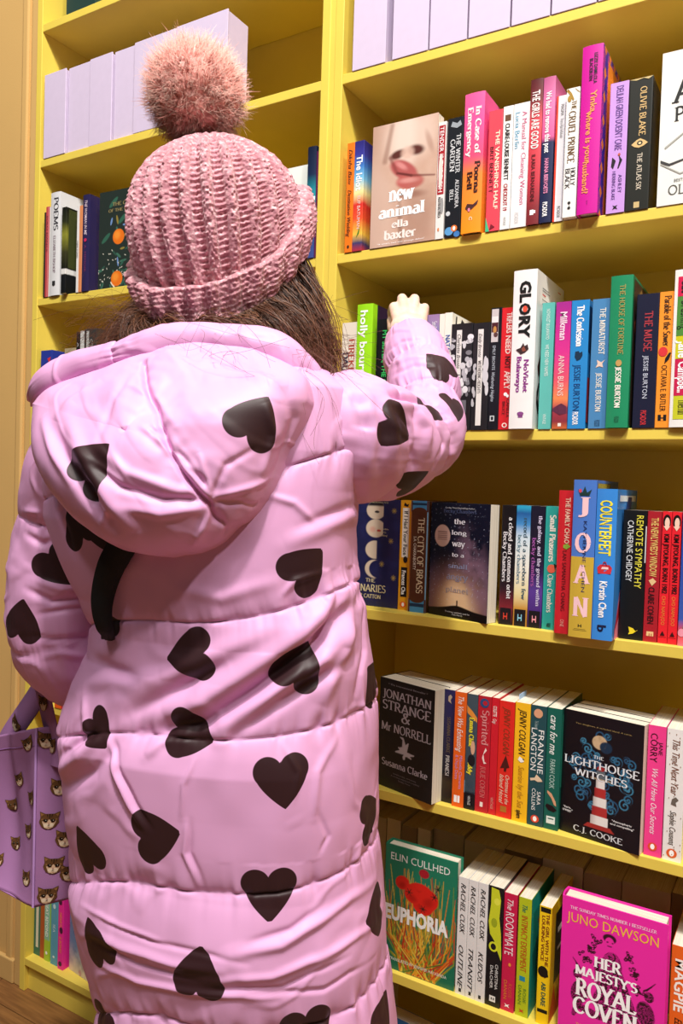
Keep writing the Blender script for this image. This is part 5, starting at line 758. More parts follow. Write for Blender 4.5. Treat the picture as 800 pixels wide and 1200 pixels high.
FOLDS = [
('coat', ((-0.632, -0.577, 0.989), (-0.607, -0.571, 1.001), (-0.584, -0.565, 1.012), (-0.556, -0.551, 1.035), (-0.530, -0.536, 1.058), (-0.507, -0.518, 1.080), (-0.486, -0.498, 1.102), (-0.474, -0.460, 1.130), (-0.489, -0.383, 1.154)), 0.0160, 0.0180),
('coat', ((-0.643, -0.578, 0.973), (-0.609, -0.572, 0.985), (-0.579, -0.563, 0.993), (-0.548, -0.549, 1.017), (-0.521, -0.531, 1.039), (-0.499, -0.512, 1.063), (-0.480, -0.489, 1.085), (-0.468, -0.454, 1.113), (-0.483, -0.383, 1.132)), 0.0100, -0.0200),
('coat', ((-0.569, -0.558, 0.981), (-0.539, -0.544, 1.006), (-0.512, -0.527, 1.030), (-0.491, -0.506, 1.048), (-0.473, -0.480, 1.066), (-0.466, -0.460, 1.081), (-0.463, -0.431, 1.095)), 0.0120, 0.0120),
('coat', ((-0.558, -0.554, 0.972), (-0.525, -0.536, 0.999), (-0.498, -0.512, 1.024), (-0.472, -0.481, 1.046), (-0.461, -0.421, 1.063)), 0.0080, -0.0100),
('coat', ((-0.718, -0.586, 0.989), (-0.668, -0.581, 1.016), (-0.624, -0.572, 1.041), (-0.578, -0.560, 1.066), (-0.538, -0.541, 1.087), (-0.519, -0.528, 1.098), (-0.501, -0.512, 1.109)), 0.0120, 0.0090),
('coat', ((-0.677, -0.585, 0.987), (-0.640, -0.578, 1.009), (-0.606, -0.569, 1.029), (-0.579, -0.562, 1.045), (-0.555, -0.550, 1.060)), 0.0080, -0.0080),
('coat', ((-0.476, -0.453, 1.143), (-0.473, -0.465, 1.124), (-0.473, -0.474, 1.105), (-0.481, -0.491, 1.072), (-0.490, -0.506, 1.039)), 0.0070, -0.0090),
('coat', ((-0.476, -0.419, 1.139), (-0.465, -0.442, 1.107), (-0.464, -0.448, 1.072), (-0.467, -0.470, 1.041), (-0.476, -0.482, 1.007)), 0.0100, 0.0100),
('coat', ((-0.478, -0.388, 1.125), (-0.468, -0.398, 1.096), (-0.464, -0.399, 1.064), (-0.460, -0.419, 1.037), (-0.463, -0.426, 1.007)), 0.0060, -0.0070),
('coat', ((-0.761, -0.567, 1.041), (-0.730, -0.576, 1.039), (-0.707, -0.579, 1.035), (-0.681, -0.579, 1.032), (-0.657, -0.579, 1.028)), 0.0080, -0.0060),
('coat', ((-0.763, -0.575, 1.010), (-0.718, -0.581, 1.019), (-0.683, -0.581, 1.024), (-0.657, -0.579, 1.033), (-0.634, -0.575, 1.040)), 0.0100, 0.0070),
('coat', ((-0.760, -0.579, 0.996), (-0.753, -0.583, 0.982), (-0.749, -0.585, 0.967), (-0.742, -0.586, 0.956), (-0.731, -0.590, 0.946)), 0.0060, 0.0050),
('coat', ((-0.706, -0.587, 0.958), (-0.691, -0.595, 0.941), (-0.683, -0.599, 0.922), (-0.672, -0.597, 0.905), (-0.661, -0.595, 0.885), (-0.651, -0.592, 0.872), (-0.642, -0.589, 0.859)), 0.0035, 0.0070),
('coat', ((-0.697, -0.587, 0.960), (-0.684, -0.594, 0.942), (-0.676, -0.598, 0.923), (-0.664, -0.596, 0.907), (-0.654, -0.594, 0.890), (-0.644, -0.591, 0.876), (-0.633, -0.587, 0.863)), 0.0030, -0.0050),
('coat', ((-0.810, -0.571, 0.887), (-0.773, -0.589, 0.910), (-0.745, -0.594, 0.929), (-0.723, -0.591, 0.946), (-0.705, -0.586, 0.962)), 0.0100, 0.0120),
('coat', ((-0.807, -0.575, 0.906), (-0.772, -0.589, 0.928), (-0.753, -0.588, 0.943), (-0.738, -0.586, 0.951), (-0.722, -0.586, 0.959)), 0.0060, -0.0090),
('coat', ((-0.804, -0.572, 0.867), (-0.752, -0.593, 0.895), (-0.718, -0.598, 0.915), (-0.698, -0.597, 0.936), (-0.686, -0.589, 0.955)), 0.0080, -0.0080),
('coat', ((-0.585, -0.568, 0.954), (-0.589, -0.574, 0.938), (-0.595, -0.578, 0.921), (-0.596, -0.578, 0.901), (-0.598, -0.578, 0.880)), 0.0030, 0.0035),
('coat', ((-0.592, -0.575, 0.879), (-0.593, -0.575, 0.860), (-0.596, -0.573, 0.840), (-0.587, -0.568, 0.819), (-0.583, -0.558, 0.796)), 0.0030, 0.0040),
('coat', ((-0.588, -0.574, 0.880), (-0.588, -0.573, 0.860), (-0.590, -0.571, 0.841), (-0.581, -0.566, 0.821), (-0.576, -0.557, 0.799)), 0.0030, -0.0030),
('coat', ((-0.645, -0.589, 0.945), (-0.636, -0.584, 0.954), (-0.630, -0.577, 0.962), (-0.623, -0.574, 0.965), (-0.615, -0.572, 0.967)), 0.0060, 0.0060),
('coat', ((-0.535, -0.561, 0.735), (-0.511, -0.545, 0.741), (-0.490, -0.526, 0.745), (-0.474, -0.507, 0.757), (-0.461, -0.484, 0.766), (-0.449, -0.445, 0.776), (-0.449, -0.380, 0.772)), 0.0060, 0.0070),
('coat', ((-0.520, -0.549, 0.749), (-0.502, -0.534, 0.755), (-0.484, -0.517, 0.760), (-0.473, -0.501, 0.771), (-0.463, -0.480, 0.780)), 0.0040, -0.0040),
('coat', ((-0.562, -0.571, 0.701), (-0.525, -0.557, 0.710), (-0.495, -0.534, 0.711), (-0.468, -0.505, 0.722), (-0.447, -0.467, 0.728), (-0.439, -0.439, 0.732), (-0.440, -0.394, 0.727)), 0.0050, 0.0060),
('coat', ((-0.562, -0.570, 0.692), (-0.522, -0.554, 0.698), (-0.488, -0.525, 0.696), (-0.461, -0.498, 0.709), (-0.440, -0.456, 0.714)), 0.0030, -0.0040),
('coat', ((-0.737, -0.589, 0.713), (-0.702, -0.594, 0.717), (-0.674, -0.592, 0.714), (-0.637, -0.588, 0.715), (-0.603, -0.582, 0.713), (-0.572, -0.575, 0.715), (-0.542, -0.566, 0.716)), 0.0050, 0.0060),
('coat', ((-0.722, -0.589, 0.702), (-0.681, -0.593, 0.705), (-0.650, -0.589, 0.700), (-0.610, -0.582, 0.701), (-0.573, -0.574, 0.700)), 0.0030, -0.0040),
('coat', ((-0.719, -0.584, 0.674), (-0.680, -0.589, 0.680), (-0.653, -0.585, 0.677), (-0.606, -0.579, 0.683), (-0.562, -0.570, 0.687), (-0.522, -0.553, 0.689), (-0.489, -0.525, 0.684)), 0.0040, 0.0050),
('coat', ((-0.704, -0.592, 0.736), (-0.665, -0.590, 0.734), (-0.627, -0.586, 0.732), (-0.568, -0.573, 0.733), (-0.517, -0.552, 0.727)), 0.0030, -0.0040),
('coat', ((-0.752, -0.584, 0.738), (-0.709, -0.591, 0.741), (-0.678, -0.590, 0.737), (-0.639, -0.587, 0.736), (-0.605, -0.581, 0.732)), 0.0030, 0.0035),
('coat', ((-0.517, -0.550, 0.692), (-0.485, -0.521, 0.690), (-0.455, -0.487, 0.685), (-0.440, -0.456, 0.694), (-0.437, -0.398, 0.686)), 0.0030, -0.0040),
('coat', ((-0.496, -0.508, 1.216), (-0.483, -0.487, 1.225), (-0.474, -0.461, 1.234), (-0.472, -0.438, 1.239), (-0.487, -0.388, 1.243)), 0.0060, -0.0050),
('coat', ((-0.508, -0.522, 1.195), (-0.489, -0.499, 1.207), (-0.476, -0.466, 1.219), (-0.473, -0.437, 1.226), (-0.489, -0.384, 1.233)), 0.0100, 0.0060),
('coat', ((-0.535, -0.537, 1.256), (-0.516, -0.526, 1.249), (-0.500, -0.511, 1.243), (-0.492, -0.501, 1.232), (-0.485, -0.490, 1.222)), 0.0040, 0.0040),
('coat', ((-0.509, -0.519, 1.137), (-0.504, -0.514, 1.146), (-0.498, -0.509, 1.155), (-0.489, -0.494, 1.160), (-0.480, -0.476, 1.164)), 0.0040, 0.0040),
('coat', ((-0.764, -0.593, 1.264), (-0.780, -0.591, 1.243), (-0.788, -0.597, 1.222), (-0.775, -0.598, 1.196), (-0.766, -0.595, 1.171)), 0.0060, -0.0050),
('coat', ((-0.466, -0.458, 0.972), (-0.468, -0.477, 0.954), (-0.471, -0.491, 0.936), (-0.470, -0.495, 0.910), (-0.470, -0.497, 0.884)), 0.0050, 0.0040),
('coat', ((-0.505, -0.517, 0.970), (-0.493, -0.515, 0.955), (-0.484, -0.511, 0.939), (-0.484, -0.514, 0.923), (-0.485, -0.517, 0.906)), 0.0030, 0.0030),
('coat', ((-0.468, -0.493, 0.892), (-0.465, -0.486, 0.876), (-0.461, -0.479, 0.859), (-0.464, -0.484, 0.850), (-0.467, -0.487, 0.841)), 0.0030, -0.0030),
('coat', ((-0.615, -0.578, 1.141), (-0.590, -0.567, 1.138), (-0.564, -0.557, 1.134), (-0.534, -0.542, 1.146), (-0.508, -0.520, 1.156)), 0.0080, 0.0040),
('hood', ((-0.544, -0.602, 1.247), (-0.558, -0.619, 1.252), (-0.573, -0.634, 1.256), (-0.593, -0.645, 1.263), (-0.613, -0.655, 1.270), (-0.635, -0.659, 1.285), (-0.663, -0.658, 1.301)), 0.0060, 0.0060),
('hood', ((-0.548, -0.600, 1.243), (-0.561, -0.623, 1.244), (-0.580, -0.639, 1.244), (-0.599, -0.650, 1.250), (-0.621, -0.659, 1.256), (-0.637, -0.662, 1.267), (-0.655, -0.664, 1.278)), 0.0050, -0.0070),
('hood', ((-0.549, -0.599, 1.239), (-0.561, -0.623, 1.234), (-0.581, -0.638, 1.229), (-0.600, -0.649, 1.232), (-0.622, -0.658, 1.234)), 0.0060, 0.0060),
('hood', ((-0.544, -0.602, 1.247), (-0.550, -0.612, 1.257), (-0.559, -0.618, 1.268), (-0.575, -0.623, 1.285), (-0.590, -0.631, 1.303), (-0.605, -0.634, 1.314), (-0.624, -0.634, 1.325)), 0.0040, 0.0050),
('hood', ((-0.543, -0.602, 1.250), (-0.552, -0.615, 1.270), (-0.567, -0.623, 1.290), (-0.588, -0.626, 1.305), (-0.608, -0.632, 1.321)), 0.0030, -0.0040),
('hood', ((-0.543, -0.601, 1.248), (-0.533, -0.592, 1.252), (-0.525, -0.581, 1.256), (-0.516, -0.560, 1.263), (-0.512, -0.535, 1.272)), 0.0040, 0.0050),
('hood', ((-0.544, -0.600, 1.245), (-0.534, -0.587, 1.243), (-0.526, -0.571, 1.242), (-0.523, -0.555, 1.239), (-0.522, -0.549, 1.242)), 0.0040, -0.0050),
('hood', ((-0.543, -0.602, 1.250), (-0.535, -0.601, 1.266), (-0.530, -0.597, 1.282), (-0.521, -0.583, 1.292), (-0.513, -0.568, 1.302)), 0.0040, -0.0040),
('hood', ((-0.544, -0.602, 1.247), (-0.544, -0.608, 1.260), (-0.547, -0.611, 1.272), (-0.549, -0.614, 1.283), (-0.554, -0.615, 1.295)), 0.0035, 0.0040),
('hood', ((-0.544, -0.600, 1.245), (-0.550, -0.599, 1.231), (-0.553, -0.602, 1.218), (-0.561, -0.603, 1.206), (-0.575, -0.596, 1.194)), 0.0050, 0.0050),
('hood', ((-0.543, -0.598, 1.245), (-0.543, -0.591, 1.234), (-0.545, -0.581, 1.223), (-0.549, -0.571, 1.210), (-0.554, -0.569, 1.205)), 0.0030, -0.0040),
('hood', ((-0.751, -0.643, 1.322), (-0.717, -0.657, 1.299), (-0.694, -0.665, 1.278), (-0.672, -0.665, 1.257), (-0.654, -0.663, 1.237), (-0.641, -0.658, 1.219), (-0.635, -0.645, 1.201)), 0.0090, -0.0120),
('hood', ((-0.730, -0.638, 1.332), (-0.694, -0.656, 1.306), (-0.667, -0.665, 1.282), (-0.648, -0.664, 1.260), (-0.631, -0.661, 1.238), (-0.619, -0.654, 1.223), (-0.612, -0.642, 1.207)), 0.0090, 0.0090),
('hood', ((-0.778, -0.633, 1.333), (-0.749, -0.649, 1.311), (-0.727, -0.659, 1.292), (-0.704, -0.664, 1.273), (-0.686, -0.665, 1.255)), 0.0060, 0.0060),
('hood', ((-0.672, -0.666, 1.264), (-0.663, -0.665, 1.257), (-0.653, -0.664, 1.251), (-0.657, -0.664, 1.242), (-0.662, -0.662, 1.232)), 0.0040, -0.0060),
('hood', ((-0.654, -0.664, 1.242), (-0.647, -0.663, 1.235), (-0.641, -0.661, 1.229), (-0.646, -0.659, 1.222), (-0.652, -0.656, 1.214)), 0.0040, 0.0060),
('hood', ((-0.712, -0.603, 1.379), (-0.724, -0.615, 1.366), (-0.737, -0.625, 1.353), (-0.741, -0.633, 1.340), (-0.746, -0.641, 1.327)), 0.0100, 0.0060),
('hood', ((-0.673, -0.601, 1.382), (-0.667, -0.619, 1.365), (-0.668, -0.630, 1.350), (-0.662, -0.644, 1.325), (-0.656, -0.657, 1.301)), 0.0060, -0.0040),
('hood', ((-0.580, -0.623, 1.321), (-0.596, -0.618, 1.335), (-0.619, -0.608, 1.351), (-0.638, -0.612, 1.360), (-0.662, -0.612, 1.371)), 0.0040, 0.0040),
('hood', ((-0.505, -0.535, 1.374), (-0.496, -0.535, 1.355), (-0.495, -0.524, 1.337), (-0.501, -0.526, 1.314), (-0.508, -0.529, 1.290), (-0.512, -0.541, 1.268), (-0.520, -0.549, 1.247)), 0.0080, -0.0060),
('hood', ((-0.511, -0.558, 1.353), (-0.506, -0.555, 1.335), (-0.505, -0.547, 1.317), (-0.510, -0.552, 1.294), (-0.514, -0.559, 1.270)), 0.0060, 0.0050),
('hood', ((-0.591, -0.572, 1.383), (-0.565, -0.555, 1.384), (-0.533, -0.546, 1.384), (-0.514, -0.540, 1.379), (-0.500, -0.526, 1.375)), 0.0100, 0.0050),
('sleeve_right', ((-0.441, -0.402, 1.376), (-0.439, -0.387, 1.376), (-0.441, -0.360, 1.377), (-0.444, -0.315, 1.380), (-0.457, -0.246, 1.387)), 0.0070, -0.0160),
('sleeve_right', ((-0.457, -0.246, 1.387), (-0.447, -0.246, 1.380), (-0.439, -0.241, 1.375), (-0.436, -0.238, 1.369), (-0.432, -0.233, 1.363)), 0.0060, -0.0080),
('sleeve_right', ((-0.438, -0.404, 1.367), (-0.431, -0.386, 1.365), (-0.431, -0.354, 1.363), (-0.424, -0.349, 1.352), (-0.419, -0.340, 1.342), (-0.418, -0.343, 1.321), (-0.421, -0.337, 1.299)), 0.0090, 0.0120),
('sleeve_right', ((-0.434, -0.401, 1.364), (-0.427, -0.393, 1.351), (-0.424, -0.379, 1.339), (-0.424, -0.371, 1.316), (-0.430, -0.353, 1.294)), 0.0050, -0.0080),
('sleeve_right', ((-0.444, -0.413, 1.372), (-0.437, -0.412, 1.354), (-0.430, -0.408, 1.337), (-0.431, -0.403, 1.307), (-0.441, -0.382, 1.276)), 0.0080, 0.0080),
('sleeve_right', ((-0.451, -0.422, 1.376), (-0.441, -0.424, 1.351), (-0.437, -0.421, 1.326), (-0.443, -0.418, 1.293), (-0.460, -0.390, 1.260)), 0.0050, -0.0070),
('sleeve_right', ((-0.434, -0.296, 1.369), (-0.421, -0.302, 1.346), (-0.419, -0.286, 1.325), (-0.418, -0.306, 1.304), (-0.428, -0.304, 1.285)), 0.0050, -0.0060),
('sleeve_right', ((-0.468, -0.410, 1.394), (-0.453, -0.432, 1.363), (-0.445, -0.432, 1.335), (-0.452, -0.432, 1.294), (-0.476, -0.389, 1.248)), 0.0060, 0.0070),
('sleeve_right', ((-0.478, -0.406, 1.401), (-0.460, -0.438, 1.365), (-0.450, -0.439, 1.335), (-0.553, -0.263, 1.296), (-0.487, -0.381, 1.244)), 0.0040, -0.0100),
('sleeve_right', ((-0.556, -0.175, 1.436), (-0.534, -0.182, 1.442), (-0.519, -0.176, 1.449), (-0.502, -0.173, 1.448), (-0.487, -0.164, 1.447)), 0.0050, -0.0060),
('sleeve_right', ((-0.571, -0.151, 1.456), (-0.545, -0.170, 1.457), (-0.531, -0.168, 1.462), (-0.515, -0.164, 1.463), (-0.501, -0.156, 1.465)), 0.0060, 0.0060),
('sleeve_right', ((-0.589, -0.127, 1.482), (-0.575, -0.133, 1.488), (-0.565, -0.132, 1.496), (-0.542, -0.133, 1.496), (-0.525, -0.121, 1.498)), 0.0040, -0.0040),
('sleeve_right', ((-0.461, -0.331, 1.394), (-0.502, -0.208, 1.412), (-0.484, -0.204, 1.414), (-0.467, -0.204, 1.407), (-0.456, -0.191, 1.402)), 0.0060, 0.0070),
('sleeve_left', ((-0.904, -0.556, 1.113), (-0.885, -0.550, 1.105), (-0.872, -0.539, 1.097), (-0.856, -0.521, 1.099), (-0.847, -0.496, 1.101)), 0.0050, -0.0080),
('sleeve_left', ((-0.893, -0.551, 1.125), (-0.877, -0.543, 1.120), (-0.864, -0.532, 1.114), (-0.854, -0.520, 1.114), (-0.848, -0.503, 1.113)), 0.0060, 0.0060),
('sleeve_left', ((-0.914, -0.551, 1.187), (-0.896, -0.550, 1.180), (-0.883, -0.546, 1.174), (-0.878, -0.543, 1.177), (-0.873, -0.539, 1.181)), 0.0050, -0.0080),
('sleeve_left', ((-0.919, -0.549, 1.216), (-0.902, -0.552, 1.217), (-0.888, -0.550, 1.217), (-0.890, -0.545, 1.206), (-0.887, -0.544, 1.194)), 0.0050, 0.0050),
('sleeve_left', ((-0.887, -0.548, 1.079), (-0.873, -0.538, 1.082), (-0.861, -0.527, 1.085), (-0.852, -0.510, 1.086), (-0.847, -0.488, 1.086)), 0.0040, -0.0050),
('sleeve_left', ((-0.918, -0.557, 1.048), (-0.893, -0.550, 1.047), (-0.873, -0.537, 1.044), (-0.856, -0.516, 1.046), (-0.849, -0.485, 1.045)), 0.0040, -0.0060),
('sleeve_left', ((-0.893, -0.542, 1.020), (-0.881, -0.534, 1.022), (-0.868, -0.527, 1.026), (-0.857, -0.510, 1.021), (-0.848, -0.493, 1.017)), 0.0050, 0.0050),
]
def folds(V, Nn, part):
    """soft cloth folds: ridges (positive) and creases (negative) along polylines on the cloth"""
    D = np.zeros(len(V))
    for pt, pl, wd, h in FOLDS:
        if pt != part: continue
        p = np.array(pl); lo = p.min(0) - wd * 3; hi = p.max(0) + wd * 3
        m = np.where(((V > lo) & (V < hi)).all(1))[0]
        if len(m) == 0: continue
        Q = V[m]; best = np.full(len(m), 9.0); tt_ = np.zeros(len(m)); n = len(p) - 1
        for i in range(n):
            d, t = capd(Q, p[i], p[i + 1]); k = d < best; best[k] = d[k]; tt_[k] = (i + t[k]) / n
        D[m] += .72 * h * np.exp(-(best / wd) ** 2) * np.clip(np.sin(np.pi * np.clip(tt_, .02, .98)), 0, 1) ** .6
    return V + Nn * D[:, None]
# ---- coat body: rings (left point, right point) from hem to collar
RINGS = [((-0.8034, -0.4563, 0.2194), (-0.3993, -0.3392, 0.3336)), ((-0.7945, -0.4572, 0.3738), (-0.4243, -0.3495, 0.4646)), ((-0.8040, -0.4701, 0.5010), (-0.4349, -0.3520, 0.5742)), ((-0.8144, -0.4733, 0.5844), (-0.4458, -0.3558, 0.6508)), ((-0.8443, -0.4874, 0.6911), (-0.4570, -0.3590, 0.7494)), ((-0.8424, -0.4840, 0.7571), (-0.4638, -0.3610, 0.8096)), ((-0.8535, -0.4872, 0.8525), (-0.4690, -0.3725, 0.9008)),
 ((-0.8655, -0.4925, 0.9083), (-0.4709, -0.3719, 0.9519)), ((-0.8460, -0.4901, 0.9749), (-0.4740, -0.3717, 1.0095)), ((-0.8232, -0.4866, 1.0192), (-0.4748, -0.3824, 1.0495)), ((-0.8185, -0.4939, 1.0621), (-0.4809, -0.3847, 1.0870)), ((-0.8270, -0.4976, 1.1026), (-0.4806, -0.3948, 1.1260)), ((-0.8514, -0.5103, 1.1541), (-0.4893, -0.3983, 1.1737)), ((-0.8746, -0.5224, 1.2057), (-0.4947, -0.3999, 1.2215)), ((-0.8810, -0.5245, 1.2521), (-0.4924, -0.3970, 1.2643)),
 ((-0.8710, -0.5169, 1.2990), (-0.4835, -0.3902, 1.3073)), ((-0.8524, -0.5161, 1.3394), (-0.4901, -0.3928, 1.3444)), ((-0.8386, -0.5182, 1.3766), (-0.4974, -0.3959, 1.3793)), ((-0.7930, -0.5016, 1.4041), (-0.5231, -0.4104, 1.4040)), ((-0.7429, -0.4827, 1.4244), (-0.5663, -0.4238, 1.4235)), ((-0.7247, -0.4709, 1.4475), (-0.5869, -0.4237, 1.4463))]
def rings():
    L_ = np.array([r[0] for r in RINGS]); R_ = np.array([r[1] for r in RINGS])
    z = (L_[:, 2] + R_[:, 2]) / 2; c = (L_ + R_) / 2; hw = np.linalg.norm((R_ - L_)[:, :2], axis=1) / 2 / .973
    o = np.argsort(z); return z[o], c[o], hw[o]
rz, rc, rh = rings()
def ringat(z):
    z = np.clip(z, rz[0], rz[-1])
    return np.interp(z, rz, rc[:, 0]), np.interp(z, rz, rc[:, 1]), np.interp(z, rz, rh)
# quilting seams: height at left silhouette, middle of the back, right silhouette
def zz(l, m, r): return (l[2], m[2], r[2])
SEAMS = [(.33, .31, .34), (.49, .47, .50), zz((-0.8365, -0.4883, 0.5333), (-0.5924, -0.5486, 0.6384), (-0.4336, -0.3602, 0.6506)), zz((-0.8697, -0.5019, 0.7094), (-0.5981, -0.5699, 0.7923), (-0.4508, -0.3647, 0.8133)), zz((-0.8790, -0.5006, 0.9055), (-0.5719, -0.5480, 0.9697), (-0.4648, -0.3668, 0.9913)), zz((-0.8234, -0.5085, 1.0635), (-0.5835, -0.5620, 1.1011), (-0.4757, -0.3911, 1.1475)), zz((-0.8933, -0.5327, 1.2283), (-0.5966, -0.5528, 1.2539), (-0.4809, -0.3883, 1.3159)), (1.415, 1.415, 1.415), (1.44, 1.44, 1.44)]
NU = 620
th = np.arange(NU) / NU * 2 * np.pi
X = np.cos(th)
S = np.array([m + (r - l) / 2 * 0 * X + np.where(X > 0, (r - m) * X ** 2, (l - m) * X ** 2) for (l, m, r) in SEAMS])   # seams x NU
rows = []; tt = []; gap = []
for i in range(len(S) - 1):
    n = max(8, int(abs(S[i + 1] - S[i]).mean() / .0021))
    for k in range(n + (i == len(S) - 2)):
        t = k / n; rows.append(S[i] * (1 - t) + S[i + 1] * t); tt.append(t); gap.append(abs(S[i + 1] - S[i]).mean())
Z = np.array(rows); T = np.array(tt)[:, None] * np.ones(NU); GP = np.array(gap)[:, None] * np.ones(NU); NV = len(rows)
cx, cy, hw = ringat(Z)
dep = np.interp(Z, [.3, .6, .95, 1.1, 1.3, 1.42, 1.46, 1.5], [.77, .77, .74, .70, .56, .50, .55, .75])
ex = 2.35
ca, sa = np.cos(th)[None, :], np.sin(th)[None, :]
rad = (np.abs(ca) ** ex + np.abs(sa) ** ex) ** (-1 / ex)
xl = hw * ca * rad; yl = hw * dep * sa * rad
V = np.stack([cx + xl * e1[0] + yl * e2[0], cy + xl * e1[1] + yl * e2[1], Z], -1).reshape(-1, 3)
Nn = normals(V, NU, NV, True)
Tf = T.ravel(); seamd = np.minimum(Tf, 1 - Tf) * GP.ravel()
puff = (1 - (2 * Tf - 1) ** 2 * .995) ** .40
amp = np.clip(GP.ravel() * .07, .004, .0105) * smooth(1.47, 1.40, V[:, 2]) 
arc = np.tile(th, NV) * .2
g1 = vn(np.stack([arc * 60, Z.ravel() * 6, np.zeros(len(arc)) + np.round(Z.ravel() * 3)], 1)) - .5
g2 = vn(np.stack([arc * 150, Z.ravel() * 12, np.zeros(len(arc)) + 3], 1)) - .5
gath = np.exp(-seamd / .013) * (g1 * .010 + g2 * .004) * smooth(.0, .006, seamd + .002)
lump = (fbm(np.stack([V[:, 0] * 9, V[:, 1] * 9, V[:, 2] * 7], 1), 3) - .5) * .014
rg = 1 - np.abs(2 * fbm(np.stack([V[:, 0] * 8 + V[:, 2] * 3, V[:, 1] * 8, V[:, 2] * 9 - V[:, 0] * 5], 1), 3) - 1)
wr = (smooth(.86, 1.0, rg)) * .0012
V = V + Nn * (puff * amp - amp * .55 + gath + lump + wr)[:, None]
V = folds(V, Nn, 'coat')
Nn = normals(V, NU, NV, True)
CBV = V; CBN = Nn
coat = gridmesh('coat', V - ROOT, NU, NV, True, coat_m, person, attrs={'heart': hearts_attr(V, Nn, 'coat')})
# ---- sleeves
def tube(name, pts, m, parent, part, nu=260, step=.0022, seams=(), seed=0, closeend=None, pleat=.0):
    P3 = np.array([p[0] for p in pts]); R3 = np.array([p[1] for p in pts])
    n0 = 400; c = cr_spline(P3, n0); r = cr_spline(np.stack([R3, R3, R3], 1), n0)[:, 0]
    L = np.concatenate([[0], np.cumsum(np.linalg.norm(np.diff(c, axis=0), axis=1))]); nv = int(L[-1] / step)
    s = np.linspace(0, L[-1], nv); c = np.stack([np.interp(s, L, c[:, k]) for k in range(3)], 1); r = np.interp(s, L, r)
    tg = np.gradient(c, axis=0); tg /= np.linalg.norm(tg, axis=1, keepdims=True)
    u = np.cross(tg[0], [0, 0, 1.0]); u /= np.linalg.norm(u); U = []
    for k in range(nv):
        u = u - tg[k] * (u @ tg[k]); u /= np.linalg.norm(u); U.append(u)
    U = np.array(U); W = np.cross(tg, U)
    a = np.arange(nu) / nu * 2 * np.pi
    t = s / L[-1]; sm = np.array(sorted(set([0.0, 1.0] + list(seams)))); idx = np.clip(np.searchsorted(sm, t, side='right') - 1, 0, len(sm) - 2)
    lt = (t - sm[idx]) / (sm[idx + 1] - sm[idx]); seglen = (sm[idx + 1] - sm[idx]) * L[-1]
    pf = (1 - (2 * lt - 1) ** 2 * .97) ** .5 * np.clip(seglen * .1, .003, .010)
    sd = np.minimum(lt, 1 - lt) * seglen
    rr = (r + pf - .006)[:, None] * np.ones(nu)
    V = c[:, None] + rr[..., None] * (np.cos(a)[None, :, None] * U[:, None] + np.sin(a)[None, :, None] * W[:, None])
    V = V.reshape(-1, 3); Nn = normals(V, nu, nv, True)
    if ((V[:nu].mean(0) - V[0]) @ Nn[0]) > 0: Nn = -Nn
    A = np.tile(a, nv); Sg = np.repeat(s, nu); sd = np.repeat(sd, nu)
    g1 = vn(np.stack([np.cos(A) * 5, np.sin(A) * 5, np.repeat(idx, nu) * 3.3 + Sg * 3], 1)) - .5
    g2 = vn(np.stack([np.cos(A) * 13, np.sin(A) * 13, Sg * 8], 1)) - .5
    V = V + Nn * ((np.exp(-sd / .02) * (g1 * .005 + g2 * .003)) + (fbm(V * 13 + seed, 3) - .5) * .014 + smooth(.84, 1, 1 - np.abs(2 * fbm(np.stack([V[:, 0] * 14, V[:, 1] * 14 + V[:, 2] * 10, V[:, 2] * 11], 1) + seed, 3) - 1)) * .0016)[:, None]
    if pleat:
        V = V + Nn * (pleat * np.sin(Sg * 75 + 2.2 * np.sin(A + 1) + g1 * 5) * smooth(-.3, 1, np.cos(A + pleat * 200)))[:, None]
    return V, Nn, nu, nv
RS = [((-0.5483, -0.3929, 1.3343), .070), ((-0.5117, -0.3830, 1.3271), .080), ((-0.4952, -0.3382, 1.3258), .0765), ((-0.4891, -0.2704, 1.3280), .066), ((-0.4889, -0.2056, 1.3447), .058), ((-0.5020, -0.1596, 1.3843), .052), ((-0.5344, -0.1189, 1.4362), .0505), ((-0.5686, -0.0793, 1.4862), .046), ((-0.5845, -0.0646, 1.5121), .040), ((-0.5907, -0.0562, 1.5255), .034)]
V, Nn, nu, nv = tube('sleeve', RS, coat_m, person, 'sleeve_right', seams=(.16, .38, .62, .80))
V = folds(V, Nn, 'sleeve_right')
Nn = normals(V, nu, nv, True); Nn *= np.sign((Nn[nu * 5] @ (V[nu * 5] - V[nu * 5:nu * 6].mean(0))) + 1e-9)
SRV, SRN = V, Nn
gridmesh('sleeve', V - ROOT, nu, nv, True, coat_m, person, attrs={'heart': hearts_attr(V, Nn, 'sleeve_right')})
LS = [((-0.8313, -0.4932, 1.3005), .060), ((-0.8685, -0.4927, 1.2826), .068), ((-0.9047, -0.4813, 1.2279), .071), ((-0.9183, -0.4802, 1.1597), .071), ((-0.9218, -0.4846, 1.0919), .069), ((-0.9174, -0.4839, 1.0367), .067), ((-0.9185, -0.4511, 0.9937), .062), ((-0.9428, -0.3737, 0.9564), .056), ((-0.9881, -0.2846, 0.9475), .05), ((-1.0286, -0.2151, 0.9603), .045), ((-1.0418, -0.1874, 0.9780), .036)]
V, Nn, nu, nv = tube('sleeve', LS, coat_m, person, 'sleeve_left', seams=(.2, .45, .6, .8, .93), seed=5)
V = folds(V, Nn, 'sleeve_left')
Nn = normals(V, nu, nv, True); Nn *= np.sign((Nn[nu * 5] @ (V[nu * 5] - V[nu * 5:nu * 6].mean(0))) + 1e-9)
SLV, SLN = V, Nn
gridmesh('sleeve', V - ROOT, nu, nv, True, coat_m, person, attrs={'heart': hearts_attr(V, Nn, 'sleeve_left')})
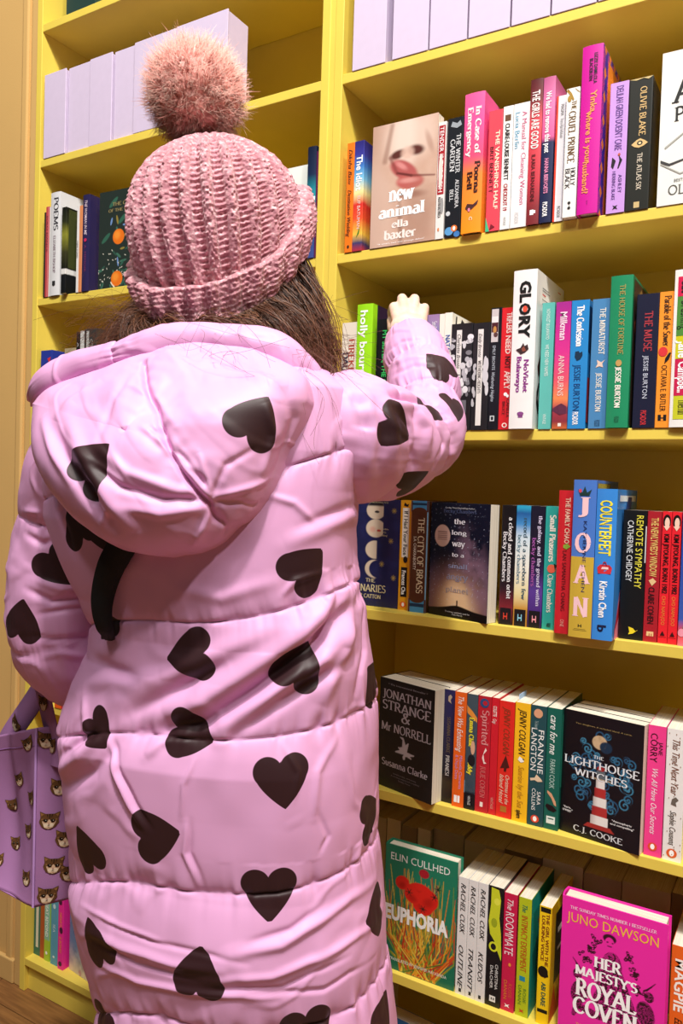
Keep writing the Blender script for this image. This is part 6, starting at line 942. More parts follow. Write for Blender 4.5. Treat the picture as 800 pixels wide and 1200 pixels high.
# ---- hood: a padded pouch lying on the upper back
OUT = [(-0.8647, -0.5717, 1.3557), (-0.8471, -0.5834, 1.3215), (-0.8171, -0.5960, 1.2842), (-0.7726, -0.6058, 1.2431), (-0.7242, -0.6095, 1.2096), (-0.6764, -0.6051, 1.1874), (-0.6383, -0.6001, 1.1800), (-0.6056, -0.5898, 1.1817), (-0.5694, -0.5748, 1.1929), (-0.5399, -0.5600, 1.2130), (-0.5199, -0.5445, 1.2467), (-0.5084, -0.5269, 1.2872), (-0.4985, -0.5162, 1.3241), (-0.4920, -0.5053, 1.3585), (-0.5064, -0.4941, 1.3895),
 (-0.5555, -0.4876, 1.4158), (-0.5985, -0.4953, 1.4305), (-0.6383, -0.5190, 1.4311), (-0.6812, -0.5391, 1.4223), (-0.7237, -0.5533, 1.4101), (-0.7871, -0.5567, 1.3939), (-0.8427, -0.5672, 1.3753)]
OUTc = cr_spline(OUT + [OUT[0]], 521)[:-1]
HC = np.array((-0.6445, -0.5622, 1.3022))
nrm = -(e2 * .9 + e1 * .05) ; nrm = nrm + np.array([0, 0, .15]); nrm /= np.linalg.norm(nrm)
nu, nvr = 520, 150
sr = np.linspace(0, 1, nvr)[::-1]
G = []; 
for s in sr:
    ss = math.sin(s * math.pi / 2) ** .8
    G.append(HC + (OUTc - HC) * ss)
G = np.array(G).reshape(-1, 3); sp = np.repeat(sr, nu)
prof = (1 - np.clip(np.sin(sp * np.pi / 2) ** .8, 0, 1) ** 3.2) ** .55
low = smooth(1.43, 1.27, G[:, 2])       # fuller towards the bottom
H_ = .050 + .036 * low
V = G + nrm * (prof * H_)[:, None]
# back side wall so that the pouch closes against the coat
Nn = normals(V, nu, nvr, True)
if (Nn @ nrm).mean() < 0: Nn = -Nn
def polyd(V, pl):
    d = np.full(len(V), 9.)
    for a, b in zip(pl[:-1], pl[1:]): d = np.minimum(d, capd(V, a, b)[0])
    return d
def front(u, v, dep_): return np.array([u, v, dep_])
seamA = [(-0.6728, -0.5698, 1.4017), (-0.6477, -0.5792, 1.3696), (-0.6126, -0.5945, 1.3334), (-0.5876, -0.6040, 1.2997), (-0.5670, -0.5987, 1.2679), (-0.5552, -0.5865, 1.2481), (-0.5466, -0.5703, 1.2317), (-0.5526, -0.5281, 1.2094)]
def dray(V, pl):   # distance measured across the viewing side, i.e. after dropping the depth along nrm
    Q = V - np.outer(V @ nrm, nrm); R_ = [np.array(p) - nrm * (np.array(p) @ nrm) for p in pl]; return polyd(Q, R_)
dA = dray(V, seamA)
seamB = [(-0.7173, -0.6224, 1.3230), (-0.6753, -0.6338, 1.2790), (-0.6492, -0.6197, 1.2373), (-0.6141, -0.5883, 1.2050)]
V = V + Nn * (-.008 * np.exp(-(dA / .003) ** 2) - .005 * np.exp(-(dA / .022) ** 2) + np.exp(-dA / .02) * (vn(V * 90) - .5) * .005)[:, None]
V = V + Nn * ((fbm(V * 11 + 3, 3) - .5) * .014 + smooth(.85, 1, 1 - np.abs(2 * fbm(np.stack([V[:, 0] * 12 + V[:, 2] * 8, V[:, 1] * 9, V[:, 2] * 15 + V[:, 0] * 10], 1), 3) - 1)) * .001)[:, None]
kn = [(-0.5552, -0.5865, 1.2472), ]
V = folds(V, Nn, 'hood')
Nn = normals(V, nu, nvr, True)
if (Nn @ nrm).mean() < 0: Nn = -Nn
HDV, HDN = V, Nn
# back skirt: first row pushed into the coat
V2 = np.vstack([(V[:nu] - nrm * .05) * 1.0, V]); N2 = np.vstack([Nn[:nu], Nn])
hood = gridmesh('hood', V2 - ROOT, nu, nvr + 1, True, coat_m, person, attrs={'heart': hearts_attr(V2, N2, 'hood')})
# rolled rim of the hood, running round the neck
RIM = [((-0.8886, -0.5506, 1.3677), .0195), ((-0.8576, -0.5607, 1.3833), .0195), ((-0.8077, -0.5594, 1.4010), .0195), ((-0.7517, -0.5547, 1.4125), .0195), ((-0.6967, -0.5449, 1.4213), .0195), ((-0.6458, -0.5258, 1.4304), .0195), ((-0.6018, -0.4995, 1.4340), .0195), ((-0.5663, -0.4785, 1.4271), .0195), ((-0.5390, -0.4629, 1.4076), .0195), ((-0.5258, -0.4384, 1.3825), .0195)]
V, Nn, nu2, nv2 = tube('rim', RIM, coat_m, person, 'rim', nu=120, step=.0016, seams=(.38,), seed=9)
def capends(V, nu, nv):
    a = V[:nu].mean(0); b = V[-nu:].mean(0); ta = a - V[nu * 6:nu * 7].mean(0); tb = b - V[-nu * 7:-nu * 6].mean(0)
    ta /= np.linalg.norm(ta); tb /= np.linalg.norm(tb); ra = np.linalg.norm(V[:nu] - a, axis=1).mean(); rb = np.linalg.norm(V[-nu:] - b, axis=1).mean()
    A = []; B_ = []
    for k in range(1, 9):
        q = k / 8 * math.pi / 2; A.append(a + (V[:nu] - a) * max(math.cos(q), .01) + ta * ra * .7 * math.sin(q)); B_.append(b + (V[-nu:] - b) * max(math.cos(q), .01) + tb * rb * .7 * math.sin(q))
    return np.vstack(A[::-1] + [V] + B_), nv + 16
V, nv2 = capends(V, nu2, nv2)
gridmesh('hood_rim', V - ROOT, nu2, nv2, True, coat_m, person, attrs={'heart': np.full(len(V), .05)})
# collar standing round the neck, mostly under the hair
ccx, ccy, _ = ringat(1.47)
CN = np.array([float(ccx), float(ccy), 1.44])
col_pts = [(CN + e1 * .080 * math.cos(a) + e2 * (.072 * math.sin(a) + .02) + np.array([0, 0, -.02 + .02 * math.sin(a)]), .022) for a in np.linspace(-math.pi * .15, math.pi * 1.15, 9)]
V, Nn, nu2, nv2 = tube('collar', col_pts, coat_m, person, 'x', nu=90, step=.003, seed=12)
gridmesh('collar', V - ROOT, nu2, nv2, True, coat_m, person, attrs={'heart': np.full(len(V), .05)})
# ---- the body: one continuous skin
HEADC = np.array((-0.7045, -0.4016, 1.5839)); YAW = math.radians(2)
hf = np.array([-.10, .96, .22]); hf /= np.linalg.norm(hf)           # where the face looks (slightly up)
hr = np.cross(hf, [0, 0, 1.0]); hr /= np.linalg.norm(hr); hu = np.cross(hr, hf)
def blob(c, ax, n=16):
    bm = bmesh.new(); bmesh.ops.create_icosphere(bm, subdivisions=3, radius=1)
    M3 = np.array(ax); v = np.array([x.co[:] for x in bm.verts]) @ M3 + np.array(c); f = [tuple(q.index for q in p.verts) for p in bm.faces]; bm.free(); return v, f
def capsule(a, ra, b, rb, n=5):
    out = []; a = np.array(a, float); b = np.array(b, float); L = np.linalg.norm(b - a); k = max(2, int(L / (min(ra, rb) * .35)))
    z = (b - a) / L; x = np.cross(z, [.3, .5, .8]); x /= np.linalg.norm(x); y = np.cross(z, x); V = []; F = []
    nseg = 18; prof_ = []
    for q in np.linspace(-math.pi / 2, 0, 6): prof_.append((ra * math.cos(q), ra * math.sin(q)))
    for q in np.linspace(0, math.pi / 2, 6): prof_.append((rb * math.cos(q), L + rb * math.sin(q)))
    for (r_, h_) in prof_:
        for i in range(nseg):
            t = 2 * math.pi * i / nseg; V.append(a + z * h_ + (x * math.cos(t) + y * math.sin(t)) * max(r_, 1e-4))
    for j in range(len(prof_) - 1):
        for i in range(nseg): F.append((j * nseg + i, j * nseg + (i + 1) % nseg, (j + 1) * nseg + (i + 1) % nseg, (j + 1) * nseg + i))
    F.append(tuple(range(nseg))[::-1]); F.append(tuple(range((len(prof_) - 1) * nseg, len(prof_) * nseg)))
    return np.array(V), F
bodyparts = []
A3 = lambda a, b, c: [hr * a, hf * b, hu * c]
bodyparts += [blob(HEADC, A3(.074, .092, .098)), blob(HEADC + hf * .028 - hu * .055, A3(.052, .062, .062)), blob(HEADC + hf * .072 - hu * .088, A3(.022, .02, .018))]
bodyparts += [capsule(HEADC + hf * .090 - hu * .004, .007, HEADC + hf * .104 - hu * .032, .011), blob(HEADC + hf * .088 - hu * .058, A3(.024, .012, .006)), blob(HEADC + hf * .087 - hu * .067, A3(.021, .012, .007))]
for s_ in (-1, 1):
    bodyparts += [blob(HEADC + hr * s_ * .076 - hu * .012 - hf * .004, [hr * .009, (hf * .7 + hu * .2) * .022, hu * .031]), blob(HEADC + hr * s_ * .034 + hf * .084 + hu * .014, A3(.02, .010, .008)), blob(HEADC + hr * s_ * .042 + hf * .062 - hu * .03, A3(.026, .024, .022))]
NK = CN.copy()
bodyparts += [capsule(HEADC - hu * .05 + hf * .0, .046, NK + e2 * .012 + [0, 0, -.03], .050), capsule(NK + e1 * -.11 + [0, 0, -.12], .045, NK + e1 * .10 + [0, 0, -.11], .045), capsule(NK + [0, 0, -.12], .10, NK + [0, 0, -.40], .095), blob(NK + [0, 0, -.18], [e1 * .145, e2 * .10, np.array([0, 0, .14])]), blob(NK + [0, 0, -.52], [e1 * .15, e2 * .105, np.array([0, 0, .13])])]
for s_ in (-1, 1):
    hip = NK + e1 * s_ * .085 + np.array([0, 0, -.58]); kn_ = hip + np.array([0, 0, -.40]) + e2 * .01; an = kn_ + np.array([0, 0, -.37]) - e2 * .015
    bodyparts += [capsule(hip, .082, kn_, .052), capsule(kn_, .052, an, .036), capsule(an, .034, an + e2 * .11 + np.array([0, 0, -.045]), .028)]
arm = lambda pts: [capsule(pts[i][0], pts[i][1], pts[i + 1][0], pts[i + 1][1]) for i in range(len(pts) - 1)]
WR = np.array((-0.5927, -0.0457, 1.5261))
bodyparts += arm([((-0.5307, -0.3941, 1.3341), .05), ((-0.4978, -0.3165, 1.3250), .046), ((-0.4902, -0.1945, 1.3518), .040), ((-0.5470, -0.1086, 1.4449), .034), (WR, .0255)])
bodyparts += arm([((-0.8484, -0.4923, 1.2828), .05), ((-0.9123, -0.4763, 1.1661), .044), ((-0.9172, -0.4780, 1.0359), .038), ((-0.9431, -0.3737, 0.9631), .034), ((-1.0396, -0.1981, 0.9688), .026)])
# right hand: palm, four bent fingers hooked over the tops of the books, thumb at the inner side
MC = [(-0.6217, -0.0385, 1.5587), (-0.6135, -0.0276, 1.5660), (-0.6012, -0.0178, 1.5670), (-0.5872, -0.0144, 1.5606)]
PI_ = [(-0.6394, -0.0168, 1.5809), (-0.6306, -0.0040, 1.5977), (-0.6128, 0.0090, 1.5981), (-0.5941, 0.0126, 1.5823)]
DI = [(-0.6550, 0.0040, 1.5777), (-0.6457, 0.0217, 1.5927), (-0.6256, 0.0361, 1.5939), (-0.6034, 0.0348, 1.5780)]
TI = [(-0.6581, 0.0110, 1.5642), (-0.6500, 0.0314, 1.5768), (-0.6286, 0.0454, 1.5778), (-0.6045, 0.0419, 1.5644)]
pb = np.array(WR)
for i in range(4):
    bodyparts += [capsule(pb + (np.array(MC[i]) - np.array(MC[1])) * .35, .017, MC[i], .0112), capsule(MC[i], .0106, PI_[i], .0092 if i < 3 else .0080), capsule(PI_[i], .0090 if i < 3 else .0078, DI[i], .0078 if i < 3 else .0069), capsule(DI[i], .0077 if i < 3 else .0068, TI[i], .0066 if i < 3 else .006)]
bodyparts += [blob((pb + np.array((-0.6036, -0.0316, 1.5484))) / 2, [cr * .033, cf * .013, cu * .026])]
T0 = np.array((-0.6157, -0.0418, 1.5285)); T1 = np.array((-0.6385, -0.0176, 1.5451)); T2 = np.array((-0.6537, 0.0043, 1.5625)); T3 = np.array((-0.6589, 0.0202, 1.5753))
bodyparts += [capsule(T0, .0145, T1, .0115), capsule(T1, .0108, T2, .0092), capsule(T2, .009, T3, .0078)]
# left hand, relaxed in front of her
WL = np.array((-1.0396, -0.1981, 0.9688)); hd = np.array([.35, .75, .1]); hd /= np.linalg.norm(hd); sd_ = np.cross(hd, [0, 0, 1.]); sd_ /= np.linalg.norm(sd_); dn = np.cross(sd_, hd)
bodyparts += [blob(WL + hd * .05, [hd * .05, sd_ * .016, dn * .036])]
for i, ln in enumerate((.07, .078, .073, .058)):
    b0 = WL + hd * .085 + dn * (.027 - i * .018); b1 = b0 + hd * ln * .5 + sd_ * .008; b2 = b1 + hd * ln * .25 + sd_ * .02; bodyparts += [capsule(b0, .010, b1, .0085), capsule(b1, .0083, b2, .007)]
bodyparts += [capsule(WL + hd * .025 + dn * .025, .014, WL + hd * .06 + dn * .052, .0105), capsule(WL + hd * .06 + dn * .052, .0102, WL + hd * .09 + dn * .058, .0085)]
VV = []; FF = []; o_ = 0
for v, f in bodyparts:
    VV.append(v); FF += [tuple(i + o_ for i in q) for q in f]; o_ += len(v)
VV = np.vstack(VV) - ROOT
skin = bpy.data.materials.new('skin'); skin.use_nodes = True
def _skin():
    nt = skin.node_tree; b = nt.nodes['Principled BSDF']; N = nt.nodes.new; L = nt.links.new
    tc = N('ShaderNodeTexCoord'); n = N('ShaderNodeTexNoise'); n.inputs['Scale'].default_value = 60; n.inputs['Detail'].default_value = 4; L(tc.outputs['Object'], n.inputs['Vector'])
    r = N('ShaderNodeValToRGB'); r.color_ramp.elements[0].position = .3; r.color_ramp.elements[0].color = (*hexc('E8B7A4'), 1); r.color_ramp.elements[1].position = .7; r.color_ramp.elements[1].color = (*hexc('F3CFBC'), 1)
    L(n.outputs['Fac'], r.inputs[0]); L(r.outputs[0], b.inputs['Base Color']); b.inputs['Roughness'].default_value = .5
    b.inputs['Subsurface Weight'].default_value = .15; b.inputs['Subsurface Radius'].default_value = (.012, .004, .002)
_skin()
body = mk('body', VV, FF, skin, person)
rm = body.modifiers.new('r', 'REMESH'); rm.mode = 'VOXEL'; rm.voxel_size = .0024; rm.use_smooth_shade = True
sm = body.modifiers.new('s', 'SMOOTH'); sm.factor = .5; sm.iterations = 2
dg = C.evaluated_depsgraph_get(); bm_ = bpy.data.meshes.new_from_object(body.evaluated_get(dg)); body.modifiers.clear(); body.data = bm_
bm_.polygons.foreach_set('use_smooth', [True] * len(bm_.polygons))
for s_ in (-1, 1):
    c = HEADC + hr * s_ * .033 + hf * .083 + hu * .012 - ROOT
    v, f = blob(c, A3(.0135, .0125, .0085)); mk('eye', v, f, mat('eye_white', hexc('F2EEEA'), .2), person, smooth=True)
    v, f = blob(c + hf * .0085, A3(.006, .005, .006)); mk('iris', v, f, mat('iris', hexc('4A3222'), .2), person, smooth=True)
# fingernails of the reaching hand
for i in range(4):
    d_ = np.array(TI[i]) - np.array(DI[i]); d_ /= np.linalg.norm(d_); out = np.array(cf); out = out - d_ * (out @ d_); out /= np.linalg.norm(out); sdv = np.cross(out, d_)
    v, f = blob(np.array(TI[i]) + out * .0045 - ROOT, [sdv * .0048, out * .0022, d_ * .0062]); mk('fingernail', v, f, mat('nail', hexc('F2C9BE'), .25), person, smooth=True)
# leggings and boots under the hem
for s_ in (-1, 1):
    hip = NK + e1 * s_ * .085 + np.array([0, 0, -.58]); kn_ = hip + np.array([0, 0, -.40]) + e2 * .01; an = kn_ + np.array([0, 0, -.37]) - e2 * .015
    bt = []
    for (p, r_) in ((an + np.array([0, 0, .16]), (.062, .068)), (an + np.array([0, 0, .10]), (.056, .062)), (an + np.array([0, 0, .02]), (.048, .056)), (an + np.array([0, 0, -.03]) + e2 * .02, (.045, .085)), (np.array([an[0], an[1], .05]) + e2 * .045, (.046, .125)), (np.array([an[0], an[1], .022]) + e2 * .045, (.049, .132)), (np.array([an[0], an[1], 0.0]) + e2 * .045, (.048, .130))):
        bt.append([p + e1 * r_[0] * math.cos(t) + e2 * r_[1] * math.sin(t) for t in np.arange(28) / 28 * 2 * math.pi])
    Vb = np.array(bt).reshape(-1, 3) - ROOT; Fb = [tuple(q) for q in gridfaces(28, 7)] + [tuple(range(28 * 6, 28 * 7))[::-1]]
    bo = mk('boot', Vb, Fb, mat('black_leather', hexc('1C1A1A'), .4), person, smooth=True)
    v, f = capsule(kn_ - ROOT, .060, an - ROOT + np.array([0, 0, .05]), .045); mk('trouser_leg', v, f, mat('dark_denim', hexc('22263A'), .8), person, smooth=True)
# glasses: temple arm seen beside the hat, frame in front
gm = mat('black_acetate', hexc('101012'), .15, .6, coat=.5); gv = []; gf = []
gl = bpy.data.objects.new('glasses', None)
def tubemesh(name, pts, r, m, parent, closed=False, n=8):
    pts = [np.array(p) for p in pts]; V = []; F = []
    for i, p in enumerate(pts):
        a = pts[(i - 1) % len(pts)] if (closed or i) else pts[0]; b = pts[(i + 1) % len(pts)] if (closed or i < len(pts) - 1) else pts[-1]
        t = b - a; t /= np.linalg.norm(t); x = np.cross(t, hu); x /= np.linalg.norm(x) + 1e-9; y = np.cross(t, x)
        for k in range(n): q = 2 * math.pi * k / n; V.append(p + x * r[0] * math.cos(q) + y * r[1] * math.sin(q) - ROOT)
    L = len(pts)
    for i in range(L if closed else L - 1):
        for k in range(n): F.append((i * n + k, i * n + (k + 1) % n, ((i + 1) % L) * n + (k + 1) % n, ((i + 1) % L) * n + k))
    return mk(name, V, F, m, parent, smooth=True)
gr = None
for s_ in (-1, 1):
    rimp = [HEADC + hr * (s_ * .036 + .026 * math.cos(t)) + hu * (.010 + .020 * math.sin(t)) + hf * (.108 - .006 * abs(math.cos(t))) for t in np.arange(24) / 24 * 2 * math.pi]
    o = tubemesh('glasses_frame', rimp, (.0022, .0022), gm, person, True)
    tubemesh('temple_arm', [HEADC + hr * s_ * .064 + hf * .102 + hu * .016, HEADC + hr * s_ * .080 + hf * .09 + hu * .016, HEADC + hr * s_ * .084 + hf * .03 + hu * .008, HEADC + hr * s_ * .083 - hf * .004 + hu * .004, HEADC + hr * s_ * .081 - hf * .024 - hu * .022], (.0028, .0052), gm, o)
tubemesh('glasses_bridge', [HEADC + hr * -.010 + hf * .106 + hu * .014, HEADC + hf * .110 + hu * .018, HEADC + hr * .010 + hf * .106 + hu * .014], (.002, .002), gm, person)
# ---- knitted hat
HB = np.array((-0.7029, -0.4077, 1.5521))                       # centre of the hat opening
HT = np.array((-0.7155, -0.4264, 1.7287))                      # crown
ha = HT - HB; HL = np.linalg.norm(ha); ha /= HL
hx = np.cross(ha, cf); hx = -np.cross(ha, np.cross(cr, ha)) if False else cr - ha * (cr @ ha); hx /= np.linalg.norm(hx); hy = np.cross(ha, hx)     # hx: picture right, hy: away from us
if hy @ cf < 0: hy = -hy
RIB = 25
nu = 1500
ph = np.arange(nu) / nu * 2 * np.pi                   # 0 = right, -90 deg (270) = towards camera
def hcurve(deg, tab):
    xs_ = [t[0] for t in tab] + [tab[0][0] + 360]; ys = [t[1] for t in tab] + [tab[0][1]]
    d = (np.asarray(deg) - xs_[0]) % 360 + xs_[0]; return np.interp(d, xs_, ys)
pxm = 1.06 / 919
dg_ = np.degrees(ph)
ksm = np.ones(121) / 121
def csm(a): return np.convolve(np.concatenate([a[-60:], a, a[:60]]), ksm, 'valid')
# bottom edge height above HB by azimuth (0 right, 90 far side, 180 left, 270 near us)
bot = csm(hcurve(dg_, [(0, .045), (45, .07), (90, .06), (135, .035), (180, -.048), (225, -.094), (270, -.100), (315, -.068)]))
cufw = .062
rows = []
def rprof(t):   # radius of the dome by height fraction
    return np.interp(t, [0, .12, .3, .5, .66, .78, .87, .93, .97, 1.0], [.104, .1085, .1115, .1085, .098, .083, .064, .045, .027, .008])
def ribf(p, k=RIB): 
    c = np.cos(p * k); return np.sign(c) * np.abs(c) ** .6
# dome
nvd = 420; tq = np.linspace(0, 1, nvd)
Vd = []; cold = []
Ttop = HL
tg = tq[:, None]; b0 = (bot + cufw * .75)[None, :]
hgt = b0 * (1 - tg) + Ttop * tg
frac = np.clip((hgt - 0.0) / Ttop, 0, 1)
rr = rprof(frac)
rr = np.where(hgt < 0, np.interp(hgt / Ttop, [-.6, -.4, -.3, -.15, 0], [.070, .078, .085, .0955, .104]), rr)
rb = ribf(ph)[None, :]
taper = np.clip(rr / .11, .25, 1)
arcl = np.cumsum(np.full(nvd, HL / nvd))[:, None]
knit = np.sin(arcl * 2 * np.pi / .0056 + rb * 1.2)
n_a = vn(np.stack([np.broadcast_to(np.cos(ph) * 42, rr.shape).ravel(), np.broadcast_to(np.sin(ph) * 42, rr.shape).ravel(), (hgt * 330).ravel()], 1)).reshape(rr.shape) - .5
disp = rb * .0066 * taper + np.where(rb < 0, knit * .0011, n_a * .001) * taper + n_a * .0024
R_ = rr + disp
Vd = HB + hx * (R_ * np.cos(ph))[..., None] * 1.03 + hy * (R_ * np.sin(ph))[..., None] + ha * hgt[..., None]
hat_m = bpy.data.materials.new('chenille_yarn'); hat_m.use_nodes = True
def _hat():
    nt = hat_m.node_tree; b = nt.nodes['Principled BSDF']; N = nt.nodes.new; L = nt.links.new
    tc = N('ShaderNodeTexCoord'); n = N('ShaderNodeTexNoise'); n.inputs['Scale'].default_value = 170; n.inputs['Detail'].default_value = 3; L(tc.outputs['Object'], n.inputs['Vector'])
    r = N('ShaderNodeValToRGB'); e = r.color_ramp.elements; e[0].position = .34; e[0].color = (*hexc('B07480'), 1); e[1].position = .56; e[1].color = (*hexc('D0969F'), 1); q = e.new(.68); q.color = (*hexc('EBC4C8'), 1)
    L(n.outputs['Fac'], r.inputs[0]); L(r.outputs[0], b.inputs['Base Color']); b.inputs['Roughness'].default_value = .75; b.inputs['Sheen Weight'].default_value = .5; b.inputs['Sheen Roughness'].default_value = .35; b.inputs['Specular IOR Level'].default_value = .25
    n2 = N('ShaderNodeTexNoise'); n2.inputs['Scale'].default_value = 520; n2.inputs['Detail'].default_value = 2; L(tc.outputs['Object'], n2.inputs['Vector'])
    bp = N('ShaderNodeBump'); bp.inputs['Strength'].default_value = .6; bp.inputs['Distance'].default_value = .0015; L(n2.outputs['Fac'], bp.inputs['Height']); L(bp.outputs[0], b.inputs['Normal'])
_hat()
hat = gridmesh('knitted_hat', (Vd - ROOT).reshape(-1, 3), nu, nvd, True, hat_m, person)
# turned-up cuff: outside face, bottom roll, inside face
cq = []
nq = 110
for k in range(nq):
    q = k / (nq - 1)
    if q < .12: a = q / .12 * math.pi / 2; off = .0 + .017 * math.sin(a); hh = cufw - .0085 * (1 - math.cos(a)) * 1 + .0; hh = cufw - .006 + .006 * math.cos(a)
    elif q < .62: s = (q - .12) / .5; off = .017 - .003 * s + .003 * math.sin(math.pi * s) ; hh = (cufw - .006) * (1 - s) + .004 * s
    elif q < .78: a = (q - .62) / .16 * math.pi; off = .0055 + .0085 * math.cos(a); hh = .004 - .007 * math.sin(a)
    else: s = (q - .78) / .22; off = -.0055 - .004 * s; hh = .004 + s * .03
    cq.append((off, hh))
cq = np.array(cq)
hg = bot[None, :] + cq[:, 1][:, None]
base = np.interp(np.clip(hg / HL, -.4, 1), [-.4, -.3, -.15, 0, .12, .3, .5], [.081, .088, .0975, .1045, .1085, .1105, .1085])
rb2 = ribf(ph + .05, RIB)[None, :]
outer_ = (np.arange(nq) < nq * .72)[:, None]
kn2 = np.sin(cq[:, 1][:, None] * 2 * np.pi / .006 + rb2)
n_b = vn(np.stack([np.broadcast_to(np.cos(ph) * 40, base.shape).ravel(), np.broadcast_to(np.sin(ph) * 40, base.shape).ravel(), (hg * 310 + 9).ravel()], 1)).reshape(base.shape) - .5
Rc = base + cq[:, 0][:, None] + outer_ * (rb2 * .0042 + kn2 * .0005) + n_b * .0030
Vc = HB + hx * (Rc * np.cos(ph))[..., None] * 1.03 + hy * (Rc * np.sin(ph))[..., None] + ha * hg[..., None]
gridmesh('hat_cuff', (Vc - ROOT).reshape(-1, 3), nu, nq, True, hat_m, hat)
# ---- pompom
PC = np.array((-0.7326, -0.4347, 1.7832)); PR = .071
def strandmesh(name, roots, tips, bend, r0, col0, col1, m, parent, nseg=5, sides=3, taper=.15, prof=None):
    """many hairs as thin tapering tubes; roots, tips, bend: (n,3)"""
    n = len(roots); t = np.linspace(0, 1, nseg + 1)
    c = roots[:, None] * (1 - t)[None, :, None] + tips[:, None] * t[None, :, None] + bend[:, None] * (4 * t * (1 - t))[None, :, None]
    tg = np.gradient(c, axis=1); tg /= np.linalg.norm(tg, axis=2, keepdims=True) + 1e-12
    rf = np.random.RandomState(1).randn(n, 1, 3); x = np.cross(tg, rf); x /= np.linalg.norm(x, axis=2, keepdims=True) + 1e-12; y = np.cross(tg, x)
    rad = r0[:, None] * (1 - (1 - taper) * t ** 1.5)[None, :]
    ring = []
    for k in range(sides):
        q = 2 * math.pi * k / sides; ring.append(c + (x * math.cos(q) + y * math.sin(q)) * rad[..., None])
    V = np.stack(ring, 2)   # n, nseg+1, sides, 3
    base_ = (np.arange(n) * (nseg + 1) * sides)[:, None, None]; j = (np.arange(nseg) * sides)[None, :, None]; k = np.arange(sides)[None, None, :]; k2 = (k + 1) % sides
    F = np.stack([base_ + j + k, base_ + j + k2, base_ + j + sides + k2, base_ + j + sides + k], -1).reshape(-1, 4)
    V = V.reshape(-1, 3)
    me = bpy.data.meshes.new(name); me.vertices.add(len(V)); me.vertices.foreach_set('co', V.astype(np.float32).ravel()); me.loops.add(F.size); me.loops.foreach_set('vertex_index', F.astype(np.int32).ravel())
    me.polygons.add(len(F)); me.polygons.foreach_set('loop_start', np.arange(0, F.size, 4, dtype=np.int32)); me.update(calc_edges=True)
    cc = (col0[:, None] * (1 - t)[None, :, None] + col1[:, None] * t[None, :, None]); cc = np.repeat(cc, sides, axis=1).reshape(-1, 3)
    setattrs(me, {'Col': cc})
    return link(name, me, m, parent, None, True)
rs = np.random.RandomState(4)
NP = 8500
dirs = rs.randn(NP, 3); dirs /= np.linalg.norm(dirs, axis=1, keepdims=True)
ln = PR * (.86 + .22 * rs.rand(NP)) * (1 + .08 * np.maximum(0, dirs[:, 2])); ln[rs.rand(NP) < .05] *= 1.14
clump = np.stack([vn(dirs * 6 + 3), vn(dirs * 6 + 19), vn(dirs * 6 + 41)], 1) - .5
tipd = dirs + clump * .30 + rs.randn(NP, 3) * .07; tipd /= np.linalg.norm(tipd, axis=1, keepdims=True)
pr = PC + dirs * PR * .72; pt_ = PC + tipd * ln[:, None]
fur = bpy.data.materials.new('faux_fur'); fur.use_nodes = True
def furnode(m, rough=.55, sss=.0):
    nt = m.node_tree; b = nt.nodes['Principled BSDF']; a = nt.nodes.new('ShaderNodeAttribute'); a.attribute_name = 'Col'; nt.links.new(a.outputs['Color'], b.inputs['Base Color'])
    b.inputs['Roughness'].default_value = rough; b.inputs['Specular IOR Level'].default_value = .3
furnode(fur)
tr = fur.node_tree; tl_ = tr.nodes.new('ShaderNodeBsdfTranslucent'); aa = tr.nodes['Attribute'] if 'Attribute' in tr.nodes else None
tr.links.new(aa.outputs['Color'], tl_.inputs[0]); mxs = tr.nodes.new('ShaderNodeMixShader'); mxs.inputs[0].default_value = .4
tr.links.new(tr.nodes['Principled BSDF'].outputs[0], mxs.inputs[1]); tr.links.new(tl_.outputs[0], mxs.inputs[2]); tr.links.new(mxs.outputs[0], tr.nodes['Material Output'].inputs[0])
c0 = np.tile(hexc('FF9C8C'), (NP, 1)) * (.9 + .15 * rs.rand(NP, 1)); c1 = np.tile(hexc('FFE2D2'), (NP, 1)); pm_ = rs.rand(NP) < .35; c1[pm_] = hexc('FFBDB0')
pom = strandmesh('pom_pom', pr - ROOT, pt_ - ROOT, rs.randn(NP, 3) * .0035, np.full(NP, .00034) + rs.rand(NP) * .00016, c0, c1, fur, hat, nseg=5, taper=.12)
pom['kind'] = 'stuff'
_pv = np.zeros(len(pom.data.vertices) * 3); pom.data.vertices.foreach_get('co', _pv); _pn = (_pv.reshape(-1, 3) + ROOT - PC) / PR + np.array([.25, -1.1, .9]); _pn /= np.linalg.norm(_pn, axis=1, keepdims=True); pom.data.normals_split_custom_set_from_vertices([tuple(q) for q in _pn.tolist()])
gu, gv_ = np.meshgrid(np.arange(160) / 160 * 2 * np.pi, np.linspace(.01, np.pi - .01, 90)); dd_ = np.stack([np.sin(gv_) * np.cos(gu), np.sin(gv_) * np.sin(gu), np.cos(gv_)], -1).reshape(-1, 3)
cl_ = vn(dd_ * 9 + 5) - .5 + (vn(dd_ * 26 + 5) - .5) * .6
gridmesh('pom_pom_core', PC + dd_ * (PR * (.80 + .12 * cl_))[:, None] - ROOT, 160, 90, True, mat('fur_core', hexc('F6B6AE'), .95, .1, noise=.12, nscale=120, bump=1.0, bscale=260), hat)
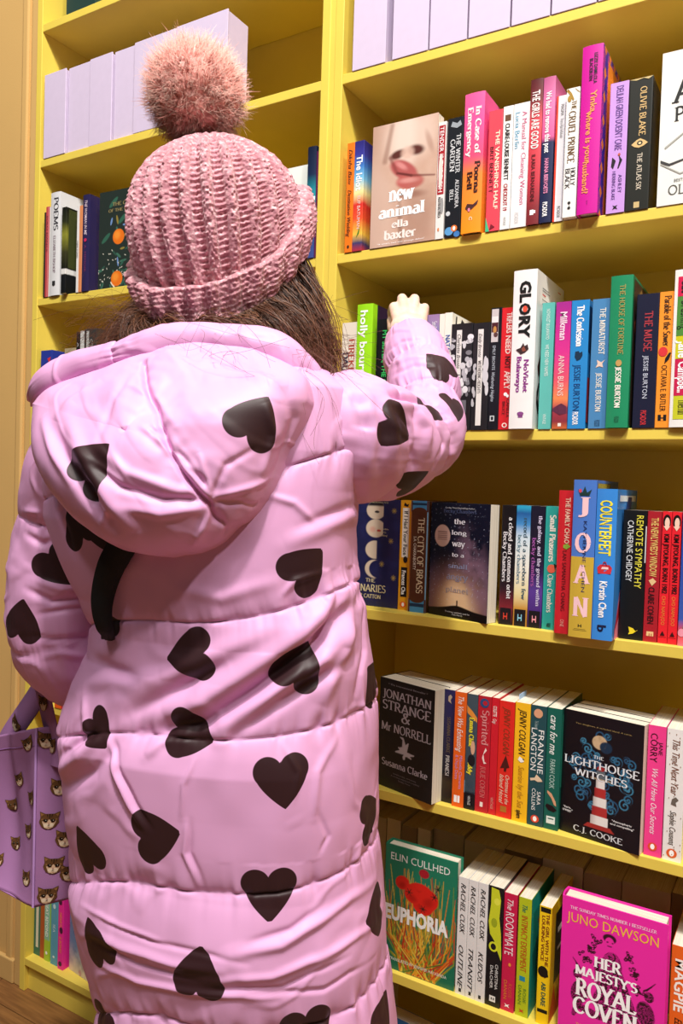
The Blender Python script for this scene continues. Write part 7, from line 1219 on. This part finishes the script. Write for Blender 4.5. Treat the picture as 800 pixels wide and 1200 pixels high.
# ---- hair
hm = bpy.data.materials.new('brown_hair'); hm.use_nodes = True; furnode(hm, .42)
hm.node_tree.nodes['Principled BSDF'].inputs['Specular IOR Level'].default_value = .5
NH = 5200
az = rs.uniform(math.radians(158), math.radians(352), NH)      # from left over the back to the right
hb_ = np.interp(np.degrees(az) % 360, dg_, bot)
r0_ = .088 + rs.rand(NH) * .02
ro = HB + hx * (r0_ * np.cos(az))[:, None] + hy * (r0_ * np.sin(az))[:, None] + ha * (hb_ + .012)[:, None]
u_ = (np.degrees(az) - 158) / 194          # 0 left .. 1 right
tgt = np.array([(-0.8681, -0.4758, 1.4268), (-0.8143, -0.4900, 1.4331), (-0.7360, -0.5131, 1.4355), (-0.6837, -0.4993, 1.4376), (-0.6341, -0.4812, 1.4395), (-0.5901, -0.4552, 1.4326), (-0.5575, -0.4363, 1.4168), (-0.5404, -0.4091, 1.4029), (-0.5364, -0.3711, 1.4212), (-0.5588, -0.3488, 1.4439)])
tp = np.stack([np.interp(u_ ** 1.0, np.linspace(0, 1, len(tgt)), tgt[:, k]) for k in range(3)], 1)
tp = tp + rs.randn(NH, 3) * np.array([.010, .010, .012]) + np.array([0, 0, -.010]); inn = rs.rand(NH, 1) * .07
tp = tp + (CN + np.array([0, 0, .0]) - tp) * np.array([1, 1, .0]) * inn * 3.0
outv = (ro + tp) / 2 - (HB - ha * .08); outv[:, 2] *= .2; outv /= np.linalg.norm(outv, axis=1, keepdims=True)
cl = np.stack([vn(ro * 60 + 1), vn(ro * 60 + 33), vn(ro * 60 + 71)], 1) - .5
bend = outv * (.006 + .016 * rs.rand(NH, 1)) + cl * .034 + rs.randn(NH, 3) * .0035
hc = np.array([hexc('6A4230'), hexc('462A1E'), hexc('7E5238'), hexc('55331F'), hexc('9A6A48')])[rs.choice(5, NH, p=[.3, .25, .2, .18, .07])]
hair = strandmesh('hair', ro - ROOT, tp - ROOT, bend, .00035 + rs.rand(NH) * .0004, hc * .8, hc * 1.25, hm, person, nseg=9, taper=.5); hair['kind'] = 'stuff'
# dark under-layer so that no gaps show between the strands
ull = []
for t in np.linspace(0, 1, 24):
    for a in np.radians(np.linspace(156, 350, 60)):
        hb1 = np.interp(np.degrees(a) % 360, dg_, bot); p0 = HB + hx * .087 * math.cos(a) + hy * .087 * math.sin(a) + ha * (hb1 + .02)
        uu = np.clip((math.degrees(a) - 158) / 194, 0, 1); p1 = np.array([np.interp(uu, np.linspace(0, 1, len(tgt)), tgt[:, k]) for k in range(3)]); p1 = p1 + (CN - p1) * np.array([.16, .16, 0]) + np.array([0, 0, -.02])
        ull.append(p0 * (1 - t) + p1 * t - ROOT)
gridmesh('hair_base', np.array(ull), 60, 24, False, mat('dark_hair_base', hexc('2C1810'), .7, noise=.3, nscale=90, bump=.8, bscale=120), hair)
# flyaway strands, longer and curling, over the hood and beside the neck
FL = []
def curl(p, q, amp, n=26, ph_=0.0, turns=1.0):
    p = np.array(p); q = np.array(q); d = q - p; s = np.cross(d, nrm); s /= np.linalg.norm(s) + 1e-9
    t = np.linspace(0, 1, n)[:, None]
    return p + d * t + s * amp * np.sin(t * math.pi * turns + ph_) * t ** .5 + nrm * .010 * np.sin(t * math.pi)
for k in range(430):
    side = rs.rand()
    if side < .45:
        a = np.array((-0.5971, -0.4291, 1.4677)) + rs.randn(3) * .022; b = np.array((-0.5303, -0.4141, 1.4229)) + rs.randn(3) * np.array([.035, .03, .03])
    elif side < .62:
        a = np.array((-0.5479, -0.4418, 1.4300)) + rs.randn(3) * .02; b = np.array((-0.5080, -0.4790, 1.3520)) + rs.randn(3) * np.array([.035, .02, .03])
    elif side < .9:
        a = np.array((-0.7427, -0.4924, 1.4759)) + rs.randn(3) * .02; b = np.array((-0.8458, -0.4964, 1.4537)) + rs.randn(3) * np.array([.03, .03, .022])
    else:
        a = np.array((-0.6287, -0.5071, 1.4397)) + rs.randn(3) * .03; b = np.array((-0.5900, -0.5438, 1.3962)) + rs.randn(3) * np.array([.05, .01, .015])
    FL.append((curl(a, b, rs.uniform(-.02, .02), 22, rs.rand(), rs.choice([1, 1.5, 2])), rs.uniform(.00012, .00024)))
FL.append((cr_spline([(-0.6560, -0.5109, 1.4649), (-0.6309, -0.5321, 1.4303), (-0.6061, -0.5474, 1.4014), (-0.5924, -0.5453, 1.3942), (-0.5920, -0.5388, 1.4069), (-0.5964, -0.5353, 1.4146)], 40), .0004))
FL.append((cr_spline([(-0.5408, -0.4787, 1.4184), (-0.5222, -0.4743, 1.3929), (-0.5011, -0.4685, 1.3679), (-0.4921, -0.4756, 1.3421), (-0.4945, -0.4836, 1.3217), (-0.5020, -0.4945, 1.3063)], 40), .0004))
FL.append((cr_spline([(-0.5550, -0.4751, 1.4300), (-0.5265, -0.5062, 1.3887), (-0.5213, -0.5218, 1.3528), (-0.5274, -0.5320, 1.3318)], 40), .0003))
FL.append((cr_spline([(-0.5605, -0.4429, 1.4464), (-0.5254, -0.4464, 1.4124), (-0.5070, -0.4360, 1.3976), (-0.5100, -0.4258, 1.4074)], 40), .0009))
FL.append((cr_spline([(-0.5557, -0.4402, 1.4413), (-0.5222, -0.4326, 1.4195), (-0.5037, -0.4279, 1.4037), (-0.5129, -0.4398, 1.3891), (-0.5184, -0.4494, 1.3737)], 40), .0007))
fv = []; ff = []; ob = 0
for pts, r_ in FL:
    tg_ = np.gradient(pts, axis=0); tg_ /= np.linalg.norm(tg_, axis=1, keepdims=True); x_ = np.cross(tg_, [.3, .2, .9]); x_ /= np.linalg.norm(x_, axis=1, keepdims=True); y_ = np.cross(tg_, x_)
    for q in (0, 2.094, 4.189): fv.append(pts + (x_ * math.cos(q) + y_ * math.sin(q)) * r_)
    n_ = len(pts)
    for q in range(3):
        for i in range(n_ - 1): a0 = ob + q * n_ + i; b0 = ob + ((q + 1) % 3) * n_ + i; ff.append((a0, b0, b0 + 1, a0 + 1))
    ob += 3 * n_
fly = mk('flyaway_hair', np.vstack(fv) - ROOT, ff, mat('flyaway', hexc('6A432E'), .45), hair, smooth=True); fly['kind'] = 'stuff'
# ---- black strap of a bag worn across the back, under the hood
SP = [(-0.6509, -0.6097, 1.2181), (-0.6671, -0.6088, 1.1901), (-0.6868, -0.6075, 1.1623), (-0.7008, -0.6041, 1.1340), (-0.7046, -0.6025, 1.1105), (-0.7063, -0.5951, 1.0862), (-0.7196, -0.5744, 1.0692)]
spc = cr_spline(SP, 60); tgs = np.gradient(spc, axis=0); tgs /= np.linalg.norm(tgs, axis=1, keepdims=True)
sw = np.cross(tgs, -np.array(cf)); sw /= np.linalg.norm(sw, axis=1, keepdims=True); wds = np.interp(np.linspace(0, 1, 60), [0, .3, .6, .85, 1], [.017, .016, .0125, .009, .006])[:, None]
on = -np.array(cf) * .004
SV = []
for a, b in ((-1, 0), (-1, 1), (0, 1.5), (1, 1), (1, 0)): SV.append(spc + sw * wds * a + on * b)
SV = np.stack(SV, 1).reshape(-1, 3)
so = SV.mean(0)
strap = gridmesh('bag_strap', SV - so, 5, 60, True, mat('black_webbing', hexc('0C0C0E'), .8, bump=.3, bscale=900), None, tuple(so))
tag(strap, 'black webbing strap across the coat below the left of the hood', 'strap')
# ---- tote bag on the left arm
Tn = np.array((-0.9439, -0.5021, 0.6394))      # near bottom corner
Tt = np.array((-0.9590, -0.4904, 0.8966))       # near top corner
dr = np.array([.66, .75, 0]); dr /= np.linalg.norm(dr)       # along the wide panel, behind the coat
dl = np.array([-.62, .78, 0]); dl /= np.linalg.norm(dl)      # along the gusset
WW, WG = .27, .125
def bilin(c00, c10, c01, c11, u, v): return ((1 - u) * (1 - v))[:, None] * c00 + (u * (1 - v))[:, None] * c10 + ((1 - u) * v)[:, None] * c01 + (u * v)[:, None] * c11
B0 = Tn; B1 = Tn + dr * WW + np.array([0, 0, .035]); B3 = np.array((-1.1139, -0.4985, 0.6444)); B2 = B1 + (B3 - B0)
T0 = Tt; T1 = Tt + dr * WW * .95 + np.array([0, 0, .012]); T3 = np.array((-1.1109, -0.5013, 0.8484)); T2 = T1 + (T3 - T0) * .8
tote = root('tote_bag', tuple(Tn), 'lilac tote bag printed with kitten faces, hanging from her left elbow', 'bag')
bagm = mat('lilac_cotton', hexc('A0709F'), .8, .2, noise=.05, nscale=14, bump=.25, bscale=1400)
bago = Tn.copy()
def panel(c00, c10, c01, c11, name, bul, sag=0., n=60, seed=0, creases=()):
    u, v = np.meshgrid(np.linspace(0, 1, n), np.linspace(0, 1, n)); u = u.ravel(); v = v.ravel()
    Vp = bilin(c00, c10, c01, c11, u, v); nn = np.cross(c10 - c00, c01 - c00); nn /= np.linalg.norm(nn)
    if nn @ cf > 0: nn = -nn
    return u, v, Vp, nn
def bagf(panel_id):
    if panel_id == 0: return (B0, B1, T0, T1)
    if panel_id == 1: return (B0, B3, T0, T3)
    if panel_id == 2: return (B3, B2, T3, T2)
    return (B1, B2, T1, T2)
def bagpt(pid, u, v, off=0.0):
    c00, c10, c01, c11 = bagf(pid); u = np.atleast_1d(u).astype(float); v = np.atleast_1d(v).astype(float)
    Vp = bilin(c00, c10, c01, c11, u, v); nn = np.cross(c10 - c00, c01 - c00); nn /= np.linalg.norm(nn)
    ce = (B0 + B1 + B2 + B3) / 4
    if nn @ ((c00 + c10) / 2 - ce) < 0: nn = -nn
    bu = np.sin(np.pi * u) * np.sin(np.pi * np.clip(v, 0, 1) ** .8)
    amp = {0: .012, 1: -.022, 2: .01, 3: -.02}[pid]
    wv = np.sin(u * 9 + v * 4 + pid) * .002 + np.sin(u * 17 - v * 7) * .0012
    if pid == 1: wv = wv - .014 * np.exp(-((u - .5) / .12) ** 2) * v
    return Vp + nn * ((bu * amp + wv * np.sin(np.pi * u) ** .5 + off))[:, None]
for pid in range(4):
    n = 70; u, v = np.meshgrid(np.linspace(0, 1, n), np.linspace(0, 1, n))
    a = bagpt(pid, u.ravel(), v.ravel(), 0); b = bagpt(pid, u.ravel(), v.ravel(), -.0012)
    ob_ = gridmesh('side_panel' if pid in (0, 2) else 'gusset', a - bago, n, n, False, bagm, tote)
    so_ = ob_.modifiers.new('t', 'SOLIDIFY'); so_.thickness = .0012; so_.offset = 0
mk('base', [p - bago for p in (B0, B1, B2, B3)], [(0, 1, 2, 3)], bagm, tote).modifiers.new('t', 'SOLIDIFY').thickness = .0015
# piping along the near edge and hems along the mouth
def strip(name, pts, wv, hgt_, m, parent, org):
    pts = np.array(pts); V = []; n = len(pts)
    for k, p in enumerate(pts): V += [p - wv - org, p + wv - org, p + wv + hgt_ - org, p - wv + hgt_ - org]
    return gridmesh(name, np.array(V), 4, n, True, m, parent)
eu = np.linspace(0, 1, 30)
edge = np.array([bagpt(0, 0.0, t)[0] for t in eu]); nrm_e = -np.array(cf)
tv = []; 
strip('edge_seam', edge + nrm_e * .0005, cr * .0016, nrm_e * .002, mat('lilac_piping', hexc('B58AC6'), .8), tote, bago)
for pid in (0, 1, 2):
    hem = np.array([bagpt(pid, t, .90, .0006)[0] for t in np.linspace(.0, 1, 40)])
    strip('hem_stitch', hem, np.array([0, 0, .0006]), nrm_e * .0006, mat('lilac_stitch', hexc('8A5E9C'), .9), tote, bago)
# handles up to the elbow
AP = np.array((-0.9473, -0.4806, 0.9759))
def handle(pid, ua, ub, top):
    w_ = .021
    pa = bagpt(pid, ua, .93, .0015)[0]; pb_ = bagpt(pid, ub, .93, .0015)[0]
    ctl = [bagpt(pid, ua, .78, .002)[0], pa, pa * .5 + (top + dr * -.012) * .5 + np.array([0, 0, .0]), top + dr * -.010 + np.array([0, 0, .0]), top + dr * .012, pb_ * .5 + top * .5, pb_, bagpt(pid, ub, .78, .002)[0]]
    c = cr_spline(ctl, 80); t = np.gradient(c, axis=0); t /= np.linalg.norm(t, axis=1, keepdims=True)
    nn_ = np.array([-.2, -.98, 0.0]) if pid == 0 else np.array([-.2, -.98, 0.0])
    s = np.cross(t, nn_); s /= np.linalg.norm(s, axis=1, keepdims=True); V = np.stack([c - s * w_, c + s * w_, c + s * w_ + nn_ * .002, c - s * w_ + nn_ * .002], 1).reshape(-1, 3)
    return gridmesh('handle', V - bago, 4, 80, True, bagm, tote), c, s, nn_
h1, hc1, hs1, hn1 = handle(0, .09, .72, AP)
h2, hc2, hs2, hn2 = handle(2, .2, .72, AP + np.array([-.012, .04, .005]))
# printed kitten faces: flat prints lying on the cloth
CATC = {k: hexc(v) for k, v in dict(b='5E3E22', d='2E1E12', m='8A6238', c='C9A888', k='14100C', n='B07A6A', w='D9C4A8').items()}
catm = mat('kitten_print', (1, 1, 1), .85, .15, attr='Col')
def catfaces():
    # polygons in face units (x right, y up), colour key, layer
    el = lambda cx, cy, rx, ry, n=12: [(cx + rx * math.cos(2 * math.pi * i / n), cy + ry * math.sin(2 * math.pi * i / n)) for i in range(n)]
    L = [([(-.5, .42), (-.44, .12), (-.48, -.08), (-.34, -.3), (-.12, -.42), (.12, -.42), (.34, -.3), (.48, -.08), (.44, .12), (.5, .42), (.2, .3), (-.2, .3)], 'b'),
         ([(-.36, -.02), (-.2, -.36), (0, -.42), (.2, -.36), (.36, -.02), (.14, -.12), (0, .04), (-.14, -.12)], 'c'), (el(-.12, -.24, .13, .1), 'w'), (el(.12, -.24, .13, .1), 'w'),
         ([(-.46, .36), (-.4, .18), (-.28, .28)], 'm'), ([(.46, .36), (.4, .18), (.28, .28)], 'm'), ([(-.03, .3), (.03, .3), (.02, .08), (-.02, .08)], 'd'), ([(-.16, .29), (-.1, .29), (-.08, .12)], 'd'), ([(.16, .29), (.1, .29), (.08, .12)], 'd'), ([(-.4, .05), (-.3, .1), (-.32, -.02)], 'm'), ([(.4, .05), (.3, .1), (.32, -.02)], 'm'),
         (el(-.18, .0, .1, .065), 'k'), (el(.18, .0, .1, .065), 'k'), (el(-.16, .01, .02, .02, 6), 'w'), (el(.2, .01, .02, .02, 6), 'w'), ([(-.06, -.12), (.06, -.12), (0, -.19)], 'n'), ([(-.09, -.27), (0, -.23), (.09, -.27), (0, -.26)], 'd')]
    return L
CF = catfaces()
def catprint(mapf, parent, org):
    V = []; F = []; Cc = []
    for li, (poly, ck) in enumerate(CF):
        b0 = len(V)
        for (x_, y_) in poly: V.append(mapf(x_, y_, (.0020 + .00012 * li)) - org); Cc.append(CATC[ck])
        F.append(tuple(range(b0, len(V))))
    me = bpy.data.meshes.new('kitten_print'); me.from_pydata([tuple(p) for p in V], [], F); me.update(); setattrs(me, {'Col': np.array(Cc)})
    o = link('kitten_print', me, catm, parent); return o
def oncloth(pid, u0, v0, s, rot):
    c00, c10, c01, c11 = bagf(pid); lu = np.linalg.norm(c10 - c00); lv = np.linalg.norm(c01 - c00); ca_, sa_ = math.cos(rot), math.sin(rot)
    fl_ = -1 if pid == 1 else 1
    def f(x_, y_, off):
        X_ = (x_ * ca_ - y_ * sa_) * s; Y_ = (x_ * sa_ + y_ * ca_) * s
        return bagpt(pid, np.clip(u0 + fl_ * X_ / lu, 0, 1), np.clip(v0 + Y_ / lv, 0, 1), off)[0]
    return f
CATS0 = [(.04, .94), (.16, .93), (.12, .66), (.19, .44), (.085, .50), (.14, .24), (.245, .30), (.07, .07), (.19, .04), (.3, .62), (.38, .86), (.33, .14), (.45, .4), (.55, .7), (.6, .2), (.75, .5), (.85, .8), (.9, .15)]
CATS0 = [(.055, .93), (.13, .655), (.075, .475), (.16, .36), (.10, .22), (.185, .16), (.07, .055), (.27, .82), (.27, .5), (.30, .26), (.4, .68), (.45, .38), (.55, .85), (.6, .2), (.7, .6), (.85, .85), (.85, .3)]
for (u0, v0) in CATS0: catprint(oncloth(0, u0, v0, .030, -.12), tote, bago)
for (u0, v0) in [(.12, .92), (.32, .70), (.10, .60), (.50, .52), (.16, .40), (.42, .28), (.12, .14), (.6, .15), (.75, .8), (.8, .4)]: catprint(oncloth(1, u0, v0, .026, .25), tote, bago)
for (u0, v0) in [(.2, .8), (.5, .9), (.8, .7), (.3, .5), (.6, .4), (.85, .2), (.15, .2)]: catprint(oncloth(2, u0, v0, .03, 0), tote, bago)
for hc_, hs_, hn_, ks in ((hc1, hs1, hn1, (9, 24, 60)), (hc2, hs2, hn2, (18, 30, 66))):
    for k_ in ks:
        c_, s_v = hc_[k_], hs_[k_]; t_v = np.cross(s_v, hn_); t_v /= np.linalg.norm(t_v); t_v = t_v if t_v[2] > 0 else -t_v; r_v = s_v if s_v @ cr > 0 else -s_v
        catprint(lambda x_, y_, off, c_=c_, r_v=r_v, t_v=t_v, hn_=hn_: c_ + r_v * x_ * .028 + t_v * y_ * .028 + hn_ * (.0022 + off), tote, bago)
